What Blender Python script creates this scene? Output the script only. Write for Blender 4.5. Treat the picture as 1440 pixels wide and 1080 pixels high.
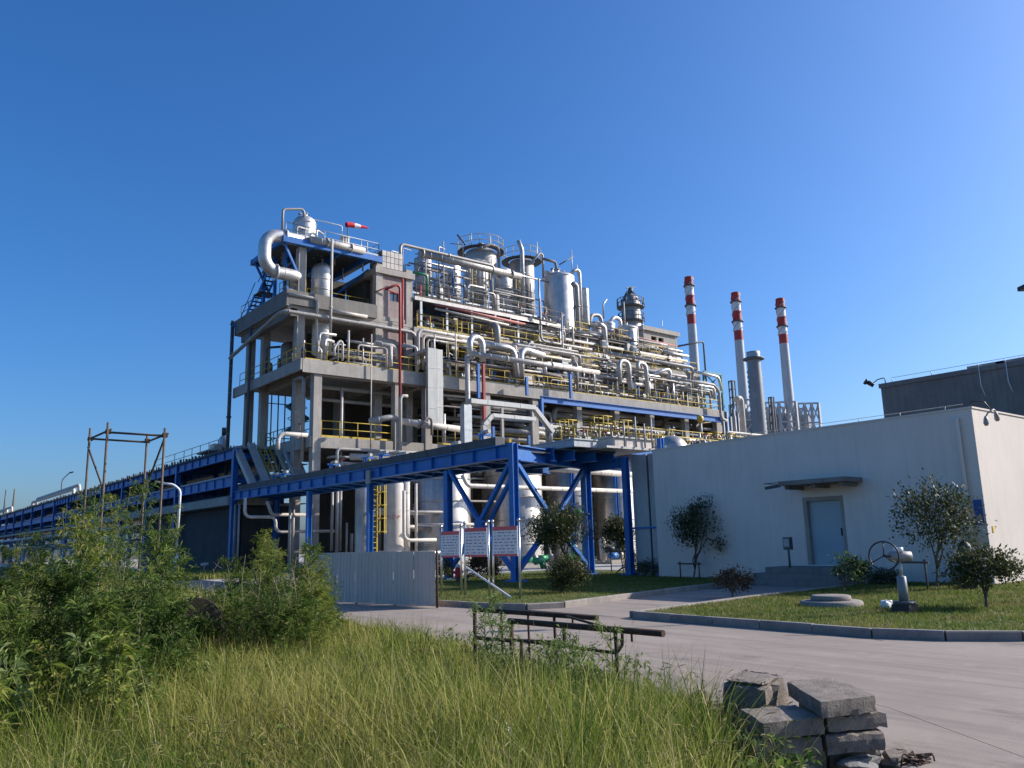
import bpy, math, random
import numpy as np
from mathutils import Vector, Matrix, Quaternion

for o in list(bpy.data.objects):
    bpy.data.objects.remove(o, do_unlink=True)
SC = bpy.context.scene
COL = SC.collection
PI = math.pi
R = math.radians

# ------------------------------------------------------------------ camera
# World axes follow the plant: +X along its sunlit front, +Y along the pipe bridge.
CAM_H = 1.6
F_PX, PITCH, ROLL, HEAD = 1133.88, 0.192166, -0.0251209, 0.6731418
_f0 = np.array([math.sin(HEAD), math.cos(HEAD), 0.0]); _r0 = np.array([math.cos(HEAD), -math.sin(HEAD), 0.0]); _u0 = np.array([0, 0, 1.0])
_F = math.cos(PITCH) * _f0 + math.sin(PITCH) * _u0
_u = -math.sin(PITCH) * _f0 + math.cos(PITCH) * _u0
_R = math.cos(ROLL) * _r0 + math.sin(ROLL) * _u
_U = -math.sin(ROLL) * _r0 + math.cos(ROLL) * _u
cam_data = bpy.data.cameras.new('camera')
cam = bpy.data.objects.new('camera', cam_data)
COL.objects.link(cam)
cam_data.sensor_width = 36.0
cam_data.lens = 36.0 * F_PX / 1440.0
cam_data.clip_start = 0.05
cam_data.clip_end = 6000
cam.matrix_world = Matrix(((_R[0], _U[0], -_F[0], 0), (_R[1], _U[1], -_F[1], 0), (_R[2], _U[2], -_F[2], CAM_H), (0, 0, 0, 1)))
SC.camera = cam

# ------------------------------------------------------------------ light
SUN_EL = R(29.0)
SUN_H = (0.91, -0.415)            # horizontal direction towards the sun
world = bpy.data.worlds.new('World'); SC.world = world; world.use_nodes = True
wn = world.node_tree.nodes; wl = world.node_tree.links
for n in list(wn): wn.remove(n)
sky = wn.new('ShaderNodeTexSky'); sky.sky_type = 'NISHITA'; sky.sun_disc = False
sky.sun_elevation = SUN_EL; sky.sun_rotation = math.atan2(SUN_H[0], SUN_H[1])
sky.altitude = 0; sky.air_density = 1.0; sky.dust_density = 2.0; sky.ozone_density = 8.5
bg = wn.new('ShaderNodeBackground'); bg.inputs['Strength'].default_value = 0.12
wo = wn.new('ShaderNodeOutputWorld')
hs = wn.new('ShaderNodeHueSaturation'); hs.inputs['Hue'].default_value = 0.503; hs.inputs['Saturation'].default_value = 1.14; hs.inputs['Value'].default_value = 1.2
wl.new(sky.outputs['Color'], hs.inputs['Color']); wl.new(hs.outputs['Color'], bg.inputs['Color']); wl.new(bg.outputs['Background'], wo.inputs['Surface'])
sun_data = bpy.data.lights.new('sun', 'SUN'); sun_data.energy = 5.0; sun_data.angle = R(0.53); sun_data.color = (1.0, 0.95, 0.885)
sun = bpy.data.objects.new('sun', sun_data); COL.objects.link(sun)
_n = math.hypot(*SUN_H)
_sd = Vector((-SUN_H[0] / _n * math.cos(SUN_EL), -SUN_H[1] / _n * math.cos(SUN_EL), -math.sin(SUN_EL)))
sun.rotation_euler = _sd.to_track_quat('-Z', 'Y').to_euler(); sun.location = (60, -30, 60)
SC.view_settings.view_transform = 'Standard'; SC.view_settings.look = 'None'
SC.view_settings.exposure = 0.33; SC.view_settings.gamma = 1.0; SC.view_settings.use_curve_mapping = False
SC.cycles.max_bounces = 6; SC.cycles.diffuse_bounces = 3; SC.cycles.glossy_bounces = 3; SC.cycles.transmission_bounces = 3; SC.cycles.transparent_max_bounces = 4

# ------------------------------------------------------------------ measuring: a sight line met with a real plane of the place
def at(px, py, X=None, Y=None, Z=None, D=None):
    d = _F + (px - 720) / F_PX * _R - (py - 540) / F_PX * _U
    if D is not None: t = D
    elif X is not None: t = X / d[0]
    elif Y is not None: t = Y / d[1]
    else: t = (Z - CAM_H) / d[2]
    return Vector((d[0] * t, d[1] * t, CAM_H + d[2] * t))
def line(Y, *pp, snap=0.14):
    """points measured on the vertical plane Y; nearly level and nearly upright legs made true"""
    q = [at(a, b, Y=Y) for a, b in pp]
    for i in range(1, len(q)):
        d = q[i] - q[i - 1]
        if abs(d.z) < snap * abs(d.x): q[i].z = q[i - 1].z
        elif abs(d.x) < snap * abs(d.z): q[i].x = q[i - 1].x
    return q

# ------------------------------------------------------------------ materials
MATS = {}
def _mat(name):
    m = bpy.data.materials.new(name); m.use_nodes = True
    nt = m.node_tree
    for n in list(nt.nodes): nt.nodes.remove(n)
    out = nt.nodes.new('ShaderNodeOutputMaterial')
    MATS[name] = m
    return m, nt, out
def N(nt, kind, **kw):
    n = nt.nodes.new(kind)
    for k, v in kw.items():
        if k in n.inputs: n.inputs[k].default_value = v
        else: setattr(n, k, v)
    return n
def ramp(nt, fac, stops):
    r = nt.nodes.new('ShaderNodeValToRGB'); e = r.color_ramp.elements
    while len(e) < len(stops): e.new(0.5)
    for k, (p, c) in enumerate(stops):
        e[k].position = p; e[k].color = (c[0], c[1], c[2], 1)
    nt.links.new(fac, r.inputs['Fac']); return r.outputs['Color']
def solid(name, col, rough=0.6, metal=0.0, var=0.25, scale=2.0, bump=0.0, bscale=30.0, streak=0.0, spec=0.5, dirt=None, island=0.0, spots=None):
    """painted, metal or mineral surface: colour varied by two noises, optional rain streaks, dirt patches and fine relief"""
    m, nt, out = _mat(name); L = nt.links
    b = N(nt, 'ShaderNodeBsdfPrincipled', Roughness=rough, Metallic=metal)
    b.inputs['Specular IOR Level'].default_value = spec
    tc = N(nt, 'ShaderNodeNewGeometry')
    n1 = N(nt, 'ShaderNodeTexNoise', Scale=scale, Detail=6.0, Roughness=0.65); L.new(tc.outputs['Position'], n1.inputs['Vector'])
    lo = tuple(c * (1 - var) for c in col); hi = tuple(min(1, c * (1 + var * 0.7)) for c in col)
    c = ramp(nt, n1.outputs['Fac'], [(0.3, lo), (0.7, hi)])
    if streak > 0:
        mp = N(nt, 'ShaderNodeMapping'); mp.inputs['Scale'].default_value = (1.6, 1.6, 0.12); L.new(tc.outputs['Position'], mp.inputs['Vector'])
        n2 = N(nt, 'ShaderNodeTexNoise', Scale=3.0, Detail=5.0, Roughness=0.7); L.new(mp.outputs['Vector'], n2.inputs['Vector'])
        f = ramp(nt, n2.outputs['Fac'], [(0.45, (0, 0, 0)), (0.75, (streak,) * 3)])
        mx = N(nt, 'ShaderNodeMix', data_type='RGBA'); L.new(f, mx.inputs['Factor']); L.new(c, mx.inputs['A'])
        mx.inputs['B'].default_value = tuple(x * 0.42 for x in col) + (1,); c = mx.outputs['Result']
    if dirt:
        n3 = N(nt, 'ShaderNodeTexNoise', Scale=scale * 2.7, Detail=8.0, Roughness=0.75); L.new(tc.outputs['Position'], n3.inputs['Vector'])
        f = ramp(nt, n3.outputs['Fac'], [(0.52, (0, 0, 0)), (0.68, (1, 1, 1))])
        mx = N(nt, 'ShaderNodeMix', data_type='RGBA'); L.new(f, mx.inputs['Factor']); L.new(c, mx.inputs['A'])
        mx.inputs['B'].default_value = tuple(dirt) + (1,); c = mx.outputs['Result']
    if spots:
        n5 = N(nt, 'ShaderNodeTexNoise', Scale=spots[1], Detail=9.0, Roughness=0.8); L.new(tc.outputs['Position'], n5.inputs['Vector'])
        f = ramp(nt, n5.outputs['Fac'], [(spots[2], (0, 0, 0)), (spots[2] + 0.05, (0.85,) * 3)])
        mx = N(nt, 'ShaderNodeMix', data_type='RGBA'); L.new(f, mx.inputs['Factor']); L.new(c, mx.inputs['A']); mx.inputs['B'].default_value = tuple(spots[0]) + (1,); c = mx.outputs['Result']
    if island > 0:
        hsv = N(nt, 'ShaderNodeHueSaturation'); mr = N(nt, 'ShaderNodeMapRange'); mr.inputs['To Min'].default_value = 1 - island; mr.inputs['To Max'].default_value = 1 + island
        oi = N(nt, 'ShaderNodeObjectInfo'); L.new(oi.outputs['Random'], mr.inputs['Value']); L.new(mr.outputs['Result'], hsv.inputs['Value']); L.new(c, hsv.inputs['Color']); c = hsv.outputs['Color']
    L.new(c, b.inputs['Base Color'])
    if metal > 0:
        rr = N(nt, 'ShaderNodeMapRange'); rr.inputs['To Min'].default_value = max(0.05, rough - 0.12); rr.inputs['To Max'].default_value = rough + 0.15
        L.new(n1.outputs['Fac'], rr.inputs['Value']); L.new(rr.outputs['Result'], b.inputs['Roughness'])
    if bump > 0:
        n4 = N(nt, 'ShaderNodeTexNoise', Scale=bscale, Detail=5.0, Roughness=0.7); L.new(tc.outputs['Position'], n4.inputs['Vector'])
        bp = N(nt, 'ShaderNodeBump', Strength=bump, Distance=0.02); L.new(n4.outputs['Fac'], bp.inputs['Height']); L.new(bp.outputs['Normal'], b.inputs['Normal'])
    L.new(b.outputs['BSDF'], out.inputs['Surface'])
    return m
def leafmat(name, stops, patch=None, trans=0.35, rough=0.55, pscale=0.6, gloss=0.3):
    """leaf or blade: every leaf its own tint, light passing through"""
    m, nt, out = _mat(name); L = nt.links
    g = N(nt, 'ShaderNodeNewGeometry')
    c = ramp(nt, g.outputs['Random Per Island'], stops)
    if patch:
        n1 = N(nt, 'ShaderNodeTexNoise', Scale=pscale, Detail=3.0); L.new(g.outputs['Position'], n1.inputs['Vector'])
        f = ramp(nt, n1.outputs['Fac'], [(0.42, (0, 0, 0)), (0.62, (0.8,) * 3)])
        mx = N(nt, 'ShaderNodeMix', data_type='RGBA'); L.new(f, mx.inputs['Factor']); L.new(c, mx.inputs['A'])
        c2 = ramp(nt, g.outputs['Random Per Island'], patch); L.new(c2, mx.inputs['B']); c = mx.outputs['Result']
    b = N(nt, 'ShaderNodeBsdfPrincipled', Roughness=rough); L.new(c, b.inputs['Base Color']); b.inputs['Specular IOR Level'].default_value = gloss
    t = N(nt, 'ShaderNodeBsdfTranslucent'); L.new(c, t.inputs['Color'])
    ms = N(nt, 'ShaderNodeMixShader'); ms.inputs[0].default_value = trans
    L.new(b.outputs['BSDF'], ms.inputs[1]); L.new(t.outputs['BSDF'], ms.inputs[2]); L.new(ms.outputs[0], out.inputs['Surface'])
    return m

solid('soil', (0.09, 0.075, 0.05), 0.95, var=0.4, scale=1.5, bump=0.5)
def road_mat():
    m, nt, out = _mat('road'); L = nt.links; b = N(nt, 'ShaderNodeBsdfPrincipled', Roughness=0.9); g = N(nt, 'ShaderNodeNewGeometry'); b.inputs['Specular IOR Level'].default_value = 0.25
    def noise(scale, sx=1, sy=1, rz=0.0, det=6.0):
        mp = N(nt, 'ShaderNodeMapping'); mp.inputs['Scale'].default_value = (sx, sy, 1); mp.inputs['Rotation'].default_value = (0, 0, rz); L.new(g.outputs['Position'], mp.inputs['Vector'])
        n = N(nt, 'ShaderNodeTexNoise', Scale=scale, Detail=det, Roughness=0.68); L.new(mp.outputs['Vector'], n.inputs['Vector']); return n.outputs['Fac']
    c = ramp(nt, noise(0.35), [(0.3, (0.268, 0.217, 0.176)), (0.7, (0.355, 0.29, 0.237))])
    def mix(c, fac, col, stops):
        f = ramp(nt, fac, stops); mx = N(nt, 'ShaderNodeMix', data_type='RGBA'); L.new(f, mx.inputs['Factor']); L.new(c, mx.inputs['A']); mx.inputs['B'].default_value = col + (1,); return mx.outputs['Result']
    c = mix(c, noise(1.0, 2.4, 0.16, 0.12), (0.235, 0.195, 0.163), [(0.46, (0, 0, 0)), (0.62, (.85, .85, .85))])      # tyre-worn bands
    c = mix(c, noise(2.2, det=9.0), (0.40, 0.34, 0.28), [(0.55, (0, 0, 0)), (0.72, (.55, .55, .55))])               # dry silt
    c = mix(c, noise(0.9, 1.3, 0.8, 0.5, 9.0), (0.16, 0.135, 0.115), [(0.60, (0, 0, 0)), (0.70, (.8, .8, .8))])     # stains
    c = mix(c, noise(38.0), (0.18, 0.15, 0.125), [(0.6, (0, 0, 0)), (0.75, (.5, .5, .5))])                             # grit
    L.new(c, b.inputs['Base Color']); bp = N(nt, 'ShaderNodeBump', Strength=0.3, Distance=0.02); L.new(noise(55.0), bp.inputs['Height']); L.new(bp.outputs['Normal'], b.inputs['Normal']); L.new(b.outputs['BSDF'], out.inputs['Surface'])
road_mat()
solid('road_base', (0.06, 0.055, 0.05), 0.95)
solid('yard', (0.40, 0.37, 0.34), 0.9, var=0.2, scale=0.5, dirt=(0.28, 0.26, 0.24))
solid('turf', (0.08, 0.10, 0.025), 0.95, var=0.4, scale=3.0, bump=0.6)
solid('kerb', (0.28, 0.24, 0.205), 0.9, var=0.25, scale=3.0, bump=0.3, dirt=(0.19, 0.175, 0.16), island=0.12)
solid('white_wall', (0.745, 0.64, 0.545), 0.85, var=0.07, scale=0.5, bump=0.08, bscale=40, streak=0.16)
solid('grey_render', (0.22, 0.20, 0.175), 0.9, var=0.22, scale=0.7, bump=0.2, streak=0.5)
solid('concrete', (0.43, 0.385, 0.33), 0.9, var=0.2, scale=0.9, bump=0.2, streak=0.45, dirt=(0.32, 0.285, 0.24), island=0.08, spots=((0.20, 0.175, 0.15), 0.9, 0.64))
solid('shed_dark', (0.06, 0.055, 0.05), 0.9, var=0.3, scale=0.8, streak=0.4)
solid('shade_wall', (0.10, 0.09, 0.075), 0.95, var=0.3, scale=0.6, streak=0.4)  # dark tone stands for the shade inside the open storeys
solid('brick_wall', (0.36, 0.275, 0.245), 0.9, var=0.2, scale=3.0, streak=0.4)
solid('slab', (0.235, 0.19, 0.15), 0.95, var=0.35, scale=7.0, bump=0.7, bscale=45, dirt=(0.15, 0.12, 0.095), island=0.12)
solid('slab_pale', (0.25, 0.235, 0.215), 0.95, var=0.35, scale=9.0, bump=0.8, bscale=40)
solid('aluminium', (0.60, 0.575, 0.54), 0.46, metal=0.65, var=0.25, scale=1.6, streak=0.25, island=0.10)
solid('aluminium_dull', (0.43, 0.40, 0.365), 0.52, metal=0.45, var=0.25, scale=1.2, streak=0.5, island=0.12)
solid('steel_brushed', (0.47, 0.44, 0.405), 0.44, metal=0.7, var=0.35, scale=0.8, streak=0.55)
solid('pipe_white', (0.55, 0.495, 0.43), 0.55, var=0.2, scale=2.0, streak=0.45, island=0.14, spots=((0.26, 0.21, 0.17), 2.2, 0.63))
solid('pipe_grey', (0.38, 0.35, 0.315), 0.55, metal=0.2, var=0.18, scale=2.0, streak=0.35, island=0.14)
solid('pipe_brown', (0.24, 0.20, 0.175), 0.65, var=0.25, scale=2.5, streak=0.4)
solid('galvanised', (0.42, 0.43, 0.43), 0.5, metal=0.5, var=0.15, scale=3.0, streak=0.3, island=0.1)
solid('tray', (0.46, 0.45, 0.42), 0.55, metal=0.25, var=0.12, scale=2.0, streak=0.35, island=0.1)
solid('tray_dark', (0.10, 0.10, 0.10), 0.7, metal=0.2, var=0.3, scale=3.0)
solid('blue_paint', (0.014, 0.145, 0.46), 0.5, var=0.22, scale=1.5, streak=0.45, dirt=(0.05, 0.16, 0.36), spots=((0.16, 0.075, 0.04), 2.6, 0.66))
solid('yellow_paint', (0.58, 0.41, 0.04), 0.55, var=0.25, scale=3.0, streak=0.4, spots=((0.25, 0.15, 0.07), 3.0, 0.6))
solid('red_paint', (0.36, 0.035, 0.03), 0.5, var=0.2, scale=3.0, streak=0.3)
solid('pink_red', (0.42, 0.14, 0.12), 0.6, var=0.2, scale=3.0)
solid('chimney_red', (0.42, 0.045, 0.035), 0.6, var=0.15, scale=0.6, streak=0.3)
solid('chimney_grey', (0.50, 0.51, 0.51), 0.6, var=0.08, scale=0.6, streak=0.3)
solid('chimney_white', (0.72, 0.72, 0.72), 0.6, var=0.08, scale=0.6, streak=0.3)
solid('stack_grey', (0.24, 0.245, 0.25), 0.55, metal=0.3, var=0.2, scale=0.5, streak=0.5)
solid('teal_paint', (0.03, 0.22, 0.26), 0.5, var=0.2)
solid('green_paint', (0.015, 0.22, 0.085), 0.4, var=0.15, scale=2.0)
solid('black_metal', (0.03, 0.03, 0.033), 0.5, var=0.2)
solid('dark_pipe', (0.10, 0.105, 0.11), 0.6, metal=0.2, var=0.25)
solid('faded_red', (0.50, 0.16, 0.15), 0.7, var=0.3, scale=9.0)
solid('rust', (0.075, 0.04, 0.025), 0.9, var=0.45, scale=9.0, bump=0.5, bscale=80, dirt=(0.035, 0.022, 0.018))
solid('scaffold_rust', (0.11, 0.085, 0.06), 0.8, var=0.4, scale=4.0, dirt=(0.14, 0.06, 0.04))
solid('fence_sheet', (0.58, 0.49, 0.415), 0.5, metal=0.1, var=0.06, scale=1.0, streak=0.25)
solid('door_paint', (0.33, 0.40, 0.43), 0.5, var=0.06, scale=1.0)
solid('door_frame', (0.33, 0.29, 0.25), 0.7, var=0.2, scale=2.0)
solid('board_white', (0.62, 0.64, 0.66), 0.35, var=0.05)
solid('board_red', (0.50, 0.07, 0.09), 0.4, var=0.1)
solid('ink', (0.09, 0.12, 0.22), 0.5, var=0.3, scale=8)
solid('stainless', (0.60, 0.60, 0.60), 0.28, metal=0.9, var=0.1)
solid('plaque_blue', (0.03, 0.09, 0.30), 0.4, var=0.1)
solid('plaque_yellow', (0.72, 0.48, 0.06), 0.5, var=0.15)
solid('plastic_white', (0.75, 0.75, 0.74), 0.4, var=0.06)
solid('bark', (0.12, 0.10, 0.075), 0.9, var=0.4, scale=8, bump=0.5)
solid('dead_stalk', (0.34, 0.27, 0.17), 0.9, var=0.3, scale=8)
solid('stem', (0.10, 0.12, 0.035), 0.8, var=0.3, scale=8)
solid('lattice_grey', (0.46, 0.455, 0.44), 0.6, metal=0.2, var=0.2, scale=0.4)
solid('sock_red', (0.62, 0.02, 0.04), 0.8, var=0.1)
solid('sock_white', (0.75, 0.70, 0.72), 0.8, var=0.05)
solid('rag_white', (0.70, 0.72, 0.74), 0.4, var=0.15, scale=12, bump=0.6)
m, nt, out = _mat('glass'); b = N(nt, 'ShaderNodeBsdfPrincipled', Roughness=0.08); b.inputs['Base Color'].default_value = (0.10, 0.14, 0.19, 1); b.inputs['Specular IOR Level'].default_value = 0.8; nt.links.new(b.outputs['BSDF'], out.inputs['Surface'])
leafmat('grass_leaf', [(0.0, (0.028, 0.062, 0.010)), (0.35, (0.10, 0.175, 0.020)), (0.68, (0.25, 0.30, 0.045)), (0.9, (0.50, 0.44, 0.12)), (1.0, (0.66, 0.54, 0.25))],
        patch=[(0.0, (0.09, 0.10, 0.018)), (0.4, (0.33, 0.325, 0.058)), (0.8, (0.56, 0.48, 0.15)), (1.0, (0.64, 0.55, 0.27))], trans=0.5, pscale=0.55, gloss=0.15)
leafmat('seed_head', [(0.0, (0.20, 0.20, 0.07)), (0.5, (0.30, 0.27, 0.10)), (1.0, (0.42, 0.34, 0.16))], trans=0.4, gloss=0.1)
leafmat('weed_leaf', [(0.0, (0.035, 0.075, 0.012)), (0.4, (0.08, 0.145, 0.022)), (0.8, (0.16, 0.23, 0.042)), (0.96, (0.31, 0.34, 0.10)), (1.0, (0.42, 0.34, 0.14))], trans=0.45, gloss=0.2,
        patch=[(0.0, (0.09, 0.14, 0.02)), (0.5, (0.16, 0.22, 0.04)), (1.0, (0.30, 0.33, 0.09))], pscale=1.1)
leafmat('dark_weed', [(0.0, (0.024, 0.052, 0.010)), (0.5, (0.055, 0.105, 0.018)), (0.93, (0.15, 0.215, 0.042)), (1.0, (0.30, 0.26, 0.10))], trans=0.4, gloss=0.15)
leafmat('yellow_weed', [(0.0, (0.11, 0.16, 0.02)), (0.5, (0.22, 0.27, 0.045)), (0.9, (0.36, 0.36, 0.09)), (1.0, (0.48, 0.36, 0.14))], trans=0.45, gloss=0.15)
leafmat('pale_leaf', [(0.0, (0.10, 0.16, 0.03)), (0.5, (0.20, 0.27, 0.07)), (1.0, (0.36, 0.40, 0.17))], trans=0.45, gloss=0.1)
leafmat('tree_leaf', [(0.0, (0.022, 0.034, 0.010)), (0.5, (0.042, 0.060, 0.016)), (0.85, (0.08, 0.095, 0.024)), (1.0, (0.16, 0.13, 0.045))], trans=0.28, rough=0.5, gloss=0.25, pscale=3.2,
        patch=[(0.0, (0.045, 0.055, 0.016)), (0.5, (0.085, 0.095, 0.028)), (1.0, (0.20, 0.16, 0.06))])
leafmat('red_leaf', [(0.0, (0.05, 0.04, 0.015)), (0.4, (0.09, 0.05, 0.022)), (0.8, (0.17, 0.075, 0.03)), (1.0, (0.07, 0.09, 0.025))], trans=0.28, rough=0.55, gloss=0.2)
leafmat('lawn_leaf', [(0.0, (0.075, 0.12, 0.018)), (0.5, (0.12, 0.175, 0.028)), (0.9, (0.20, 0.225, 0.045)), (1.0, (0.32, 0.27, 0.10))], trans=0.4, gloss=0.15,
        patch=[(0.0, (0.14, 0.145, 0.03)), (0.5, (0.23, 0.215, 0.06)), (1.0, (0.38, 0.31, 0.13))], pscale=0.9)

# ------------------------------------------------------------------ mesh building
class MB:
    def __init__(s): s.v = []; s.f = []; s.sm = []
    def add(s, vs, fs, smooth=False):
        o = len(s.v); s.v.extend([tuple(p) for p in vs]); s.f.extend([tuple(i + o for i in f) for f in fs])
        if isinstance(smooth, (list, tuple)): s.sm.extend(smooth)
        else: s.sm.extend([smooth] * len(fs))
        return s
    def box(s, x0, x1, y0, y1, z0, z1):
        v = [(x, y, z) for z in (z0, z1) for (x, y) in ((x0, y0), (x1, y0), (x1, y1), (x0, y1))]
        return s.add(v, [(3, 2, 1, 0), (4, 5, 6, 7), (0, 1, 5, 4), (1, 2, 6, 5), (2, 3, 7, 6), (3, 0, 4, 7)])
    def bar(s, p, q, w, h, up=(0, 0, 1)):
        """box from p to q, w across, h along 'up'"""
        p = Vector(p); q = Vector(q); d = (q - p).normalized(); u = Vector(up)
        sd = d.cross(u)
        if sd.length < 1e-4: u = Vector((0, 1, 0)); sd = d.cross(u)
        sd.normalize(); u = sd.cross(d).normalized()
        v = [e + sd * a * w / 2 + u * b_ * h / 2 for e in (p, q) for (a, b_) in ((-1, -1), (1, -1), (1, 1), (-1, 1))]
        return s.add(v, [(3, 2, 1, 0), (4, 5, 6, 7), (0, 1, 5, 4), (1, 2, 6, 5), (2, 3, 7, 6), (3, 0, 4, 7)])
    def ibeam(s, p, q, w, h, t=0.03, up=(0, 0, 1)):
        p = Vector(p); q = Vector(q); d = (q - p).normalized(); u = Vector(up); sd = d.cross(u)
        if sd.length < 1e-4: u = Vector((0, 1, 0)); sd = d.cross(u)
        sd.normalize(); u = sd.cross(d).normalized()
        prof = [(-w/2, -h/2), (w/2, -h/2), (w/2, -h/2+t), (t/2, -h/2+t), (t/2, h/2-t), (w/2, h/2-t), (w/2, h/2), (-w/2, h/2), (-w/2, h/2-t), (-t/2, h/2-t), (-t/2, -h/2+t), (-w/2, -h/2+t)]
        n = 12; v = [e + sd * a + u * b_ for e in (p, q) for (a, b_) in prof]
        fs = [(i, (i + 1) % n, (i + 1) % n + n, i + n) for i in range(n)] + [tuple(range(n - 1, -1, -1)), tuple(range(n, 2 * n))]
        return s.add(v, fs)
    def prism(s, poly, z0, z1):
        n = len(poly); v = [(x, y, z0) for x, y in poly] + [(x, y, z1) for x, y in poly]
        return s.add(v, [tuple(range(n - 1, -1, -1)), tuple(range(n, 2 * n))] + [(i, (i + 1) % n, (i + 1) % n + n, i + n) for i in range(n)])
    def cyl(s, p, q, r0, r1=None, n=12, caps=True):
        return s.rings([p, q], [r0, r0 if r1 is None else r1], n, caps)
    def rings(s, pts, rad, n=12, caps=True):
        pts = [Vector(p) for p in pts]; m = len(pts)
        t0 = (pts[1] - pts[0]).normalized(); a = Vector((0, 0, 1)) if abs(t0.z) < 0.9 else Vector((1, 0, 0))
        u = t0.cross(a).normalized(); v = []
        pt = t0
        for i in range(m):
            t = (pts[min(i + 1, m - 1)] - pts[max(i - 1, 0)]).normalized()
            ax = pt.cross(t)
            if ax.length > 1e-6: u = Quaternion(ax.normalized(), pt.angle(t)) @ u
            u = (u - t * u.dot(t)).normalized(); w = t.cross(u); pt = t
            for k in range(n):
                a_ = 2 * PI * k / n; v.append(pts[i] + (u * math.cos(a_) + w * math.sin(a_)) * rad[i])
        fs = [(i * n + k, i * n + (k + 1) % n, (i + 1) * n + (k + 1) % n, (i + 1) * n + k) for i in range(m - 1) for k in range(n)]
        sm = [True] * len(fs)
        if caps: fs += [tuple(range(n - 1, -1, -1)), tuple(range((m - 1) * n, m * n))]; sm += [False, False]
        return s.add(v, fs, sm)
    def tube(s, pts, r, n=10, bend=None, caps=True):
        pts = [Vector(p) for p in pts]; path = [pts[0]]; bend = bend or r * 3
        for i in range(1, len(pts) - 1):
            a, b_, c = pts[i - 1], pts[i], pts[i + 1]; d1 = (a - b_); d2 = (c - b_); l1, l2 = d1.length, d2.length
            if l1 < 1e-5 or l2 < 1e-5: continue
            d1 /= l1; d2 /= l2; ang = d1.angle(d2)
            if ang > PI - 0.03: path.append(b_); continue
            tl = min(bend / math.tan(ang / 2), l1 * 0.49, l2 * 0.49); e1 = b_ + d1 * tl; e2 = b_ + d2 * tl
            rb = tl * math.tan(ang / 2); cen = b_ + (d1 + d2).normalized() * (rb / math.sin(ang / 2)); k = 5 if r > 0.12 else 3
            v1 = e1 - cen; v2 = e2 - cen; th = v1.angle(v2); ax = v1.cross(v2).normalized()
            for j in range(k + 1): path.append(cen + Quaternion(ax, th * j / k) @ v1)
        path.append(pts[-1])
        cl = [path[0]]
        for p in path[1:]:
            if (p - cl[-1]).length > 1e-4: cl.append(p)
        return s.rings(cl, [r] * len(cl), n, caps)
    def lathe(s, prof, c, n=24, caps=False, axis='Z'):
        """prof: (radius, height) pairs"""
        v = []; cx, cy, cz = c
        for r, h in prof:
            for k in range(n):
                a = 2 * PI * k / n; x, y = r * math.cos(a), r * math.sin(a)
                v.append((cx + x, cy + y, cz + h) if axis == 'Z' else ((cx + h, cy + x, cz + y) if axis == 'X' else (cx + x, cy + h, cz + y)))
        fs = [(i * n + k, i * n + (k + 1) % n, (i + 1) * n + (k + 1) % n, (i + 1) * n + k) for i in range(len(prof) - 1) for k in range(n)]
        sm = [abs(prof[i][1] - prof[i + 1][1]) > 1e-6 or True for i in range(len(prof) - 1) for k in range(n)]
        if caps: fs += [tuple(range(n - 1, -1, -1)), tuple(range((len(prof) - 1) * n, len(prof) * n))]; sm += [False, False]
        return s.add(v, fs, sm)
    def build(s, name, mat, parent=None, origin=None):
        v = np.array(s.v, dtype=float)
        if origin is None:
            origin = Vector(parent.location) if parent else Vector(((v[:, 0].min() + v[:, 0].max()) / 2, (v[:, 1].min() + v[:, 1].max()) / 2, v[:, 2].min()))
            if parent and parent.parent: origin = origin + Vector(parent.parent.location)
        o3 = np.array(tuple(origin))
        me = bpy.data.meshes.new(name); me.from_pydata((v - o3).tolist(), [], s.f)
        me.polygons.foreach_set('use_smooth', s.sm)
        me.materials.append(MATS[mat] if isinstance(mat, str) else mat)
        ob = bpy.data.objects.new(name, me); COL.objects.link(ob)
        if parent: ob.parent = parent
        else: ob.location = origin
        return ob
def tag(o, label, cat, group=None):
    o['label'] = label; o['category'] = cat
    if group: o['group'] = group
    return o
def thing(name, label, cat, loc, group=None):
    o = bpy.data.objects.new(name, None); COL.objects.link(o); o.location = loc; o.empty_display_size = 0.3
    return tag(o, label, cat, group)
def structure(o): o['kind'] = 'structure'; return o
def stuff(o): o['kind'] = 'stuff'; return o
def raw(name, verts, faces, mat, parent=None, smooth=False, tri=None):
    """large mesh straight from arrays (world coordinates)"""
    me = bpy.data.meshes.new(name)
    nv = len(verts); me.vertices.add(nv); me.vertices.foreach_set('co', np.asarray(verts, dtype=np.float32).ravel())
    faces = np.asarray(faces, dtype=np.int32); k = faces.shape[1]
    me.loops.add(faces.size); me.loops.foreach_set('vertex_index', faces.ravel())
    me.polygons.add(len(faces)); me.polygons.foreach_set('loop_start', np.arange(0, faces.size, k, dtype=np.int32))
    try: me.polygons.foreach_set('loop_total', np.full(len(faces), k, dtype=np.int32))
    except Exception: pass
    me.polygons.foreach_set('use_smooth', np.full(len(faces), smooth))
    me.update(calc_edges=True); me.validate()
    me.materials.append(MATS[mat]); ob = bpy.data.objects.new(name, me); COL.objects.link(ob)
    if parent: ob.parent = parent; ob.matrix_parent_inverse = Matrix.Translation(-Vector(parent.location))
    return ob
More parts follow.
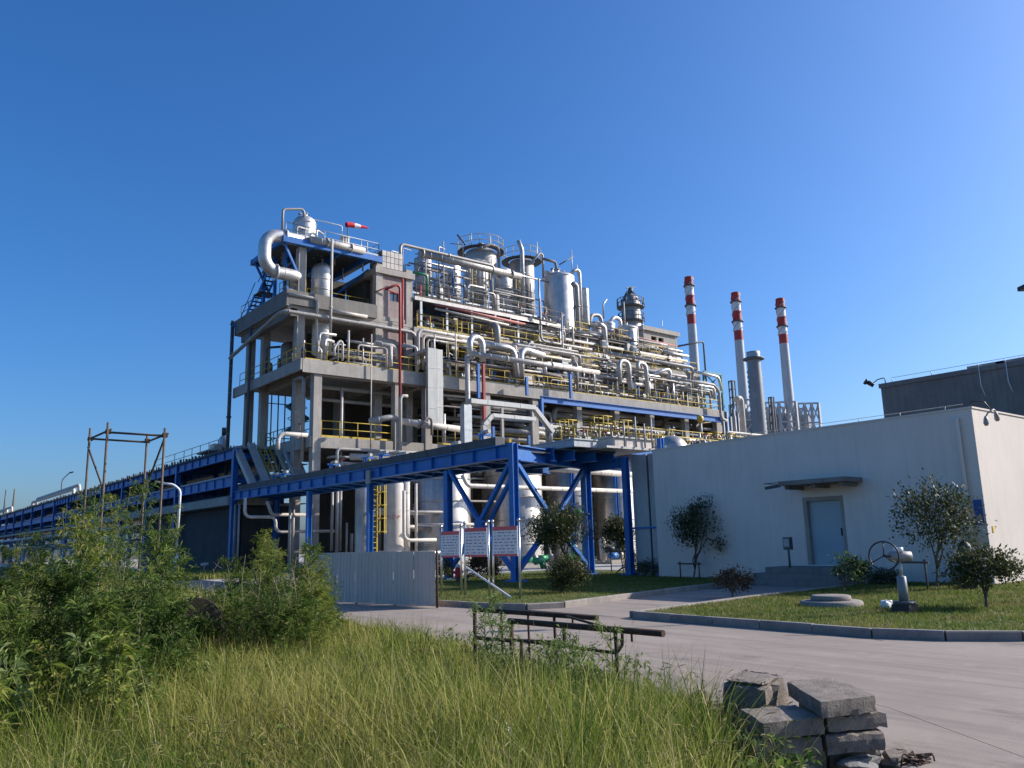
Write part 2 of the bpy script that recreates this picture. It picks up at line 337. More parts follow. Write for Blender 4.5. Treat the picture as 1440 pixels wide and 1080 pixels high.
# ------------------------------------------------------------------ ground, road, lawns
rng = random.Random(7)
def polysheet(name, poly, z, mat, thick=0.05):
    return structure(MB().prism(poly, z - thick, z).build(name, mat))
ground = structure(MB().prism([(-1500, -1500), (2500, -1500), (2500, 2500), (-1500, 2500)], -0.6, -0.09).build('ground', 'soil'))
EDGE = [(-12, 3.2), (-3, 4.6), (1.5, 5.0), (3.2, 5.86), (5.38, 6.75), (6.9, 7.08), (9.5, 7.35), (14.7, 8.0), (20.2, 9.1), (26, 10.0), (40, 11.5), (60, 12.5), (90, 13)]
MID = [(-12, -1), (0, 4.9), (2.58, 6.63), (4.2, 7.69), (5.3, 8.0), (6.6, 8.18), (8, 8.08), (12, 8.4), (18, 9.2), (26, 10.6), (40, 12), (60, 12.9), (90, 13.4)]
KERBR = [(-12, 60), (2.8, 60), (3.0, 30), (3.1, 22), (3.5, 17), (4.2, 14.5), (4.98, 13.3), (5.7, 12.75), (6.5, 12.42), (12, 12.40), (15.5, 12.0), (18, 11.9), (30, 12.2), (40, 13.8), (60, 15), (90, 15.5)]
def xof(tab, y):
    return float(np.interp(y, [a for a, b in tab], [b for a, b in tab]))
road = structure(MB().prism([(xof(EDGE, y) + 0.02, y) for y in (-12, -3, 1.5, 3.2, 5.38, 6.9, 9.5, 14.7, 20.2, 26, 40, 60)] + [(60, 60), (60, -12)], -0.16, -0.028).build('road', 'road_base'))
def panel(tabl, tabr, yl0, yl1, yr0, yr1, g=0.005, gl=0.005, gr=0.005):
    n = 14; L_ = []; R_ = []
    for i in range(n + 1):
        t = i / n; a = yl0 + g + (yl1 - yl0 - 2 * g) * t; b_ = yr0 + g + (yr1 - yr0 - 2 * g) * t
        L_.append((xof(tabl, a) + gl, a)); R_.append((xof(tabr, b_) - gr, b_))
    poly = R_ + L_[::-1]
    MB().prism(poly, -0.05 , 0.0).build('road_slab', 'road', road, origin=road.location)
for a, b_ in zip([-12, -3, 2.2, 8.7, 14.5, 20.5, 27, 34, 45], [-3, 2.2, 8.7, 14.5, 20.5, 27, 34, 45, 60]):
    panel(EDGE, MID, a, b_, a, b_, gl=0.0)
for (a, b_, c, d) in [(-12, 2.2, -12, 2.0), (2.2, 8.7, 2.0, 5.35), (8.7, 14.5, 5.35, 13.2), (14.5, 20.5, 13.2, 20), (20.5, 27, 20, 27), (27, 34, 27, 34), (34, 45, 34, 45), (45, 60, 45, 60)]:
    panel(MID, KERBR, a, b_, c, d, gr=-0.05)
for x0, x1 in ((12.35, 16.5), (16.5, 20.6), (20.6, 24.55)):
    MB().prism([(x0 + 0.12 if x0 < 13 else x0 + 0.009, 11.8), (x1 - 0.009, 11.8), (x1 - 0.009, 17.2), (x0 + 0.12 if x0 < 13 else x0 + 0.009, 16)], -0.05, -0.004).build('road_slab', 'road', road, origin=road.location)
def crack(pts, w=0.012):
    m_ = MB(); r_ = random.Random(len(pts)); q_ = []
    for a, b_ in zip(pts[:-1], pts[1:]):
        for k in range(8): t_ = k / 8; q_.append((a[0] + (b_[0] - a[0]) * t_ + r_.gauss(0, .025), a[1] + (b_[1] - a[1]) * t_ + r_.gauss(0, .025)))
    v_ = []
    for i, p_ in enumerate(q_):
        n_ = q_[min(i + 1, len(q_) - 1)]; o_ = q_[max(i - 1, 0)]; d_ = Vector((n_[0] - o_[0], n_[1] - o_[1])).normalized(); ww = w * r_.uniform(.3, 1)
        v_ += [(p_[0] - d_.y * ww, p_[1] + d_.x * ww, .003), (p_[0] + d_.y * ww, p_[1] - d_.x * ww, .003)]
    m_.add(v_, [(2 * i, 2 * i + 1, 2 * i + 3, 2 * i + 2) for i in range(len(q_) - 1)]).build('crack', 'road_base', road, origin=road.location)
crack([(9.0, 10.5), (10.2, 11.3), (11.4, 10.9), (12.2, 11.6)], .006); crack([(11.8, 7.9), (12.3, 7.2), (12.1, 6.4)], .02); crack([(10.2, 7.2), (10.5, 8.6), (10.1, 10.0)], .005)
yard = polysheet('yard', [(14, 26), (26, 21.5), (120, 21.5), (120, 160), (14, 160)], -0.012, 'yard', 0.04)
lawn_l = [(12.02, 31), (11.97, 18), (12.2, 16.0), (12.65, 15.25), (13.3, 15.1), (17, 15.95), (20.7, 16.65), (24.6, 17.2), (24.6, 22.2), (29, 23.5), (29, 32.5)]
lawn_r = [(12.5, 11.9), (12.47, 6.6), (12.82, 5.8), (13.4, 5.1), (14.6, 4.35), (17.1, 3.65), (22, 3.25), (40, 3.1), (40, 9.72), (24.58, 9.72), (24.58, 12.85), (18, 12.55), (13, 12.05)]
lawn1 = polysheet('lawn', lawn_l, 0.085, 'turf', 0.2); lawn2 = polysheet('lawn', lawn_r, 0.085, 'turf', 0.2)
def kerbline(path, owner, h=0.14, w=0.13, ln=0.98, z0=-0.06):
    P = [Vector((a, b_, 0)) for a, b_ in path]; pts = []; 
    seg = [(P[i], P[i + 1]) for i in range(len(P) - 1)]; tot = sum((b_ - a).length for a, b_ in seg)
    def pos(s):
        for a, b_ in seg:
            l = (b_ - a).length
            if s <= l: return a + (b_ - a) * (s / l)
            s -= l
        return P[-1]
    k = int(tot / ln)
    for i in range(k):
        a = pos(i * tot / k + 0.006); b_ = pos((i + 1) * tot / k - 0.006); j = rng.uniform(-0.008, 0.008)
        d = (b_ - a).normalized(); n = Vector((-d.y, d.x, 0)) * (w / 2); a = a + n * (j / w); b_ = b_ + n * (j / w); zt = h + rng.uniform(-0.006, 0.006); c = 0.018
        v = []
        for e in (a, b_):
            v += [e - n + Vector((0, 0, z0)), e + n + Vector((0, 0, z0)), e + n + Vector((0, 0, zt - c)), e + n * (1 - c / w * 2) + Vector((0, 0, zt)), e - n * (1 - c / w * 2) + Vector((0, 0, zt)), e - n + Vector((0, 0, zt - c))]
        fs = [(k_, (k_ + 1) % 6, (k_ + 1) % 6 + 6, k_ + 6) for k_ in range(6)] + [(5, 4, 3, 2, 1, 0), (6, 7, 8, 9, 10, 11)]
        MB().add(v, fs).build('kerb_stone', 'kerb', owner, origin=owner.location)
kerbline([(12.0, 27), (11.9, 18), (12.12, 16.0), (12.3, 15.45), (12.65, 15.1), (13.3, 14.98), (17, 15.85), (20.7, 16.55), (23.0, 16.95)], lawn1)
kerbline([(22.5, 12.75), (18, 12.5), (13, 12.0), (12.42, 11.85)], lawn2)
kerbline([(12.4, 11.75), (12.38, 9), (12.38, 6.6), (12.72, 5.72), (13.3, 5.0), (14.5, 4.25), (17, 3.55), (22, 3.15), (30, 3.05)], lawn2)

# ------------------------------------------------------------------ white utility building
WX, WY0, WY1, WH = 24.6, 9.72, 21.9, 5.02
wb = thing('utility_building', 'plain white flat-roofed building with a single grey door, in shade beside the lawn', 'building', (WX + 6, 16, 0))
DY0, DY1, DZ0, DZ1 = 13.92, 15.38, 0.58, 2.78
m_ = MB().box(WX, WX + 0.3, WY0, DY0, -0.1, WH).box(WX, WX + 0.3, DY1, WY1, -0.1, WH).box(WX, WX + 0.3, DY0, DY1, DZ1, WH).box(WX, WX + 0.3, DY0, DY1, -0.1, DZ0)
m_.build('front_wall', 'white_wall', wb)
MB().box(WX + 0.3, 45, WY0, WY0 + 0.3, -0.1, WH).build('side_wall', 'white_wall', wb)
MB().box(WX + 0.3, 45, WY1 - 0.3, WY1, -0.1, WH).build('back_wall', 'white_wall', wb)
MB().box(WX + 0.31, 44.9, WY0 + 0.31, WY1 - 0.31, WH - 0.35, WH - 0.2).build('roof', 'grey_render', wb)
MB().box(WX - 0.03, WX + 0.33, WY0 - 0.03, WY1 + 0.03, WH, WH + 0.05).box(WX + 0.33, 45, WY0 - 0.03, WY0 + 0.33, WH, WH + 0.05).build('coping', 'white_wall', wb)
dr = MB().box(WX + 0.16, WX + 0.21, DY0 + 0.13, DY1 - 0.13, DZ0, DZ1 - 0.13).build('door', 'door_paint', wb)
MB().box(WX + 0.12, WX + 0.16, DY0 + 0.22, DY0 + 0.26, 1.5, 1.75).build('door_handle', 'black_metal', dr)
MB().box(WX + 0.02, WX + 0.2, DY0, DY0 + 0.13, DZ0, DZ1).box(WX + 0.02, WX + 0.2, DY1 - 0.13, DY1, DZ0, DZ1).box(WX + 0.02, WX + 0.2, DY0 + 0.13, DY1 - 0.13, DZ1 - 0.13, DZ1).build('door_frame', 'door_frame', wb)
c_ = MB().box(WX - 1.15, WX - 0.003, 13.2, 15.5, 3.16, 3.30).build('canopy', 'grey_render', wb)
for y in (13.45, 14.4, 15.35): MB().box(WX - 0.9, WX - 0.005, y - 0.07, y + 0.07, 3.04, 3.155).build('canopy_bracket', 'grey_render', c_)
MB().bar((WX - 1.1, 15.5, 3.27), (WX - 1.1, 16.1, 3.27), 0.02, 0.02).bar((WX - 1.05, 15.5, 3.17), (WX - 1.05, 16.05, 3.12), 0.09, 0.09).bar((WX - 0.1, 15.5, 3.27), (WX - 0.1, 16.1, 3.27), 0.02, 0.02).bar((WX - 1.1, 16.1, 3.27), (WX - 0.1, 16.1, 3.27), 0.02, 0.02).build('canopy_frame', 'black_metal', c_)
st = MB().box(WX - 1.3, WX - 0.004, 13.2, 16.15, -0.05, 0.55).box(WX - 1.6, WX - 1.3, 13.2, 16.45, -0.05, 0.37).box(WX - 1.9, WX - 1.6, 13.2, 16.75, -0.05, 0.18).box(WX - 1.3, WX - 0.004, 16.15, 16.45, -0.05, 0.37).build('door_steps', 'grey_render', wb)
MB().tube([(WX - 0.02, 10.12, 4.75), (WX - 0.1, 10.12, 4.75), (WX - 0.1, 10.12, 0.15)], 0.06, 8, 0.1).build('drainpipe', 'white_wall', wb)
MB().box(WX - 0.02, WX - 0.003, 9.78, 10.0, 1.72, 2.42).build('blue_plaque', 'plaque_blue', wb)
for k in range(2): MB().box(WX - 0.024, WX - 0.0205, 9.80 + k * 0.1, 9.87 + k * 0.1, 1.76, 1.83).build('plaque_mark', 'ink', wb)
MB().box(24.9, 25.0, WY0 - 0.015, WY0 - 0.003, 1.5, 1.68).build('yellow_plaque', 'plaque_yellow', wb)
for i in range(9):
    y = 10.5 + i * 1.35; MB().cyl((WX + 0.15, y, WH + 0.05), (WX + 0.15, y, WH + 0.17), 0.012, n=5).build('conductor_post', 'galvanised', wb)
MB().cyl((WX + 0.15, 10.0, WH + 0.17), (WX + 0.15, 21.6, WH + 0.17), 0.009, n=5).build('conductor_wire', 'galvanised', wb)
# twin security cameras at the corner
fl = thing('corner_cameras', 'pair of security cameras on a black bracket at the white building corner', 'lamp', (WX + 0.05, WY0 - 0.05, WH + 0.05))
MB().tube([(WX + 0.05, WY0 + 0.1, WH + 0.03), (WX + 0.03, WY0 - 0.02, WH + 0.2), (WX + 0.16, WY0 - 0.3, WH + 0.16), (WX + 0.25, WY0 - 0.42, WH - 0.12)], 0.018, 6, 0.08).build('bracket', 'black_metal', fl)
MB().tube([(WX + 0.12, WY0 - 0.3, WH - 0.3), (WX + 0.14, WY0 - 0.36, WH - 0.18), (WX + 0.25, WY0 - 0.42, WH - 0.12), (WX + 0.42, WY0 - 0.44, WH - 0.05), (WX + 0.46, WY0 - 0.44, WH - 0.18)], 0.022, 6, 0.06).build('arm', 'pipe_grey', fl)
for x, y, z, dx in ((WX + 0.12, WY0 - 0.3, WH - 0.3, -0.02), (WX + 0.47, WY0 - 0.44, WH - 0.16, 0.06)):
    MB().rings([(x, y, z + 0.04), (x + dx * 0.4, y, z - 0.05), (x + dx, y, z - 0.17), (x + dx * 1.2, y, z - 0.24)], [0.025, 0.06, 0.075, 0.045], 10).build('lamp_head', 'pipe_grey', fl)  # the two camera heads
# small service post on the step
sp = thing('service_post', 'small grey box on a thin post on the door step', 'service box', (WX - 1.15, 15.32, 0.55))
MB().cyl((WX - 1.15, 15.32, 0.55), (WX - 1.15, 15.32, 1.2), 0.035, n=8).build('post', 'dark_pipe', sp)
MB().box(WX - 1.23, WX - 1.07, 15.2, 15.45, 1.1, 1.5).build('box', 'dark_pipe', sp)
MB().box(WX - 1.24, WX - 1.231, 15.23, 15.42, 1.2, 1.45).build('cover', 'galvanised', sp)
# grey annex wall between the white building and the pipe bridge
an = thing('panel_annex', 'grey panelled wall between the blue columns and the white building', 'wall', (25.2, 22.9, 0))
for y0, y1 in ((21.98, 22.62), (22.72, 23.55)): MB().box(25.12, 25.25, y0, y1, 0.0, 5.0).build('panel', 'galvanised', an)
MB().box(25.26, 25.36, 21.98, 23.55, 0.0, 5.02).build('backing', 'black_metal', an)
MB().box(25.04, 25.11, 21.9, 23.6, 1.95, 2.03).build('rail', 'blue_paint', an)

# ------------------------------------------------------------------ dark concrete building behind, right edge
BX = 45.0
p0 = at(1238, 540, X=BX); bh = p0.z
bb = thing('grey_building', 'dark grey concrete building rising behind the white one', 'building', (BX + 8, p0.y - 9, 0))
MB().box(BX, BX + 18, -8, p0.y, 0, bh - 0.25).build('wall', 'grey_render', bb)
MB().box(BX - 0.08, BX + 18.05, -8.05, p0.y + 0.08, bh - 0.25, bh).build('parapet', 'grey_render', bb)
MB().box(BX - 0.06, BX - 0.004, -8, p0.y - 0.2, bh - 3.3, bh - 3.0).build('cornice', 'grey_render', bb)
MB().box(BX + 0.3, BX + 1.2, p0.y + 0.085, p0.y + 0.5, bh - 3.2, bh - 2.5).build('ledge', 'grey_render', bb)
for px in (1385, 1428): 
    q = at(px, 512, X=BX); MB().box(BX, BX + 0.5, q.y - 0.9, q.y + 0.9, bh, bh + 0.14).build('roof_block', 'concrete', bb)
for px in (1378, 1417):
    q = at(px, 520, X=BX); MB().tube([(BX - 0.12, q.y, bh + 0.2), (BX - 0.12, q.y, bh - 1.0), (BX - 0.12, q.y - 0.15, bh - 1.6)], 0.02, 5).build('loose_cable', 'plastic_white', bb)
for i in range(8): MB().cyl((BX + 0.2, p0.y - 0.6 - i * 2.2, bh), (BX + 0.2, p0.y - 0.6 - i * 2.2, bh + 0.28), 0.02, n=5).build('conductor_post', 'galvanised', bb)
MB().cyl((BX + 0.2, p0.y - 0.6, bh + 0.28), (BX + 0.2, -7.5, bh + 0.28), 0.013, n=5).build('conductor_wire', 'galvanised', bb)
rc = thing('roof_camera', 'small dark camera on a bent bracket at the grey building corner', 'camera', (BX + 0.1, p0.y, bh))
MB().tube([(BX + 0.1, p0.y - 0.25, bh), (BX + 0.1, p0.y - 0.25, bh + 0.35), (BX + 0.1, p0.y + 0.2, bh + 0.3), (BX + 0.1, p0.y + 0.5, bh + 0.12)], 0.03, 6, 0.12).build('bracket', 'black_metal', rc)
MB().cyl((BX + 0.1, p0.y + 0.45, bh + 0.0), (BX - 0.1, p0.y + 0.7, bh + 0.22), 0.13, n=10).build('housing', 'black_metal', rc)
MB().cyl((BX - 0.12, p0.y + 0.72, bh + 0.2), (BX - 0.2, p0.y + 0.8, bh + 0.28), 0.17, n=10).build('lens_hood', 'black_metal', rc)
# street lamp whose head just enters at the right
q = at(1436, 405, D=19.0)
sl = thing('street_lamp', 'dark lamp head at the extreme right edge of the sky', 'lamp', (q.x + 2.0, q.y - 1.5, 0))
MB().rings([(q.x + 2.0, q.y - 1.5, 0), (q.x + 2.0, q.y - 1.5, q.z - 0.3)], [0.09, 0.05], 10).build('post', 'galvanised', sl)
MB().tube([(q.x + 2.0, q.y - 1.5, q.z - 0.3), (q.x + 1.7, q.y - 1.3, q.z + 0.05), (q.x + 0.5, q.y - 0.42, q.z + 0.02)], 0.035, 8, 0.3).build('arm', 'galvanised', sl)
MB().bar((q.x + 0.62, q.y - 0.48, q.z), (q.x - 0.02, q.y + 0.0, q.z), 0.26, 0.10).bar((q.x + 0.6, q.y - 0.46, q.z - 0.09), (q.x + 0.12, q.y - 0.1, q.z - 0.09), 0.2, 0.08).build('lamp_head', 'black_metal', sl)

# ------------------------------------------------------------------ things on the lawns
v0 = Vector((15.62, 7.82, 0.085))
vp_ = thing('valve_pedestal', 'grey valve pedestal with a large handwheel on the right lawn', 'valve', v0)
MB().box(v0.x - 0.17, v0.x + 0.17, v0.y - 0.17, v0.y + 0.17, 0.02, 0.24).build('base_block', 'black_metal', vp_)
MB().cyl(v0 + Vector((0, 0, 0.15)), v0 + Vector((0, 0, 0.21)), 0.2, n=14).build('base_flange', 'dark_pipe', vp_)
MB().rings([v0 + Vector((0, 0, 0.2)), v0 + Vector((0, 0, 0.42)), v0 + Vector((0, 0, 0.66)), v0 + Vector((0, 0, 0.68))], [0.085, 0.09, 0.085, 0.05], 12).build('column', 'stack_grey', vp_)
MB().cyl(v0 + Vector((0, 0, 0.68)), v0 + Vector((0, 0, 0.97)), 0.032, n=10).build('spindle', 'galvanised', vp_)
g_ = v0 + Vector((0, 0, 1.04))
MB().rings([g_ + Vector((-0.16, 0.12, -0.0)), g_ + Vector((-0.12, 0.1, 0)), g_ + Vector((0.06, -0.04, 0.0)), g_ + Vector((0.18, -0.13, -0.0)), g_ + Vector((0.2, -0.15, 0))], [0.07, 0.11, 0.115, 0.10, 0.06], 6).build('gearbox', 'pipe_grey', vp_)
MB().cyl(g_ + Vector((0.0, 0, 0.08)), g_ + Vector((0.0, 0, 0.17)), 0.09, n=10).build('indicator', 'plastic_white', vp_)
wc = g_ + Vector((-0.34, 0.12, 0.02)); wa = Vector((-0.96, -0.2, 0.1)).normalized()
MB().cyl(g_ + Vector((-0.1, 0.08, 0.0)), wc, 0.025, n=8).build('shaft', 'black_metal', vp_)
e1 = wa.cross(Vector((0, 0, 1))).normalized(); e2 = wa.cross(e1)
wh = MB(); ring = [wc + (e1 * math.cos(2 * PI * k / 32) + e2 * math.sin(2 * PI * k / 32)) * 0.27 for k in range(33)]
wh.rings(ring, [0.016] * 33, 8, False)
hw = wh.build('handwheel', 'black_metal', vp_)
for k in range(3):
    a = 2 * PI * k / 3 + 0.5; MB().cyl(wc, wc + (e1 * math.cos(a) + e2 * math.sin(a)) * 0.27, 0.012, n=6).build('spoke', 'black_metal', hw)
mh = thing('manhole', 'round pale concrete manhole with a raised lid on the lawn', 'manhole', (16.25, 9.7, 0.085))
MB().lathe([(0, 0), (0.64, 0), (0.65, 0.02), (0.63, 0.14), (0.60, 0.165), (0.4, 0.175)], (16.25, 9.7, 0.03), 28).build('ring', 'kerb', mh)
MB().lathe([(0.0, 0.0), (0.40, 0.0), (0.41, 0.02), (0.40, 0.085), (0.37, 0.1), (0, 0.1)], (16.25, 9.7, 0.205), 28).build('lid', 'kerb', mh)
def stone(name, label, cat, c, s, mat, seed, group=None):
    r_ = random.Random(seed); m = MB(); n = 9; prof = []
    vs = []; fs = []
    for i in range(6):
        th = PI * i / 5
        for k in range(n):
            ph = 2 * PI * k / n; j = r_.uniform(0.75, 1.2)
            sx = math.copysign(abs(math.sin(th) * math.cos(ph)) ** 0.6, math.cos(ph)); sy = math.copysign(abs(math.sin(th) * math.sin(ph)) ** 0.6, math.sin(ph)); sz = math.copysign(abs(math.cos(th)) ** 0.6, math.cos(th))
            vs.append((c[0] + sx * s[0] * j, c[1] + sy * s[1] * j, c[2] + sz * s[2] * j))
    fs = [(i * n + k, i * n + (k + 1) % n, (i + 1) * n + (k + 1) % n, (i + 1) * n + k) for i in range(5) for k in range(n)]
    o = m.add(vs, fs).build(name, mat); return tag(o, label, cat, group)
stone('white_stone', 'small white stone lying on the grass left of the valve pedestal', 'stone', (16.35, 8.55, 0.15), (0.12, 0.1, 0.09), 'plastic_white', 3)
mk = thing('marker_box', 'short dark domed marker behind the right-hand tree', 'marker', (22.6, 9.0 + 0.55, 0.085))
MB().rings([(22.6, 9.55, 0.0), (22.6, 9.55, 1.0), (22.6, 9.55, 1.22), (22.6, 9.55, 1.33)], [0.2, 0.2, 0.14, 0.03], 10).build('hood', 'dark_pipe', mk)
MB().box(22.37, 22.4, 9.42, 9.62, 0.75, 1.0).build('window', 'galvanised', mk)

# notice boards on stainless posts
BXs = 13.9
def board(px0, px1, yt, yb, label, seed):
    a = at(px0, 840, X=BXs); b_ = at(px1, 842, X=BXs); zt = at((px0 + px1) / 2, yt, X=BXs).z; zb = at((px0 + px1) / 2, yb, X=BXs).z
    t = thing('notice_board', label, 'notice board', (BXs, (a.y + b_.y) / 2, 0.085), 'notice boards beside the pipe bridge')
    for y in (a.y, b_.y):
        p = MB().cyl((BXs, y, 0.0), (BXs, y, zt + 0.13), 0.032, n=10).build('post', 'stainless', t)
        MB().rings([(BXs, y, zt + 0.12), (BXs, y, zt + 0.17), (BXs, y, zt + 0.21)], [0.045, 0.05, 0.02], 10).build('finial', 'stainless', p)
    y1, y0 = max(a.y, b_.y) - 0.05, min(a.y, b_.y) + 0.05
    bd = MB().box(BXs - 0.02, BXs + 0.02, y0, y1, zb, zt).build('panel', 'board_white', t)
    MB().box(BXs - 0.026, BXs - 0.021, y0, y1, zt - 0.11, zt).build('header', 'board_red', bd)
    MB().box(BXs - 0.026, BXs - 0.021, y0, y1, zb, zb + 0.06).build('footer', 'board_red', bd)
    r_ = random.Random(seed); m = MB()
    nr = 7
    for i in range(nr):
        z = zb + 0.11 + (zt - zb - 0.28) * i / (nr - 1); y = y1 - 0.05
        while y > y0 + 0.1:
            l = r_.uniform(0.04, 0.16); 
            if y - l < y0 + 0.04: break
            m.box(BXs - 0.0245, BXs - 0.021, y - l, y, z - 0.012, z + 0.012); y -= l + r_.uniform(0.02, 0.12)
    m.build('lettering', 'ink', bd)
board(621, 649, 747, 784, 'leftmost of three red-and-white notice boards on steel posts', 1)
board(654.5, 688.5, 742, 783, 'middle of three red-and-white notice boards on steel posts', 2)
board(694.5, 732, 740, 782, 'rightmost of three red-and-white notice boards on steel posts', 3)
a = at(655, 797, X=BXs + 0.12); b_ = at(743, 832, X=BXs + 0.35)
tag(MB().cyl((a.x, a.y, a.z), (BXs - 0.25, b_.y, 0.12), 0.03, n=8).build('leaning_pole', 'plastic_white'), 'thin white pole leaning across the notice board posts', 'pole')
hy = at(644, 818, Z=0.085)
t = thing('fire_hydrant', 'small red hydrant with white cap beyond the notice boards', 'hydrant', hy)
MB().cyl(hy, hy + Vector((0, 0, 0.16)), 0.09, n=10).build('base', 'dark_pipe', t)
MB().rings([hy + Vector((0, 0, 0.16)), hy + Vector((0, 0, 0.2)), hy + Vector((0, 0, 0.5)), hy + Vector((0, 0, 0.55))], [0.13, 0.11, 0.11, 0.06], 12).build('barrel', 'sock_red', t)
MB().cyl(hy + Vector((-0.2, 0.05, 0.36)), hy + Vector((0.2, -0.05, 0.36)), 0.06, n=10).build('outlet', 'sock_red', t)
MB().rings([hy + Vector((0, 0, 0.55)), hy + Vector((0, 0, 0.63)), hy + Vector((0, 0, 0.68))], [0.09, 0.09, 0.03], 10).build('cap', 'plastic_white', t)
q = at(657, 817, Z=0.085)
t = thing('striped_post', 'thin red and white striped post next to the hydrant', 'post', q)
for k in range(4): MB().cyl(q + Vector((0, 0, k * 0.15)), q + Vector((0, 0, k * 0.15 + 0.15)), 0.03, n=8).build('stripe', 'sock_red' if k % 2 else 'plastic_white', t)

# ------------------------------------------------------------------ corrugated site hoarding
f0 = Vector((11.42, 17.62, 0)); f1 = Vector((10.28, 23.0, 0)); d = (f1 - f0); fl_ = d.length; d /= fl_; nrm = Vector((-d.y, d.x, 0))
hd = thing('site_hoarding', 'low grey corrugated sheet hoarding across the road', 'fence', (10.8, 20.9, 0))
ns = 7
for i in range(ns):
    s0 = fl_ * i / ns; s1 = fl_ * (i + 1) / ns - 0.012; v = []; k = 0; x = s0
    prof = []
    while x < s1 - 0.14: prof += [(x, 0), (x + 0.07, 0), (x + 0.085, 0.022), (x + 0.125, 0.022), (x + 0.14, 0)]; x += 0.14
    prof.append((s1, 0))
    j = rng.uniform(-0.008, 0.008); zt = 1.40 + rng.uniform(-0.006, 0.006)
    for z in (0.04, zt):
        for a, b_ in prof: v.append(f0 + d * a + nrm * (b_ + j) + Vector((0, 0, z)))
    n = len(prof)
    MB().add(v, [(q_, q_ + 1, n + q_ + 1, n + q_) for q_ in range(n - 1)]).build('sheet', 'fence_sheet', hd)
for i in range(0, ns + 1, 2):
    p = f0 + d * (fl_ * i / ns) - nrm * 0.07; MB().cyl(p, p + Vector((0, 0, 1.36)), 0.024, n=8).build('post', 'rust', hd)
for z in (0.25, 1.2): MB().cyl(f0 - nrm * 0.04 + Vector((0, 0, z)), f1 - nrm * 0.04 + Vector((0, 0, z)), 0.02, n=6).build('rail', 'rust', hd)
p = f0 - d * 0.06; MB().cyl(p, p + Vector((0, 0, 1.43)), 0.03, n=8).build('end_post', 'rust', hd)
q = at(545, 846, Z=0.02); tag(MB().bar((q.x - 0.1, q.y + 0.55, 0.025), (q.x + 0.05, q.y - 0.55, 0.03), 0.12, 0.03).build('plank', 'black_metal'), 'dark plank lying on the road in front of the hoarding', 'plank')

# ------------------------------------------------------------------ rusty pipe trestle in the grass
def zz(px, py, z): return at(px, py, Z=z)
tr = thing('rusty_trestle', 'rusty welded steel pipe trestle standing in the long grass', 'trestle', (6.6, 8.0, 0))
ZR = 0.74
A0, A1 = zz(666, 857, ZR), zz(840, 869, ZR); B0, B1 = zz(716, 873, ZR - 0.02), zz(933, 891, ZR - 0.02)
MB().cyl(A0, A1, 0.03, n=10).build('rail', 'rust', tr); MB().cyl(B0, B1, 0.032, n=10).build('rail', 'rust', tr)
def onl(P, Q, px):   # point of the line P-Q seen at column px
    lo, hi = 0.0, 1.0
    for _ in range(30):
        m = (lo + hi) / 2; S = P.lerp(Q, m) - Vector((0, 0, CAM_H)); x = 720 + F_PX * (S.dot(Vector(_R))) / S.dot(Vector(_F))
        if x < px: lo = m
        else: hi = m
    return P.lerp(Q, (lo + hi) / 2)
for (P, Q, px, r_, dz) in ((A0, A1, 668, 0.026, 0), (A0, A1, 744, 0.014, 0), (A0, A1, 781, 0.018, 0), (A0, A1, 706, 0.016, 0), (B0, B1, 720, 0.028, 0), (B0, B1, 733, 0.02, 0.2), (B0, B1, 867, 0.019, 0)):
    p = onl(P, Q, px); MB().cyl((p.x, p.y, -0.05), (p.x + rng.uniform(-.02, .02), p.y, p.z - dz), r_, n=8).build('leg', 'rust', tr)
p = onl(B0, B1, 720); q = onl(B0, B1, 866); lo = ZR - 0.24
MB().tube([(p.x, p.y, lo + 0.02), (q.x, q.y, lo), (q.x + 0.02, q.y - 0.06, lo + 0.08), (q.x + 0.02, q.y - 0.07, ZR - 0.02)], 0.017, 8, 0.06).build('lower_bar', 'rust', tr)
p2 = onl(A0, A1, 668); q2 = onl(A0, A1, 781); MB().cyl((p2.x, p2.y, lo - 0.12), (q2.x, q2.y, lo - 0.06), 0.018, n=8).build('lower_bar', 'rust', tr)
for px in (793,): s_ = onl(B0, B1, px); MB().cyl((s_.x, s_.y, lo), (s_.x, s_.y, ZR - 0.02), 0.02, n=8).build('strut', 'rust', tr)
MB().cyl(onl(A0, A1, 793), onl(B0, B1, 862), 0.014, n=6).build('brace', 'rust', tr)
MB().cyl((p.x, p.y, lo), (p2.x, p2.y, lo - 0.1), 0.018, n=8).build('cross_bar', 'rust', tr)
for (P, Q, px) in ((A0, A1, 805), (B0, B1, 888)): s_ = onl(P, Q, px); MB().cyl((s_.x, s_.y, s_.z), (s_.x, s_.y, s_.z - 0.1), 0.012, n=6).build('stub', 'rust', tr)

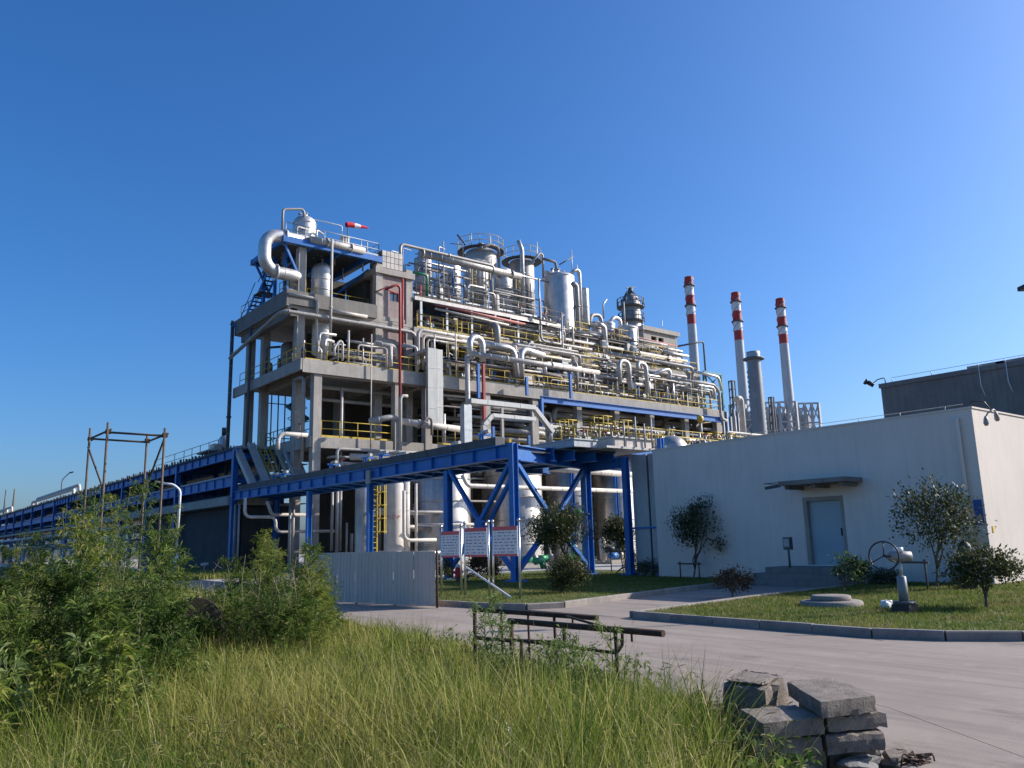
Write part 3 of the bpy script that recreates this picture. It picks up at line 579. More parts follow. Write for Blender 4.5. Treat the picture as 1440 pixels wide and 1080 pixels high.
# ------------------------------------------------------------------ stacked concrete slabs by the road edge
def slab(label, corners, zt, th, seed, mat='slab', rough=0.0022, name='concrete_slab', cat='concrete slab', group='stacked concrete slabs'):
    r_ = random.Random(seed); c = [Vector((p.x, p.y, 0)) for p in corners]; nu, nv = 9, 7; nz = 3; v = {}; vs = []; fs = []
    cen = sum(c, Vector()) / 4
    def P(u, w): return (c[0] * (1 - u) + c[1] * u) * (1 - w) + (c[3] * (1 - u) + c[2] * u) * w
    def vid(i, j, k):
        key = (i, j, k)
        if key not in v:
            p = P(i / nu, j / nv); z = zt - th * (1 - k / nz)
            ed = (i in (0, nu)) + (j in (0, nv)) + (k in (0, nz))
            jit = rough * (1.0 if ed == 1 else 2.3 if ed == 2 else 3.5)
            o = (cen - p).normalized() * abs(r_.gauss(0, 1)) * jit * (1 if (i in (0, nu) or j in (0, nv)) else 0)
            v[key] = len(vs); vs.append((p.x + o.x, p.y + o.y, z + (-1 if k == nz else 1 if k == 0 else 0) * abs(r_.gauss(0, 1)) * (jit * 0.8 if ed > 1 else jit * 0.35) + r_.gauss(0, 0.001)))
        return v[key]
    for k in (0, nz):
        for i in range(nu):
            for j in range(nv):
                f = (vid(i, j, k), vid(i + 1, j, k), vid(i + 1, j + 1, k), vid(i, j + 1, k)); fs.append(f if k else f[::-1])
    for k in range(nz):
        for i in range(nu):
            fs.append((vid(i, 0, k), vid(i + 1, 0, k), vid(i + 1, 0, k + 1), vid(i, 0, k + 1))); fs.append((vid(i + 1, nv, k), vid(i, nv, k), vid(i, nv, k + 1), vid(i + 1, nv, k + 1)))
        for j in range(nv):
            fs.append((vid(nu, j, k), vid(nu, j + 1, k), vid(nu, j + 1, k + 1), vid(nu, j, k + 1))); fs.append((vid(0, j + 1, k), vid(0, j, k), vid(0, j, k + 1), vid(0, j + 1, k + 1)))
    return tag(MB().add(vs, fs).build(name, mat), label, cat, group)
H3, H2, H1 = 0.47, 0.356, 0.236
slab('flat slab lying topmost on the stack by the road', [zz(1154, 987, H3), zz(1231, 978, H3), zz(1172, 952, H3), zz(1106, 957, H3)], H3, 0.112, 11)
slab('slab with a sunlit top on the left of the stack, second layer', [zz(1073, 1017, H2), zz(1159, 1008, H2), zz(1118, 990, H2), zz(1040, 996, H2)], H2, 0.115, 12)
slab('slab with a chipped corner directly under the topmost slab', [zz(1163, 1008, H2 - .003), zz(1246, 1000, H2 - .003), zz(1200, 976, H2 - .003), zz(1122, 986, H2 - .003)], H2 - .003, 0.112, 13, rough=0.0038)
slab('lower left slab of the stack, half behind grass', [zz(1060, 1044, H1), zz(1156, 1035, H1), zz(1115, 1012, H1), zz(1040, 1020, H1)], H1, 0.12, 14)
slab('lower right slab of the stack at the road side', [zz(1161, 1036, H1 - .004), zz(1245, 1030, H1 - .004), zz(1205, 1005, H1 - .004), zz(1120, 1012, H1 - .004)], H1 - .004, 0.12, 15, rough=0.004)
slab('bottom slab of the stack on the left, in the grass', [zz(1068, 1072, .08), zz(1162, 1062, .08), zz(1112, 1040, .08), zz(1040, 1046, .08)], .11, 0.18, 18)
slab('bottom slab of the stack on the right, by the rubble', [zz(1166, 1062, .07), zz(1240, 1056, .07), zz(1200, 1035, .07), zz(1122, 1040, .07)], .108, 0.18, 19, rough=0.004)
# broken block behind on the left
bk = [zz(1010, 960, 0.46), zz(1076, 969, 0.46), zz(1110, 953, 0.46), zz(1042, 942, 0.46)]
slab('rough broken concrete block behind the slab stack', bk, 0.46, 0.46, 16, 'slab', rough=0.014, name='broken_block', cat='concrete block', group=None)
slab('thin broken flake lying on top of the rough block', [b_.lerp(sum(bk, Vector()) / 4, 0.2) for b_ in bk], 0.485, 0.022, 17, 'slab', rough=0.008, name='broken_flake', cat='concrete flake', group=None)
for k, (px, py, s, mt, lb) in enumerate([(1205, 1072, (0.2, 0.1, 0.05), 'slab_pale', 'pale rubble lump at the foot of the slab stack'), (1262, 1062, (0.16, 0.06, 0.05), 'slab', 'dark elongated rubble lump right of the slab stack'),
      (1122, 1078, (0.15, 0.1, 0.06), 'slab', 'dark rubble lump at the bottom edge below the stack'), (904, 965, (0.10, 0.07, 0.07), 'slab_pale', 'pale broken lump at the road edge right of the trestle'),
      (938, 972, (0.13, 0.06, 0.04), 'slab_pale', 'flat pale piece at the broken road edge'), (985, 978, (0.09, 0.07, 0.05), 'slab', 'small grey lump at the road edge left of the slabs')]):
    q = zz(px, py, 0.03); stone('rubble', lb, 'rubble', (q.x, q.y, 0.02), s, mt, 40 + k, 'rubble along the road edge')
m = MB()
for k in range(46):
    t = k / 45; q = Vector((xof(EDGE, 4.6 + t * 4.5) - 0.14, 4.6 + t * 4.5, 0)); s = rng.uniform(0.04, 0.11)
    p = [q + Vector((rng.uniform(-.12, .16), rng.uniform(-.1, .1), 0)) for _ in range(1)][0]
    m.prism([(p.x + s * math.cos(a) * rng.uniform(.6, 1.2), p.y + s * math.sin(a) * rng.uniform(.6, 1.2)) for a in (0.2, 1.3, 2.4, 3.4, 4.5, 5.5)], -0.08, rng.uniform(0.0, 0.05))
stuff(tag(m.build('crushed_edge', 'slab'), 'crumbled dark concrete fragments along the road edge', 'fragments'))
q = zz(1288, 1072, 0.0); m = MB()
for k in range(14): m.tube([(q.x + rng.uniform(-.16, .16), q.y + rng.uniform(-.1, .1), 0.01), (q.x + rng.uniform(-.16, .16), q.y + rng.uniform(-.1, .1), rng.uniform(.03, .07)), (q.x + rng.uniform(-.2, .2), q.y + rng.uniform(-.1, .1), 0.01)], 0.006, 4)
stuff(tag(m.build('dead_roots', 'rust'), 'small tangle of dead roots on the road beside the slabs', 'debris'))
# scrap of plastic sheeting in the grass
q = zz(718, 1058, 0.12); r_ = random.Random(5); vs = []; n = 9
for i in range(n):
    for j in range(n): vs.append((q.x + (i - 4) * 0.022 + r_.gauss(0, .006), q.y + (j - 4) * 0.030 + r_.gauss(0, .006), 0.12 + 0.27 * (1 - i / (n - 1)) * (1 - abs(j - 4) / 8) + r_.gauss(0, 0.018)))
tag(MB().add(vs, [(i * n + j, (i + 1) * n + j, (i + 1) * n + j + 1, i * n + j + 1) for i in range(n - 1) for j in range(n - 1)], True).build('plastic_scrap', 'rag_white'), 'crumpled white plastic scrap caught in the foreground grass', 'plastic scrap')
# round rusty plate leaning in the weeds
q = at(268, 884, Z=0.0); dd = at(268, 872, D=11.5)
t = thing('rusted_drum', 'dark rusted round drum end half hidden in the weeds', 'drum', (dd.x, dd.y, 0))
nx = Vector((-0.5, -0.75, 0.42)).normalized()
MB().cyl((dd.x, dd.y, dd.z - 0.1), Vector((dd.x, dd.y, dd.z - 0.1)) - nx * 0.5, 0.42, n=28).build('shell', 'rust', t)
MB().rings([Vector((dd.x, dd.y, dd.z - 0.1)) + nx * 0.002, Vector((dd.x, dd.y, dd.z - 0.1)) + nx * 0.02], [0.44, 0.43], 28).build('rim', 'rust', t)

# ------------------------------------------------------------------ street lamp and scaffold at left
q = at(246, 812, Z=0)
t = thing('curved_lamp', 'white gooseneck lamp post in front of the dark shed', 'lamp post', q)
hz_ = at(248, 700, Y=q.y).z
MB().rings([q, q + Vector((0, 0, 1.3)), q + Vector((0, 0, 1.35))], [0.15, 0.14, 0.09], 12).build('base_sleeve', 'plastic_white', t)
MB().tube([q + Vector((0, 0, 1.3)), q + Vector((0.05, 0, hz_ + 0.45)), q + Vector((-0.35, 0.1, hz_ + 0.78)), q + Vector((-0.9, 0.3, hz_ + 0.85))], 0.07, 10, 0.45).build('post', 'plastic_white', t)
MB().bar(q + Vector((-0.85, 0.25, hz_ + 0.92)), q + Vector((-1.3, 0.4, hz_ + 0.97)), 0.16, 0.08).build('lamp_head', 'pipe_grey', t)
sc_ = thing('scaffold_frame', 'bare rusty scaffold pole frame rising above the weeds', 'scaffold', at(180, 800, D=19) * 1.0)
sc_.location.z = 0
def sp3(px, py, D): return at(px, py, D=D)
NE, FA = 18.0, 19.6
for px, top, D, bot in ((152, 594, NE, 150), (232, 602, NE, 226), (127, 602, FA, 124), (207, 612, FA, 205)):
    a = sp3(px, top, D); MB().cyl((a.x, a.y, 0), a, 0.027, n=8).build('standard', 'scaffold_rust', sc_)
for (p, q) in (((124, 618, FA), (156, 604, NE)), ((153, 608, NE), (234, 613, NE)), ((127, 617, FA), (211, 622, FA)), ((205, 622, FA), (236, 610, NE))):
    MB().cyl(sp3(*p), sp3(*q), 0.025, n=8).build('ledger', 'scaffold_rust', sc_)
for (p, q) in (((124, 629, FA), (146, 690, NE)), ((233, 612, NE), (198, 705, FA)), ):
    MB().cyl(sp3(*p), sp3(*q), 0.024, n=8).build('brace', 'scaffold_rust', sc_)
for px, py, D in ((127, 617, FA), (152, 607, NE), (232, 612, NE), (207, 620, FA)):
    a = sp3(px, py, D); MB().box(a.x - .05, a.x + .05, a.y - .05, a.y + .05, a.z - .05, a.z + .05).build('coupler', 'rust', sc_)
# ------------------------------------------------------------------ blue pipe bridge
rng = random.Random(21)
B1X, B2X = 19.3, 21.7
YB0, YB1 = 24.1, 54.4
ZT, ZB = 5.30, 4.74
br = thing('pipe_bridge', 'blue steel pipe bridge on braced columns crossing in front of the plant', 'pipe bridge', (20.5, 39, 0))
def bcol(x, y, top, w=0.34, par=None):
    c = MB().ibeam((x, y, 0.05), (x, y, top), w, w, 0.035, up=(1, 0, 0)).build('column', 'blue_paint', par or br)
    MB().box(x - 0.32, x + 0.32, y - 0.32, y + 0.32, 0.0, 0.16).build('base_plate', 'blue_paint', c)
    for s in (-1, 1): MB().add([(x + s * .02, y - .3, .16), (x + s * .02, y + .3, .16), (x + s * .02, y + .17, .6), (x + s * .02, y - .17, .6)], [(0, 1, 2, 3)]).build('gusset', 'blue_paint', c)
    return c
for y in (24.25, 28.75, 35.6, 42.6): bcol(B1X, y, ZT + (0.02 if y < 25 else -0.7), 0.28 if y < 30 else 0.26)
bcol(25.0, 23.8, 5.0, 0.25); bcol(24.85, 26.1, 5.0, 0.34); bcol(25.02, 21.8, 5.55, 0.2)
# main girders with stiffeners
for x, y0 in ((B1X, YB0 + 0.2), (B2X, 24.6)):
    g = MB().ibeam((x, y0, (ZT + ZB) / 2), (x, YB1, (ZT + ZB) / 2), 0.3, ZT - ZB, 0.04).build('girder', 'blue_paint', br)
    y = y0 + 0.9
    while y < YB1:
        MB().box(x - 0.135, x + 0.135, y - 0.012, y + 0.012, ZB + 0.042, ZT - 0.042).build('stiffener', 'blue_paint', g); y += 1.55
MB().ibeam((B1X + 0.25, 24.3, ZT - 0.36), (24.7, 26.05, ZT - 0.36), 0.3, 0.6, 0.04).build('end_girder', 'blue_paint', br)
MB().ibeam((24.98, 23.95, ZT - 0.56), (24.87, 25.9, ZT - 0.56), 0.25, 0.45, 0.04).build('end_girder', 'blue_paint', br)
MB().ibeam((B2X + 0.2, 28.75, ZT - 0.36), (25.0, 28.75, ZT - 0.36), 0.3, 0.6, 0.04).build('end_girder', 'blue_paint', br)
for x in (22.6, 23.8, 24.9): MB().ibeam((x, 24.35, ZT - 0.3), (x, 28.6, ZT - 0.3), 0.2, 0.4, 0.03).build('floor_beam', 'blue_paint', br)
y = 25.4
while y < YB1:
    MB().ibeam((B1X + 0.16, y, ZB + 0.25), (B2X - 0.16, y, ZB + 0.25), 0.16, 0.3, 0.025).build('floor_beam', 'blue_paint', br)
    if y < YB1 - 1.7: MB().bar((B1X + 0.2, y + 0.1, ZB + 0.05), (B2X - 0.2, y + 1.5, ZB + 0.05), 0.07, 0.05).build('plan_brace', 'blue_paint', br)
    y += 1.62
MB().box(B1X + 0.17, B2X - 0.17, 24.6, YB1, ZT - 0.27, ZT - 0.21).build('deck', 'tray_dark', br)
MB().box(B2X + 0.17, 25.0, 24.32, 28.6, ZT - 0.1, ZT - 0.05).build('deck', 'tray_dark', br)
def xbrace(p00, p10, p01, p11, w=0.17):
    """bottom a, bottom b, top a, top b"""
    a, b_, c, d_ = map(Vector, (p00, p10, p01, p11)); m = (a + b_ + c + d_) / 4; m.z = m.z * 0.92
    for e in (a, b_, c, d_): MB().bar(m, e, w, w * 0.9).build('brace', 'blue_paint', br)
    s = MB(); s.cyl(m + Vector((-.02, -.02, 0)) - Vector((0.1 if abs(a.x - b_.x) < .1 else 0, 0.1 if abs(a.y - b_.y) < .1 else 0, 0)), m + Vector((0.1 if abs(a.x - b_.x) < .1 else 0, 0.1 if abs(a.y - b_.y) < .1 else 0, 0)), 0.24, n=8); s.build('gusset', 'blue_paint', br)
xbrace((B1X, 24.4, 0.5), (B1X, 28.6, 0.5), (B1X, 24.4, 4.6), (B1X, 28.6, 4.6), 0.17)
for a_, b2 in (((B1X + 0.55, 24.6, 4.55), (B1X + 0.4, 26.4, 2.35)), ((B1X + 0.5, 24.6, 0.6), (B1X + 0.4, 26.4, 2.35))): MB().bar(a_, b2, 0.16, 0.14).build('brace', 'blue_paint', br)
xbrace((B1X + .2, 24.35, 0.5), (24.65, 26.05, 0.5), (B1X + .2, 24.35, 4.6), (24.65, 26.05, 4.6), 0.18)
# cable trays riding on the bridge
def tray(label, pts, w, h, mat='tray', group=None, name='cable_tray', ribs=True, lid=True):
    pts = [Vector(p) for p in pts]; t = thing(name, label, 'cable tray', pts[0].lerp(pts[-1], .5) - Vector((0, 0, h)), group)
    for i in range(len(pts) - 1):
        p, q = pts[i], pts[i + 1]; d = q - p; L_ = d.length; d /= L_
        up = (0, 0, 1) if abs(d.z) < 0.95 else (0, 1, 0)
        n = max(1, int(L_ / 2.0))
        for k in range(n):
            a = p + d * (L_ * k / n + (0.006 if k else 0)); b_ = p + d * (L_ * (k + 1) / n - 0.006); MB().bar(a, b_, w, h, up).build('tray_section', mat, t)
        if ribs:
            for k in range(n): a = p + d * (L_ * (k + 0.5) / n); MB().bar(a - d * 0.03, a + d * 0.03, w + 0.03, h + 0.03, up).build('clip', mat, t)
    return t
tray('long dark grey cable tray along the near edge of the pipe bridge', [(B1X + 0.1, 25.2, ZT + 0.18), (B1X + 0.1, 53.5, ZT + 0.18)], 0.42, 0.34, 'tray_dark')
tray('pale cable tray along the middle of the pipe bridge', [(B1X + 1.0, 29, ZT + 0.10), (B1X + 1.0, 53.5, ZT + 0.10)], 0.5, 0.16, 'tray')
tray('wide grey cable tray along the far edge of the pipe bridge', [(B2X + 0.0, 26.5, ZT + 0.16), (B2X + 0.0, 51, ZT + 0.16)], 0.6, 0.26, 'tray')
MB_ = thing('tray_housing', 'white sheet-metal tray housing on the corner of the pipe bridge', 'cable tray', (25, 25, ZT))
MB().box(23.5, 26.4, 23.35, 26.6, ZT - 0.04, ZT + 0.05).build('floor_sheet', 'pipe_white', MB_)
for k in range(4): MB().box(24.05 + k * 0.585, 24.05 + k * 0.585 + 0.575, 23.5, 26.3, ZT + 0.06, ZT + 0.42).build('cover', 'pipe_white', MB_)
MB().box(23.95, 26.5, 23.42, 26.4, ZT + 0.425, ZT + 0.48).build('lid', 'tray', MB_)
MB().box(22.2, 23.45, 23.9, 26.4, ZT + 0.0, ZT + 0.28).build('side_tray', 'galvanised', MB_)
MB().box(22.15, 23.5, 23.85, 26.45, ZT + 0.285, ZT + 0.33).build('side_lid', 'tray', MB_)
for k, x in enumerate((24.5, 25.2, 25.75, 26.2)):
    tag(MB().cyl((x, 23.3, ZT + 0.05), (x, 23.3, ZT + 1.1 + 0.25 * (k % 2)), 0.035, n=8).build('upright_conduit', 'pipe_grey'), 'short upright conduit in front of the white tray housing', 'conduit', 'conduits at the tray housing')
# small pipes and supports on the bridge
for k, (x, r_) in enumerate(((B1X + 0.55, 0.06), (B1X + 0.72, 0.045), (B1X + 1.5, 0.09), (B1X + 1.75, 0.06))):
    tag(MB().cyl((x, 26, ZT + 0.14 + r_), (x, 53.8, ZT + 0.14 + r_), r_, n=8).build('bridge_pipe', ('pipe_white', 'pipe_grey', 'pipe_grey', 'pipe_white')[k]), 'slim pipe lying lengthwise on the blue pipe bridge', 'pipe', 'pipes lying on the bridge')
for k in range(13):
    y = 27.5 + k * 2.05 + rng.uniform(-.3, .3); x = B1X + 0.75; h = rng.choice((0.3, 0.45, 0.7))
    t = thing('pipe_support', 'small blue stub support with a clamp on the bridge deck', 'pipe support', (x, y, ZT), 'stub supports on the bridge')
    MB().ibeam((x, y, ZT - 0.2), (x, y, ZT + h), 0.14, 0.14, 0.02, up=(1, 0, 0)).build('post', 'blue_paint', t)
    MB().box(x - 0.2, x + 0.5, y - 0.06, y + 0.06, ZT + h + 0.001, ZT + h + 0.08).build('arm', 'blue_paint', t)
    MB().cyl((x + 0.2, y - 0.3, ZT + h + 0.17), (x + 0.2, y + 0.3, ZT + h + 0.17), 0.085, n=8).build('clamp', 'pipe_white', t)
q = at(518, 670, X=B1X - 0.18)
tag(MB().box(q.x - 0.05, q.x + 0.02, q.y - 0.2, q.y + 0.2, q.z - 0.35, q.z + 0.3).build('junction_box', 'pipe_grey'), 'grey junction box on the web of the bridge girder', 'junction box')
# sloping trays and stair at the joint with the rack
for k, (x, w, yt, zt_, yb, zb_) in enumerate(((19.5, 0.42, 55.0, 8.35, 51.6, 5.5), (20.35, 0.42, 54.6, 8.6, 51.4, 5.6), (21.85, 0.2, 53.4, 8.0, 50.9, 5.6), (22.35, 0.85, 52.6, 7.9, 50.4, 5.7))):
    t = thing('sloping_tray', ('leftmost grey cable tray sloping down onto the bridge', 'grey cable tray sloping down just left of the yellow stair', 'narrow grey cable tray sloping down right of the yellow stair', 'broad grey cable tray sloping down, rightmost of four')[k], 'cable tray', (x, (yt + yb) / 2, zb_), 'sloping trays at the rack joint')
    up = Vector((0, zt_ - zb_, -(yt - yb))).normalized()
    MB().bar((x, yt, zt_), (x, yb, zb_), w, 0.22, (0, -1, 1)).build('tray_section', 'tray', t)
    for s in (-1, 1): MB().bar((x + s * w / 2, yt + .05, zt_ + .05), (x + s * w / 2, yb + .05, zb_ + .05), 0.04, 0.3, (0, -1, 1)).build('side_flange', 'tray', t)
t = thing('yellow_stair', 'steep yellow steel stair beside the sloping cable trays', 'stair', (21.1, 52.5, ZT))
for x in (20.75, 21.5):
    MB().bar((x, 54.3, 8.4), (x, 51.2, ZT + 0.1), 0.05, 0.2, (0, -1, 1)).build('stringer', 'yellow_paint', t)
    MB().tube([(x, 54.3, 9.4), (x, 51.2, ZT + 1.1), (x, 51.0, ZT + 0.1)], 0.03, 6).build('handrail', 'yellow_paint', t)
    for k in range(4): MB().cyl((x, 53.9 - k * .8, 8.05 - k * .8), (x, 53.9 - k * .8, 9.05 - k * .8), 0.02, n=5).build('baluster', 'yellow_paint', t)
for k in range(11): MB().box(20.78, 21.47, 51.25 + k * .285, 51.5 + k * .285, ZT + .2 + k * .285, ZT + .23 + k * .285).build('tread', 'galvanised', t)

# ------------------------------------------------------------------ two-level pipe rack running away to the left
R1X, R2X = 19.3, 22.3
rk = thing('pipe_rack', 'long two-level blue pipe rack running away to the far left', 'pipe rack', (20.8, 110, 0))
ys = [54.6, 67.5] + [76 + 9 * k for k in range(18)]
for i, y in enumerate(ys):
    for x in (R1X, R2X):
        MB().ibeam((x, y, 0), (x, y, 8.2), 0.36, 0.36, 0.03, up=(1, 0, 0)).build('column', 'blue_paint', rk)
    for z in (5.2, 6.1, 7.75): MB().ibeam((R1X + .2, y, z), (R2X - .2, y, z), 0.25, 0.4, 0.03).build('cross_beam', 'blue_paint', rk)
for x in (R1X - 0.01, R2X + 0.01):
    for i in range(len(ys) - 1):
        a, b_ = ys[i] + 0.19, ys[i + 1] - 0.19
        for z, h in ((7.9, 0.62), (6.05, 0.7)):
            g = MB().ibeam((x, a, z), (x, b_, z), 0.25, h, 0.035).build('longitudinal_beam', 'blue_paint', rk)
            if i < 7:
                n = max(3, int((b_ - a) / 1.7))
                for k in range(1, n): MB().box(x - .11, x + .11, a + (b_ - a) * k / n - .012, a + (b_ - a) * k / n + .012, z - h / 2 + .037, z + h / 2 - .037).build('stiffener', 'blue_paint', g)
MB().box(R1X - 0.35, R2X + 0.3, 54.85, 100, 4.45, 4.98).build('walkway_slab', 'concrete', rk)
MB().box(R1X - 0.25, R2X + 0.25, 54.7, 215, 8.215, 8.30).build('top_deck', 'tray_dark', rk)
for z_ in (5.02, 6.42, 8.22): MB().box(R2X + .3, 28.0, 62.2, 215, z_ - .06, z_).build('side_deck', 'tray_dark', rk)  # dark decks added to block the sky between the rack levels
for y in ys[1:]: MB().ibeam((28.0, y, 0), (28.0, y, 8.1), 0.36, 0.36, 0.03, up=(1, 0, 0)).build('column', 'blue_paint', rk)
rail = MB()
for y in np.arange(55, 214, 0.75): rail.cyl((R1X - 0.2, y, 8.3), (R1X - 0.2, y, 8.42 + 0.05 * ((int(y * 7) % 4))), 0.06 if int(y) % 2 else 0.1, n=5)
stuff(rail.build('clamp_row', 'tray_dark', rk))
MB().box(R1X - 0.2, R2X + 0.3, 100.05, 215, 4.45, 4.75).build('walkway_slab', 'concrete', rk)
for k in range(10):
    x = R1X - .1 + (k % 5) * 0.55; z = 2.2 if k < 5 else 3.5; r_ = (0.2, 0.14, 0.24, 0.16, 0.2)[k % 5]
    tag(MB().cyl((x, 80.5, z + r_), (x, 214, z + r_), r_, n=8).build('rack_pipe', ('pipe_grey', 'pipe_white', 'dark_pipe', 'pipe_grey')[k % 4]), 'long pipe on the low levels of the far pipe rack', 'pipe', 'pipes on the rack low levels')
for y in ys[3:]: MB().box(R1X - .3, R2X + .3, y - .12, y + .12, 1.95, 2.19).box(R1X - .3, R2X + .3, y - .12, y + .12, 3.25, 3.49).build('low_cross_beam', 'blue_paint', rk)
for k in range(7):
    x = R1X + 0.25 + k * 0.42; r_ = (0.09, 0.14, 0.07, 0.16, 0.1, 0.12, 0.08)[k]
    tag(MB().cyl((x, 54.9, 8.32 + r_), (x, 214, 8.32 + r_), r_, n=8).build('rack_pipe', ('pipe_grey', 'pipe_white', 'pipe_grey', 'aluminium')[k % 4]), 'long pipe on the top deck of the receding pipe rack', 'pipe', 'pipes on the rack top deck')
    tag(MB().cyl((x, 54.9, 6.42 + r_), (x, 214, 6.42 + r_), r_, n=8).build('rack_pipe', ('pipe_white', 'pipe_grey', 'aluminium', 'pipe_grey')[k % 4]), 'long pipe on the middle level of the receding pipe rack', 'pipe', 'pipes on the rack middle level')
    tag(MB().cyl((x, 54.9, 5.0 + r_), (x, 214, 5.0 + r_), r_ * 0.8, n=8).build('rack_pipe', ('pipe_grey', 'pipe_white')[k % 2]), 'long pipe just above the concrete slab of the rack', 'pipe', 'pipes above the rack slab')
# expansion loops
for (px, py0, py1, lb) in ((112, 682, 697, 'tall white expansion loop on the rack beside the scaffold'), (104, 688, 700, 'lower white expansion loop on the rack beside the scaffold'), (17, 713, 727, 'tall white expansion loop on the far rack at the left edge'), (10, 717, 727, 'lower white expansion loop on the far rack at the left edge')):
    q = at(px, py0, X=R1X + 0.6); zz0 = 8.4; 
    tag(MB().tube([(R1X + .6, q.y, zz0), (R1X + .6, q.y, q.z), (R1X + .6, q.y * 1.28, q.z), (R1X + .6, q.y * 1.28, zz0)], 0.2, 10, 0.9).build('expansion_loop', 'pipe_white'), lb, 'pipe')
for (px, pt, lb) in ((5, 690, 'blue-grey mast on the far rack, leftmost of two'), (17, 689, 'thin tan mast on the far rack, second from the left edge')):
    q = at(px, 725, X=R2X); tp = at(px, pt, X=R2X); tag(MB().rings([(R2X, q.y, 8.3), (R2X, q.y, tp.z)], [0.22, 0.1], 8).build('mast', 'dark_pipe' if px < 10 else 'scaffold_rust'), lb, 'mast')
q = at(86, 690, X=R2X); t = thing('rack_lamp', 'thin curved lamp on the far pipe rack by the expansion loops', 'lamp', (R2X, q.y, 8.3))
MB().tube([(R2X, q.y, 8.3), (R2X, q.y, q.z + 1.6), (R2X + .8, q.y - .6, q.z + 2.6)], 0.07, 6, 0.8).build('post', 'dark_pipe', t); MB().bar((R2X + .8, q.y - .6, q.z + 2.6), (R2X + 1.3, q.y - .9, q.z + 2.75), 0.3, 0.16).build('lamp_head', 'dark_pipe', t)
# equipment on the rack top near the joint
t = thing('rack_platform', 'small railed platform with a stub tank on the rack top', 'platform', (20.8, 62, 8.3))
for y in (58.5, 60.5, 62.5, 64.5, 66.5, 69, 72, 75): MB().cyl((R1X + .1, y, 8.3), (R1X + .1, y, 9.3), 0.03, n=5).build('rail_post', 'pipe_grey', t)
for z in (8.8, 9.3): MB().cyl((R1X + .1, 58.5, z), (R1X + .1, 75, z), 0.025, n=5).build('rail_bar', 'pipe_grey', t)
yq = at(313, 640, X=R2X).y; MB().rings([(R2X, yq, 8.3), (R2X, yq, 10.4), (R2X, yq, 10.7)], [0.35, 0.35, 0.1], 12).build('stub_tank', 'aluminium', t)
MB().box(R2X - 1.6, R2X + 2.0, yq - 1.5, yq + 1.5, 9.15, 9.25).build('grating', 'tray_dark', t)
MB().box(R2X - .9, R2X - .3, yq - .5, yq + .5, 9.25, 9.9).build('cabinet', 'pipe_white', t); MB().cyl((R2X + .05, yq, 10.7), (R2X + .05, yq, 11.3), 0.2, n=8).build('vent', 'dark_pipe', t)
# dark shed under the rack
sh = thing('rack_shed', 'dark sheet-clad shed standing beneath the pipe rack', 'shed', (21.5, 65, 0))
y = 54.9; k = 0
while y < 80:
    MB().box(R1X + 0.55, R1X + 0.6 + 0.03 * (k % 2), y, y + 0.92, 0.0, 4.4).build('wall_sheet', 'shed_dark', sh); y += 0.93; k += 1
MB().box(R1X + 0.7, R2X + 1.5, 54.9, 80, 4.36, 4.42).build('roof', 'shed_dark', sh)
MB().box(R1X + 0.7, R2X + 1.5, 54.7, 54.85, 0, 4.3).build('end_wall', 'shed_dark', sh)
q = at(287, 808, Z=0); t = thing('ground_valve', 'small white valve head standing on the ground before the dark shed', 'valve', (q.x, q.y, 0))
MB().lathe([(0.0, 0), (0.9, 0), (0.9, 0.14), (0, 0.14)], (q.x, q.y, 0), 16).build('pad', 'kerb', t); MB().cyl((q.x, q.y, 0.1), (q.x, q.y, .75), 0.05, n=8).build('stem', 'pipe_grey', t); MB().cyl((q.x - .2, q.y + .1, .6), (q.x + .2, q.y - .1, .66), 0.09, n=8).build('body', 'pipe_white', t)
for k, px in enumerate((327, 333)):
    q = at(px, 809, X=R1X - 0.35 + k * 0.1); tag(MB().cyl((q.x, q.y, 0), (q.x, q.y, 4.4), 0.07, n=8).build('downpipe', 'pipe_grey'), 'slim grey downpipe at the first rack column', 'pipe', 'downpipes at the rack end')
# ------------------------------------------------------------------ process structure (concrete frame)
rng = random.Random(33)
YF, YT, YR = 49.0, 51.2, 60.6
X0, X1 = 22.5, 65.0
Z1, Z2, Z3, Z4 = 8.6, 13.6, 17.8, 20.3
ps = thing('process_structure', 'tall concrete process structure packed with vessels and pipes', 'process building', (44, 55, 0))
def part(name, mat, *boxes, par=None):
    m = MB()
    for b_ in boxes: m.box(*b_)
    return m.build(name, mat, par or ps)
def col(x, y, z1, w=0.56, z0=0.0): return part('column', 'concrete', (x - w / 2, x + w / 2, y - w / 2, y + w / 2, z0, z1))
XF = [22.5, 28.6, 31.1, 36.4, 41.2, 46.0, 50.5, 55.0, 59.8, 64.6]
for x in XF: col(x, YF, Z2 - 0.02)
XT = [22.3, 28.4, 31.0, 36.4, 41.2, 46.0, 50.5, 55.0, 59.8, 64.6]
for x in XT: col(x, YT + 0.3, 22.3 if x < 31.5 else Z3 - 0.02)
for x in XT: col(x, 57.6, 18.0 if x > 23 else 18.0)
for x in XT[:4]: col(x, YR, 18.0)
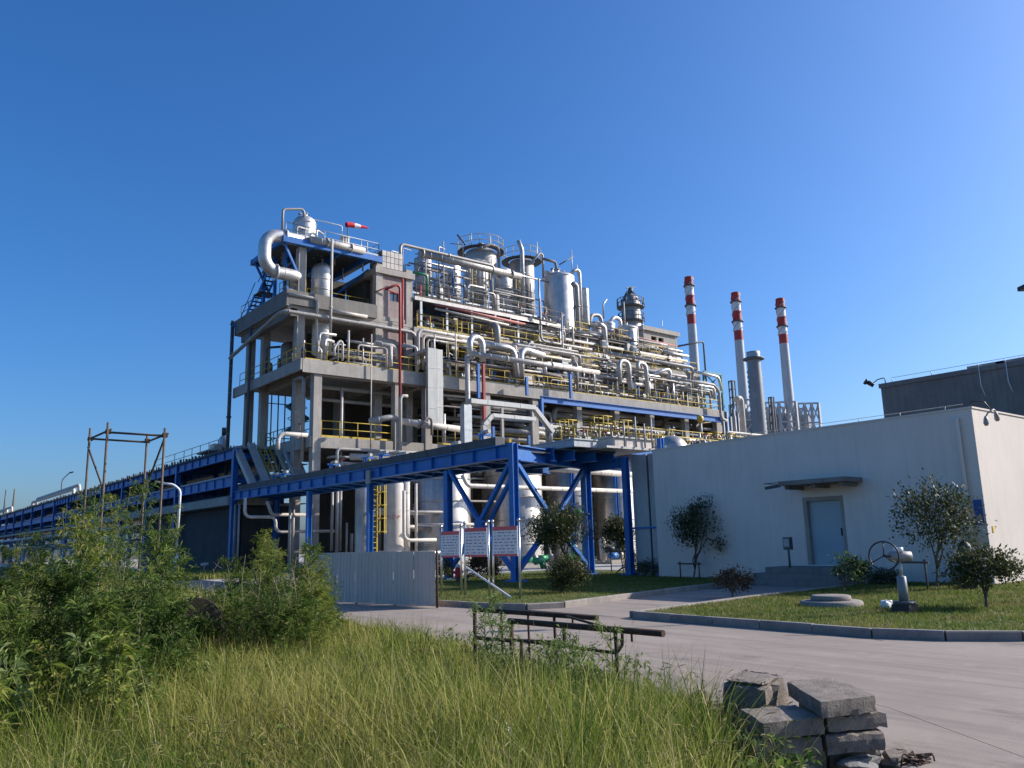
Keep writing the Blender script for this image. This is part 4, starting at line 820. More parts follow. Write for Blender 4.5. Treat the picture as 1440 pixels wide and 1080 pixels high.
# beams and slabs, level by level
def beam_x(x0, x1, y, z0, z1, w=0.44): return part('beam', 'concrete', (x0, x1, y - w / 2, y + w / 2, z0, z1))
def beam_y(x, y0, y1, z0, z1, w=0.44): return part('beam', 'concrete', (x - w / 2, x + w / 2, y0, y1, z0, z1))
for a, b_ in zip(XF[:-1], XF[1:]):
    beam_x(a + 0.28, b_ - 0.28, YF, Z1 - 0.72, Z1)
    beam_x(a + 0.28, b_ - 0.28, 57.6, Z1 - 0.72, Z1 - 0.02)
    beam_x(a + 0.28, b_ - 0.28, 57.6, Z2 - 0.8, Z2 - 0.03)
part('beam', 'concrete', (21.35, 65.4, YF - 0.42, YF - 0.29, Z2 - 0.85, Z2 + 0.06))
for a, b_ in zip(XF[:-1], XF[1:]): beam_x(a + 0.28, b_ - 0.28, YF + 0.05, Z2 - 0.9, Z2 - 0.04, 0.4)
for x in XF:
    beam_y(x, YF + 0.28, 57.3, Z2 - 0.82, Z2 - 0.12, 0.36); beam_y(x, YF + 0.28, 57.3, Z1 - 0.75, Z1 - 0.06, 0.36)
part('floor_slab', 'concrete', (21.37, 65.38, YF - 0.285, YR + 0.3, Z2 - 0.11, Z2))
part('floor_slab', 'concrete', (22.8, 65.0, YF + 0.23, YR, Z1 - 0.15, Z1 - 0.03))
part('edge_beam', 'concrete', (21.2, 21.36, YF - 0.4, YR + 0.5, Z2 - 0.7, Z2 + 0.05))
part('edge_beam', 'concrete', (22.05, 22.22, YF - 0.2, YR + 0.5, Z1 - 0.7, Z1 + 0.02))
# tower floor and parapet
part('parapet', 'grey_render', (21.3, 28.1, YT - 0.25, YT - 0.03, Z3 + 0.15, Z3 + 1.15))  # dull brick-like parapet, part of the roof's shade put into its colour
part('parapet', 'grey_render', (21.1, 21.295, YT - 0.25, YR + 0.4, Z3 + 0.0, Z3 + 1.2))  # shade of this left side is put into its darker colour
part('floor_slab', 'concrete', (21.3, 31.2, YT - 0.02, YR + 0.3, Z3 - 0.05, Z3 + 0.14))
part('beam', 'concrete', (21.3, 31.2, YT + 0.0, YT + 0.5, Z3 - 0.5, Z3 - 0.055))
part('haunch', 'grey_render', (21.5, 22.0, YT, YR, Z3 - 0.6, Z3 - 0.06))
# upper roof part to the right
part('edge_beam', 'concrete', (31.3, 65.2, YT - 0.2, YT + 0.05, Z3 - 0.75, Z3))
part('floor_slab', 'concrete', (31.3, 65.2, YT + 0.052, YR, Z3 - 0.18, Z3 - 0.02))
part('inner_wall', 'shade_wall', (26.8, 65, 57.0, 57.25, Z1, Z2 - 0.9)); part('inner_wall', 'shade_wall', (24.2, 45, 56.4, 56.6, Z2, Z3 - 0.2))
part('inner_wall', 'shade_wall', (26.0, 65, 56.8, 57.0, 0, Z1 - 0.8)); part('inner_wall', 'shade_wall', (45, 65, 57.8, 58.0, Z2, Z3 - 0.2))
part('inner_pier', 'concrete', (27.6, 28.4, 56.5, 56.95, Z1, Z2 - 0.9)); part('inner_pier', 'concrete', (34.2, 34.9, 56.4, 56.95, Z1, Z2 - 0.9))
part('inner_wall', 'shade_wall', (64.95, 65.1, YF + .3, 57, Z1, Z2 - .9)); part('inner_wall', 'shade_wall', (64.95, 65.1, YF + .3, 57, 0, Z1 - .8)); part('tower_back_wall', 'shade_wall', (24.0, 28.3, 56.6, 56.75, Z3 + .15, 22.2)); part('tower_back_wall', 'shade_wall', (28.35, 28.65, 53.2, 56.5, Z3 + .15, 21.5))  # end wall and tower walls added to shut out the sky behind
# brick stair tower
stt = part('stair_tower_wall', 'brick_wall', (28.7, 29.35, YT + 0.12, YT + 0.3, Z2, 21.5), (30.15, 30.75, YT + 0.12, YT + 0.3, Z2, 21.5), (29.35, 30.15, YT + 0.12, YT + 0.3, Z2, 19.6), (29.35, 30.15, YT + 0.12, YT + 0.3, 20.35, 21.5))
part('tower_side_wall', 'brick_wall', (28.7, 28.85, YT + 0.3, 57, Z2, 21.5), (30.7, 30.85, YT + 0.3, 57, Z2, 21.5))
part('tower_roof', 'concrete', (28.0, 31.4, YT - 0.15, 57.2, 21.55, 22.0))
for z in (16.2, 18.0): part('tower_band', 'concrete', (28.7, 30.72, YT + 0.06, YT + 0.115, z, z + 0.28))
w_ = part('window', 'glass', (29.38, 30.12, YT + 0.2, YT + 0.24, 19.63, 20.32))
part('window_frame', 'red_paint', (29.35, 30.15, YT + 0.1, YT + 0.19, 20.27, 20.35), (30.08, 30.15, YT + 0.1, YT + 0.19, 19.6, 20.27), par=w_); part('mullion', 'black_metal', (29.72, 29.76, YT + 0.15, YT + 0.195, 19.63, 20.27), par=w_)
# blue steel roof platform over the tower
zb = 22.33
part('roof_beam', 'blue_paint', (20.7, 28.45, YT - 0.35, YT - 0.1, zb - 0.02, zb + 0.42)); part('roof_beam', 'blue_paint', (20.7, 28.45, 56.8, 57.05, zb, zb + 0.42))
for x in (20.72, 22.9, 25.1, 27.3): part('roof_beam', 'blue_paint', (x, x + 0.2, YT - 0.095, 56.8, zb + 0.05, zb + 0.4))
part('roof_deck', 'tray_dark', (20.9, 28.3, YT - 0.1, 56.8, zb + 0.425, zb + 0.47))
m = MB(); m.bar((20.9, YT, zb), (22.2, YT + .1, zb - 2.4), 0.14, 0.14).bar((20.9, 56.5, zb), (22.2, 56.5, zb - 2.4), 0.14, 0.14).bar((28.3, YT + 1.5, zb - 0.1), (26, YT + 3.5, zb - 2.4), 0.16, 0.16); m.build('knee_brace', 'blue_paint', ps)
for y in (52.6, 54.4, 56.5): part('roof_post', 'blue_paint', (21.5, 21.7, y - .1, y + .1, Z3 + .15, zb))
# second steel deck (vessel deck) and its blue supports
part('vessel_deck', 'tray_dark', (31.4, 46.5, YT + 0.1, 59.5, Z4 - 0.22, Z4 - 0.14)); part('deck_beam', 'aluminium_dull', (31.4, 46.5, YT - 0.12, YT + 0.06, Z4 - 0.3, Z4 - 0.02))
for x in np.arange(32, 46.5, 2.4): part('deck_post', 'galvanised', (x - .09, x + .09, YT - .08, YT + .08, Z3, Z4 - .31))
part('deck_beam', 'aluminium_dull', (46.6, 64, YT + 0.3, YT + 0.5, Z3 + 1.2, Z3 + 1.45))
# blue gantry beam in front at the right
a = at(760, 557, Y=48.1); b_ = at(1014, 589, Y=48.1)
gb = MB().ibeam((a.x, 48.1, a.z - 0.25), (b_.x, 48.1, a.z - 0.25), 0.3, 0.5, 0.04).build('gantry_beam', 'blue_paint', ps)
part('gantry_post', 'blue_paint', (a.x - .15, a.x + .15, 47.95, 48.25, a.z - 2.3, a.z - .52))
# concrete head-house at the right
hx0, hx1 = at(905, 480, Y=54).x, at(952, 480, Y=54).x
hzt, hzb = at(952, 470, Y=54).z, Z3
oz0, oz1 = hzt - 2.1, hzt - .75
part('headhouse_wall', 'concrete', (hx0, hx0 + 1.2, 54, 54.3, hzb, hzt - .3), (hx0 + 3.1, hx1, 54, 54.3, hzb, hzt - .3), (hx0 + 1.2, hx0 + 3.1, 54, 54.3, oz1, hzt - .3), (hx0 + 1.2, hx0 + 3.1, 54, 54.3, hzb, oz0), (hx0 + 2.0, hx0 + 2.3, 54, 54.3, oz0, oz1), (hx0, hx0 + .3, 54.3, 60, hzb, hzt - .3), (hx1 - .3, hx1, 54.3, 60, hzb, hzt - .3))
part('headhouse_shade_back', 'shed_dark', (hx0 + .31, hx1 - .31, 56.2, 56.4, hzb, hzt - .35), (hx0 + .31, hx1 - .31, 54.35, 56.2, hzt - .6, hzt - .4))  # dark backing added so the openings look unlit inside
part('headhouse_roof', 'concrete', (hx0 - .25, hx1 + .25, 53.75, 60.2, hzt - .295, hzt + .15))

for x0_, x1_ in ((33.6, 36.2), (36.6, 40.2), (40.6, 43.6)):
    part('vessel_support', 'blue_paint', (x0_, x1_, 53.2, 53.5, Z4 + .25, Z4 + .75)); part('vessel_support', 'blue_paint', (x0_ + .2, x0_ + .45, 53.25, 53.5, Z4 - .1, Z4 + .245), (x1_ - .45, x1_ - .2, 53.25, 53.5, Z4 - .1, Z4 + .245)); part('vessel_post', 'blue_paint', (x0_ - .12, x0_ - .005, 53.3, 53.45, Z4 - .1, Z4 + 3.6))

# guard rails (one part per run)
def rail(pts, h=1.1, mat='yellow_paint', sp=1.5, r=0.03, toe=True):
    pts = [Vector(p) for p in pts]; m = MB()
    for a, b_ in zip(pts[:-1], pts[1:]):
        L_ = (b_ - a).length; n = max(1, int(round(L_ / sp)))
        for k in range(n + 1): p = a + (b_ - a) * (k / n); m.cyl(p, p + Vector((0, 0, h)), r, n=5)
        for z in (h, h * 0.52): m.cyl(a + Vector((0, 0, z)), b_ + Vector((0, 0, z)), r, n=5)
        if toe: m.bar(a + Vector((0, 0, .08)), b_ + Vector((0, 0, .08)), 0.012, 0.13)
    return m.build('guard_rail', mat, ps)
rail([(21.5, 60.5, Z2), (21.5, YF - .3, Z2), (31, YF - .3, Z2)]); rail([(32.2, YF - .3, Z2), (45.5, YF - .3, Z2)]); rail([(45.5, YF - .3, Z2), (65.2, YF - .3, Z2), (65.2, 58, Z2)])
rail([(22.9, YF - .05, Z1), (28.2, YF - .05, Z1)]); rail([(32, YF - .05, Z1), (64, YF - .05, Z1)])
rail([(22.3, YF + 0.4, Z1), (22.3, 57, Z1)], mat='dark_pipe')
rail([(23.2, YT + 1.2, Z3 + .15), (28.1, YT + 1.2, Z3 + .15)], 1.8); rail([(21.4, 60.5, Z3 + 1.2), (21.4, 57.5, Z3 + 1.2)], mat='dark_pipe'); rail([(22.6, YT + .1, Z3 + 1.15), (21.4, YT + .1, Z3 + 1.15), (21.4, 53, Z3 + 1.15)], 1.0)
rail([(20.9, YT - .2, zb + .45), (28.2, YT - .2, zb + .45), (28.2, 56, zb + .45)], 1.0, 'galvanised'); rail([(20.9, 53.5, zb + .45), (28.2, 53.5, zb + .45)], 1.0, 'yellow_paint')
rail([(31.6, YT - .1, Z3), (46, YT - .1, Z3)], 1.1, 'yellow_paint', 1.2); rail([(31.6, YT + .9, Z3), (46, YT + .9, Z3)], 1.3, 'scaffold_rust', 1.0)
rail([(31.6, YT - .02, Z4), (46.3, YT - .02, Z4)], 1.1, 'scaffold_rust', 1.4); rail([(31.6, YT + 1.6, Z4 + .8), (46.3, YT + 1.6, Z4 + .8)], 1.1, 'galvanised', 1.6)
rail([(46.3, YT - .1, Z3), (64.8, YT - .1, Z3), (64.8, 58, Z3)], 1.1); rail([(47, YT + 1.0, Z3 + .9), (62, YT + 1.0, Z3 + .9)], 1.1, 'yellow_paint', 1.1); rail([(47, YT + 2.2, Z3 + 1.9), (60, YT + 2.2, Z3 + 1.9)], 1.1, 'yellow_paint', 1.1)
for k in range(3): rail([(32 + k, YF + 1.0 + k * .5, Z2 + .5 + k * .6), (62, YF + 1.0 + k * .5, Z2 + .5 + k * .6)], 0.8, ('yellow_paint', 'galvanised', 'yellow_paint')[k], 1.7)

# ------------------------------------------------------------------ left stairs (blue) on the tower
st = thing('tower_stair', 'blue steel stair zigzagging up the shaded side of the tower', 'stair', (20.8, 57, Z3))
for (p, q) in (((21.6, 60.2, Z3 + .3), (21.6, 57.4, Z3 + 2.4)), ((21.75, 57.2, Z3 + 2.4), (21.75, 54.2, zb))):
    for s in (-.35, .35):
        a = Vector(p) + Vector((s, 0, 0)); b_ = Vector(q) + Vector((s, 0, 0)); MB().bar(a, b_, 0.06, 0.25).build('stringer', 'blue_paint', st); MB().cyl(a + Vector((0, 0, 1)), b_ + Vector((0, 0, 1)), 0.03, n=5).build('handrail', 'dark_pipe', st)
    for k in range(9): c = Vector(p).lerp(Vector(q), (k + .5) / 9); MB().box(c.x - .33, c.x + .33, c.y - .14, c.y + .14, c.z - .02, c.z + .02).build('tread', 'tray_dark', st)
MB().box(21.2, 22.4, 56.2, 57.5, Z3 + 2.35, Z3 + 2.43).build('landing', 'tray_dark', st); MB().bar((20.8, 60.8, Z3 + .75), (22, 60.4, Z3 + .75), 0.2, 0.2).build('bracket', 'blue_paint', st)
bs = thing('inner_stair', 'blue switchback stair seen between the columns of the lower storey', 'stair', (25.5, 59, Z1))
for k in range(5):
    a = Vector((25 + (k % 2) * 1.6, 59.5, Z1 + k * .95)); b_ = Vector((25 + ((k + 1) % 2) * 1.6, 59.5, Z1 + (k + 1) * .95)); MB().bar(a, b_, .8, .16).build('flight', 'teal_paint', bs)
    MB().cyl(a + Vector((0, 0, .9)), b_ + Vector((0, 0, .9)), .03, n=5).build('handrail', 'dark_pipe', bs)
for k in range(5): tag(MB().cyl((23.4 + k * .55, 60.2, Z1), (23.4 + k * .55, 60.2, Z2 - .3), .05, n=6).build('thin_riser', 'dark_pipe'), 'thin dark riser pipe against the sky between the left columns', 'pipe', 'thin risers at the left end')
for z in (Z1 + 1.3, Z1 + 4.0): tag(MB().cyl((22.9, 60.2, z), (26.2, 60.2, z), .04, n=6).build('thin_riser', 'dark_pipe'), 'thin dark level pipe against the sky between the left columns', 'pipe', 'thin level pipes at the left end')

# ------------------------------------------------------------------ vessels
def vessel(label, x, y, z0, z1, r, mat='aluminium', head=0.5, bands=2, nozzles=(), legs=0, name='process_vessel', group=None, skirt=False, n=28, cat='vessel', rails=None, foot=True):
    t = thing(name, label, cat, (x, y, z0 - (0.8 if legs else 0)), group)
    h = z1 - z0; hd = r * head
    prof = [(r, 0), (r, h - hd)] + [(r * math.cos(a), h - hd + hd * math.sin(a)) for a in (0.25, 0.5, 0.8, 1.1, 1.35)] + [(0.001, h)]
    if not skirt: prof = [(0.001, -hd * .6), (r * .6, -hd * .5), (r * .9, -hd * .2)] + prof
    MB().lathe(prof, (x, y, z0), n).build('shell', mat, t)
    for k in range(bands):
        z = z0 + (h - hd) * (k + 1) / (bands + 1) if bands > 1 else z0 + h - hd
        MB().lathe([(r, -.05), (r + .035, -.04), (r + .035, .04), (r, .05)], (x, y, z), n).build('band', mat, t)
    if legs:
        for k in range(legs):
            a = 2 * PI * k / legs + .6; MB().bar((x + r * .85 * math.cos(a), y + r * .85 * math.sin(a), z0 - .8), (x + r * .85 * math.cos(a), y + r * .85 * math.sin(a), z0 + .4), .14, .14).build('leg', 'blue_paint', t)
    for (dx, dy, dz, ln, nr) in nozzles:
        if dz >= h - hd * 1.01 and abs(dx) + abs(dy) < r:
            p = Vector((x + dx, y + dy, z0 + h - hd * .3)); q = p + Vector((0, 0, ln + hd * .3))
        else:
            d = Vector((dx, dy, 0)).normalized(); p = Vector((x, y, z0 + dz)) + d * (r - .1); q = p + d * (ln + .1)
        nz = MB().cyl(p, q, nr, n=12).build('nozzle', mat, t); d = (q - p).normalized(); MB().cyl(q - d * .06, q + d * .02, nr * 1.45, n=12).build('flange', 'pipe_grey', nz)
    if rails:
        zt = z0 + h - hd + rails; MB().lathe([(r + .1, 0), (r + .75, 0), (r + .75, .06), (r + .1, .06)], (x, y, zt), n).build('platform', 'tray_dark', t); m = MB()
        for k in range(14): a = 2 * PI * k / 14; m.cyl((x + (r + .7) * math.cos(a), y + (r + .7) * math.sin(a), zt), (x + (r + .7) * math.cos(a), y + (r + .7) * math.sin(a), zt + 1.1), .025, n=5)
        for z in (.55, 1.1): m.rings([(x + (r + .7) * math.cos(2 * PI * k / 24), y + (r + .7) * math.sin(2 * PI * k / 24), zt + z) for k in range(25)], [.025] * 25, 5, False)
        m.build('railing', 'yellow_paint', t)
    return t
def vpx(label, px0, px1, pyt, pyb, Y, **kw):
    a = at(px0, (pyt + pyb) / 2, Y=Y); b_ = at(px1, (pyt + pyb) / 2, Y=Y); xc = (a.x + b_.x) / 2
    D = Vector((xc, Y, a.z)) - Vector((0, 0, CAM_H)); dep = D.dot(Vector(_F)); r = (px1 - px0) / 2 * dep / F_PX
    return vessel(label, xc, Y, at((px0 + px1) / 2, pyb, Y=Y).z, at((px0 + px1) / 2, pyt, Y=Y).z, r, **kw)
vpx('small domed silver vessel standing on the tower roof', 412, 444, 304, 338, 53.2, bands=1, head=.8, nozzles=((0.1, 0, 9, .25, .1), (-.3, .2, 9, .2, .08)), skirt=True)
vpx('white drum on the tower roof beside the windsock', 478, 491, 334, 350, 53.2, mat='pipe_white', bands=1, head=.2, skirt=True)
vpx('silver domed vessel on the tower floor under the blue roof', 438, 467, 370, 424, 52.6, bands=2, head=.8, nozzles=((0, 0, 9, .3, .07),))
vpx('slim silver vessel below the tower floor at the corner', 439, 466, 432, 498, 52.3, bands=2, mat='aluminium', nozzles=((1, -1, .5, .3, .15),))
vpx('grey shaded vessel left of the slim silver one', 412, 431, 440, 505, 55.5, bands=1, mat='aluminium_dull')
vpx('first of three silver vessels on the upper deck', 620, 648, 362, 436, 55.2, bands=2, legs=4, head=.4, mat='aluminium')
vpx('second of three silver vessels on the upper deck', 653, 687, 366, 442, 55.2, bands=2, legs=4, head=.4, mat='aluminium_dull')
vpx('third of three silver vessels on the upper deck', 693, 721, 378, 450, 55.2, bands=2, legs=4, head=.4, mat='aluminium')
vpx('pale vessel partly hidden at the left end of the upper deck', 582, 607, 362, 425, 55.5, bands=2, legs=4, head=.3, mat='aluminium_dull')
vpx('high silver tank with a railed crown behind the three vessels', 654, 698, 350, 398, 58.5, bands=1, head=.45, rails=.25, mat='aluminium_dull', nozzles=((0, 0, 9, .5, .2), (.6, .2, 9, .4, .12)))
vpx('tall grey tank with a railed top behind the vent pipe', 717, 752, 366, 458, 57.0, bands=3, head=.3, rails=.1, mat='aluminium_dull', nozzles=((0, .2, 9, .5, .18),))
vpx('large bright silver tank at the right end of the upper deck', 765, 809, 385, 484, 53.4, bands=1, head=.35, mat='aluminium', skirt=True, n=40, nozzles=((.1, .3, 9, .5, .2), (-.6, .2, 9, .4, .12), (.7, .1, 9, .4, .1)))
vpx('slim silver column behind the large bright tank', 818, 829, 405, 482, 55.0, bands=2, mat='aluminium')
vpx('left of two short white-topped vessels near the head-house', 846, 866, 452, 502, 54.0, bands=1, head=.6, mat='aluminium')
vpx('right of two short white-topped vessels near the head-house', 866, 898, 458, 504, 53.0, bands=1, head=.35, mat='aluminium', skirt=True, nozzles=((0, 0, 9, .3, .1),))
vpx('small pale vessel behind the two short vessels', 832, 846, 452, 486, 56.5, bands=1, head=.4, mat='pipe_white')
# railed column tower on the skyline
tw = at(889, 470, Y=64.0); kpx = (Vector((tw.x, 64, tw.z - CAM_H))).dot(Vector(_F)) / F_PX
t = thing('column_tower', 'grey column with a wide platform crown on the skyline', 'column', (tw.x, 64, 0)); rr = 13.5 * kpx
zt_ = at(889, 428, Y=64.0).z
MB().lathe([(rr, 0), (rr, zt_), (rr * .8, zt_ + .8), (rr * .5, zt_ + 1.15), (0.01, zt_ + 1.25)], (tw.x, 64, 0), 28).build('shell', 'aluminium_dull', t)
for z, w, sec in ((at(889, 434, Y=64.).z, 5.5, (0, 14)), (at(889, 454, Y=64.).z, 4.5, (9, 14))):
    MB().lathe([(rr + .02, 0), (rr + w * kpx, 0), (rr + w * kpx, .16), (rr + .02, .16)], (tw.x, 64, z), 28).build('platform', 'dark_pipe', t); m = MB()
    for k in range(14): a = 2 * PI * k / 14; m.cyl((tw.x + (rr + w * kpx) * math.cos(a), 64 + (rr + w * kpx) * math.sin(a), z), (tw.x + (rr + w * kpx) * math.cos(a), 64 + (rr + w * kpx) * math.sin(a), z + 1.1), .05, n=5)
    for zz_ in (.6, 1.1): m.rings([(tw.x + (rr + w * kpx) * math.cos(2 * PI * k / 24), 64 + (rr + w * kpx) * math.sin(2 * PI * k / 24), z + zz_) for k in range(25)], [.045] * 25, 5, False)
    m.build('railing', 'dark_pipe', t)
m = MB()
for k in range(8): a = 2 * PI * k / 8; m.bar((tw.x + rr * math.cos(a), 64 + rr * math.sin(a), zt_ + .3), (tw.x + rr * .3 * math.cos(a), 64 + rr * .3 * math.sin(a), zt_ + 1.6), .1, .1)
m.cyl((tw.x, 64, zt_ + 1.2), (tw.x + .2, 64, zt_ + 2.0), .3, n=8).bar((tw.x - .6, 64, zt_ + 1.9), (tw.x + 1.0, 64, zt_ + 2.3), .12, .12); m.build('crown_frame', 'dark_pipe', t)

# ------------------------------------------------------------------ ground-level tanks behind the bridge
t = vpx('white standing vessel with red lettering behind the bridge column', 540, 568, 676, 800, 42.5, mat='pipe_white', bands=0, head=.4, skirt=True, name='lettered_vessel')
cu = bpy.data.curves.new('lettering', 'FONT'); cu.body = 'P1274*'; cu.size = 0.3; cu.align_x = 'CENTER'; cu.extrude = 0.004
lt = bpy.data.objects.new('lettering', cu); COL.objects.link(lt)
q = at(551, 730, Y=42.5); vx = t.location.x; rad_ = 14 * (Vector((vx, 42.5, 2)).dot(Vector(_F))) / F_PX
dg = bpy.context.evaluated_depsgraph_get(); me_ = bpy.data.meshes.new_from_object(lt.evaluated_get(dg)); bpy.data.objects.remove(lt, do_unlink=True)
tv = []; a0 = math.atan2(-.84, -.54)
for v in me_.vertices: a = a0 + v.co.x / rad_; tv.append((vx + (rad_ + .012 + v.co.z) * math.cos(a), 42.5 + (rad_ + .012 + v.co.z) * math.sin(a), q.z + v.co.y))
MB().add(tv, [tuple(p.vertices) for p in me_.polygons]).build('lettering', 'faded_red', t); bpy.data.meshes.remove(me_)
a = at(525, 720, Y=41.6); lad = thing('caged_ladder', 'yellow caged ladder beside the lettered white vessel', 'ladder', (a.x, 41.6, 0))
for s in (-.25, .25): MB().bar((a.x + s, 41.6, .2), (a.x + s, 41.6, 6.5), .07, .05).build('side_rail', 'yellow_paint', lad)
for k in range(20): MB().cyl((a.x - .25, 41.6, .5 + k * .3), (a.x + .25, 41.6, .5 + k * .3), .018, n=5).build('rung', 'yellow_paint', lad)
for k in range(6): MB().rings([(a.x + .42 + .26 * math.cos(b_), 41.35 + .26 * math.sin(b_), 2.3 + k * .75) for b_ in np.linspace(-2.6, 2.6, 9)], [.025] * 9, 5).build('cage_hoop', 'yellow_paint', lad)
for b_ in (-1.5, 0, 1.5): MB().bar((a.x + .42 + .26 * math.cos(b_), 41.35 + .26 * math.sin(b_), 2.2), (a.x + .42 + .26 * math.cos(b_), 41.35 + .26 * math.sin(b_), 6.4), .05, .02).build('cage_strip', 'yellow_paint', lad)
vpx('stained silver tank left of the yellow ladder', 499, 523, 672, 800, 44.5, mat='steel_brushed', bands=1, head=.3, skirt=True)
vpx('broad stained silver tank behind the left bridge columns', 584, 661, 640, 800, 44.5, mat='steel_brushed', bands=4, head=.12, skirt=True, n=40)
vpx('silver tank behind the centre of the braced bay', 684, 762, 634, 797, 44.5, mat='steel_brushed', bands=4, head=.12, skirt=True, n=40)
vpx('silver tank seen right of the notice boards between the braces', 768, 832, 632, 795, 44.5, mat='steel_brushed', bands=4, head=.12, skirt=True, n=40)
vpx('rightmost silver tank beside the grey panels', 836, 892, 636, 793, 44.5, mat='steel_brushed', bands=4, head=.12, skirt=True, n=40)
# domed roof of a low tank above the white wall
q = at(945, 633, Y=33.0); rr = 22 * (Vector((q.x, 33, q.z - 1.6)).dot(Vector(_F))) / F_PX
t = thing('domed_tank', 'silver domed tank top showing above the white wall', 'tank', (q.x, 33, 0))
MB().lathe([(rr, 0), (rr, q.z), (rr * 1.03, q.z), (rr * 1.03, q.z + .12), (rr * .93, q.z + .4), (rr * .7, q.z + .68), (rr * .4, q.z + .85), (.01, q.z + .92)], (q.x, 33, 0), 36).build('shell', 'steel_brushed', t)
MB().box(q.x - rr - .5, q.x - rr * .1, 31.2, 31.8, q.z - 1.1, q.z - .35).build('support_beam', 'blue_paint', t)
# steel-framed pump deck with yellow rails behind the bridge
pd = thing('pump_deck', 'low steel deck with yellow railings behind the bridge and white wall', 'platform', (50, 44, 0))
zd = 8.35
MB().box(38, 66, 42.2, 47.2, zd - .2, zd).build('deck_plate', 'tray_dark', pd); MB().ibeam((38, 42.1, zd - .3), (66, 42.1, zd - .3), .25, .5).build('edge_beam', 'blue_paint', pd)
for x in np.arange(39, 66, 4.4): MB().ibeam((x, 42.4, 0), (x, 42.4, zd - .55), .25, .25, up=(1, 0, 0)).build('post', 'blue_paint', pd)
def prail(pts, h=1.1, sp=1.3, mat='yellow_paint', r=.035):
    pts = [Vector(p) for p in pts]; m = MB()
    for a, b_ in zip(pts[:-1], pts[1:]):
        L_ = (b_ - a).length; n = max(1, int(round(L_ / sp)))
        for k in range(n + 1): p = a + (b_ - a) * (k / n); m.cyl(p, p + Vector((0, 0, h)), r, n=5)
        for z in (h, h * .52): m.cyl(a + Vector((0, 0, z)), b_ + Vector((0, 0, z)), r, n=5)
    m.build('guard_rail', mat, pd)
prail([(38, 42.2, zd), (66, 42.2, zd), (66, 47, zd)]); prail([(40, 44, zd + .9), (64, 44, zd + .9)])
for k in range(10):
    x = 39.5 + k * 2.7 + rng.uniform(-.5, .5); w = rng.uniform(.9, 1.5); z = zd + rng.choice((0, .8, 1.2)); y = rng.choice((42.8, 43.6))
    prail([(x, y, z), (x + w, y, z), (x + w, y + 1, z), (x, y + 1, z), (x, y, z)], 1.15, .5, r=.04)
# ------------------------------------------------------------------ named pipe runs
def pipe(label, pts, r, mat='pipe_grey', group=None, bend=None, fl=(), name='process_pipe', n=12):
    r = r * .64 if r > .12 else r * .85
    pts = [Vector(p) for p in pts]
    o = MB().tube(pts, r, n, bend or r * 2.8).build(name, mat); tag(o, label, 'pipe', group)
    if r > .13:
        m = MB()
        for a, b_ in zip(pts[:-1], pts[1:]):
            l = (b_ - a).length; d = (b_ - a).normalized(); k = r * 3.2
            while k < l - r * 3: p = a + d * k; m.cyl(p - d * .02, p + d * .02, r * 1.035, n=12); k += 1.05
        if m.v: stuff(m.build('cladding_bands', 'aluminium_dull', o))
    for (i, t) in fl:
        a, b_ = pts[i], pts[i + 1]; d = (b_ - a).normalized(); p = a.lerp(b_, t); MB().cyl(p - d * .06, p + d * .06, r * 1.35, n=12).build('flange', mat, o)
    return o
L = line
pipe('fat silver pipe bending in a big C off the tower corner', [(22.6, 53.6, at(436, 392, Y=52).z)] + L(51.4, (425, 390), (371, 384), (371, 327), (440, 336)), .68, 'aluminium', bend=1.0, fl=((1, .7), (3, .4)), n=20)
pipe('long white pipe along the front edge of the tower roof', L(50.85, (436, 336), (512, 354)), .4, 'pipe_white', fl=((0, .3), (0, .75)), n=14)
pipe('dark gooseneck pipe over the domed roof vessel', L(52.6, (397, 326), (397, 294), (428, 294), (428, 306)), .14, 'pipe_grey', bend=.25)
pipe('thin white line running from the domed vessel to the windsock', L(53.2, (436, 307), (481, 317), (481, 336), snap=.02), .05, 'plastic_white')
pipe('dark vertical pipe at the far left corner of the tower', [(20.9, 60.9, at(350, 437, X=20.9).z), (20.9, 60.9, 5.2)], .22, 'dark_pipe', fl=((0, .02), (0, .55)))
pipe('grey pipe wrapping round the tower below its parapet', [(20.7, 60.6, 15.9)] + [(20.7, 50.7, 17.3)] + [(p.x, 50.7, p.z) for p in L(50.7, (585, 468), (585, 512))], .22, 'pipe_grey', bend=.6)
pipe('small white pipe with a drop bend at the tower corner', L(50.9, (405, 413), (446, 420), (447, 440), (447, 500)), .12, 'pipe_white')
pipe('white vertical pipe up the front of the tower', L(50.4, (464, 498), (464, 336)), .15, 'pipe_white', fl=((0, .4),))
pipe('bright level pipe under the tower parapet', L(50.9, (466, 437), (516, 446)), .2, 'pipe_white')
pipe('dark red vertical riser up the brick tower front', L(48.3, (562, 642), (561, 398), (542, 407), snap=.05), .11, 'red_paint')
pipe('second red riser beside the brick tower', L(50.8, (566, 505), (566, 392)), .13, 'red_paint')
pipe('red bar pipe above the tower window', L(50.95, (527, 411), (541, 405), (556, 412), snap=.02), .06, 'red_paint')
pipe('green vertical pipe behind the brick tower', L(52.0, (601, 425), (601, 387), (578, 383), snap=.2), .14, 'green_paint')
pipe('small red riser behind the brick tower', L(52.0, (591, 422), (591, 402)), .14, 'red_paint')
pipe('fat long pipe sloping above the three upper vessels', L(52.2, (590, 356), (732, 389), snap=.001), .46, 'aluminium_dull', fl=((0, .02), (0, .9)), n=16)
pipe('slimmer pipe above the fat long one, with a drop at the left', L(52.0, (563, 386), (563, 343), (694, 373), (694, 384), snap=.1), .2, 'aluminium_dull', bend=.35, fl=((1, .5),))
pipe('brown elbow pipe on the roof above the three vessels', L(54.5, (672, 350), (688, 344), (701, 346), (701, 389), snap=.15), .22, 'pipe_brown', bend=.4)
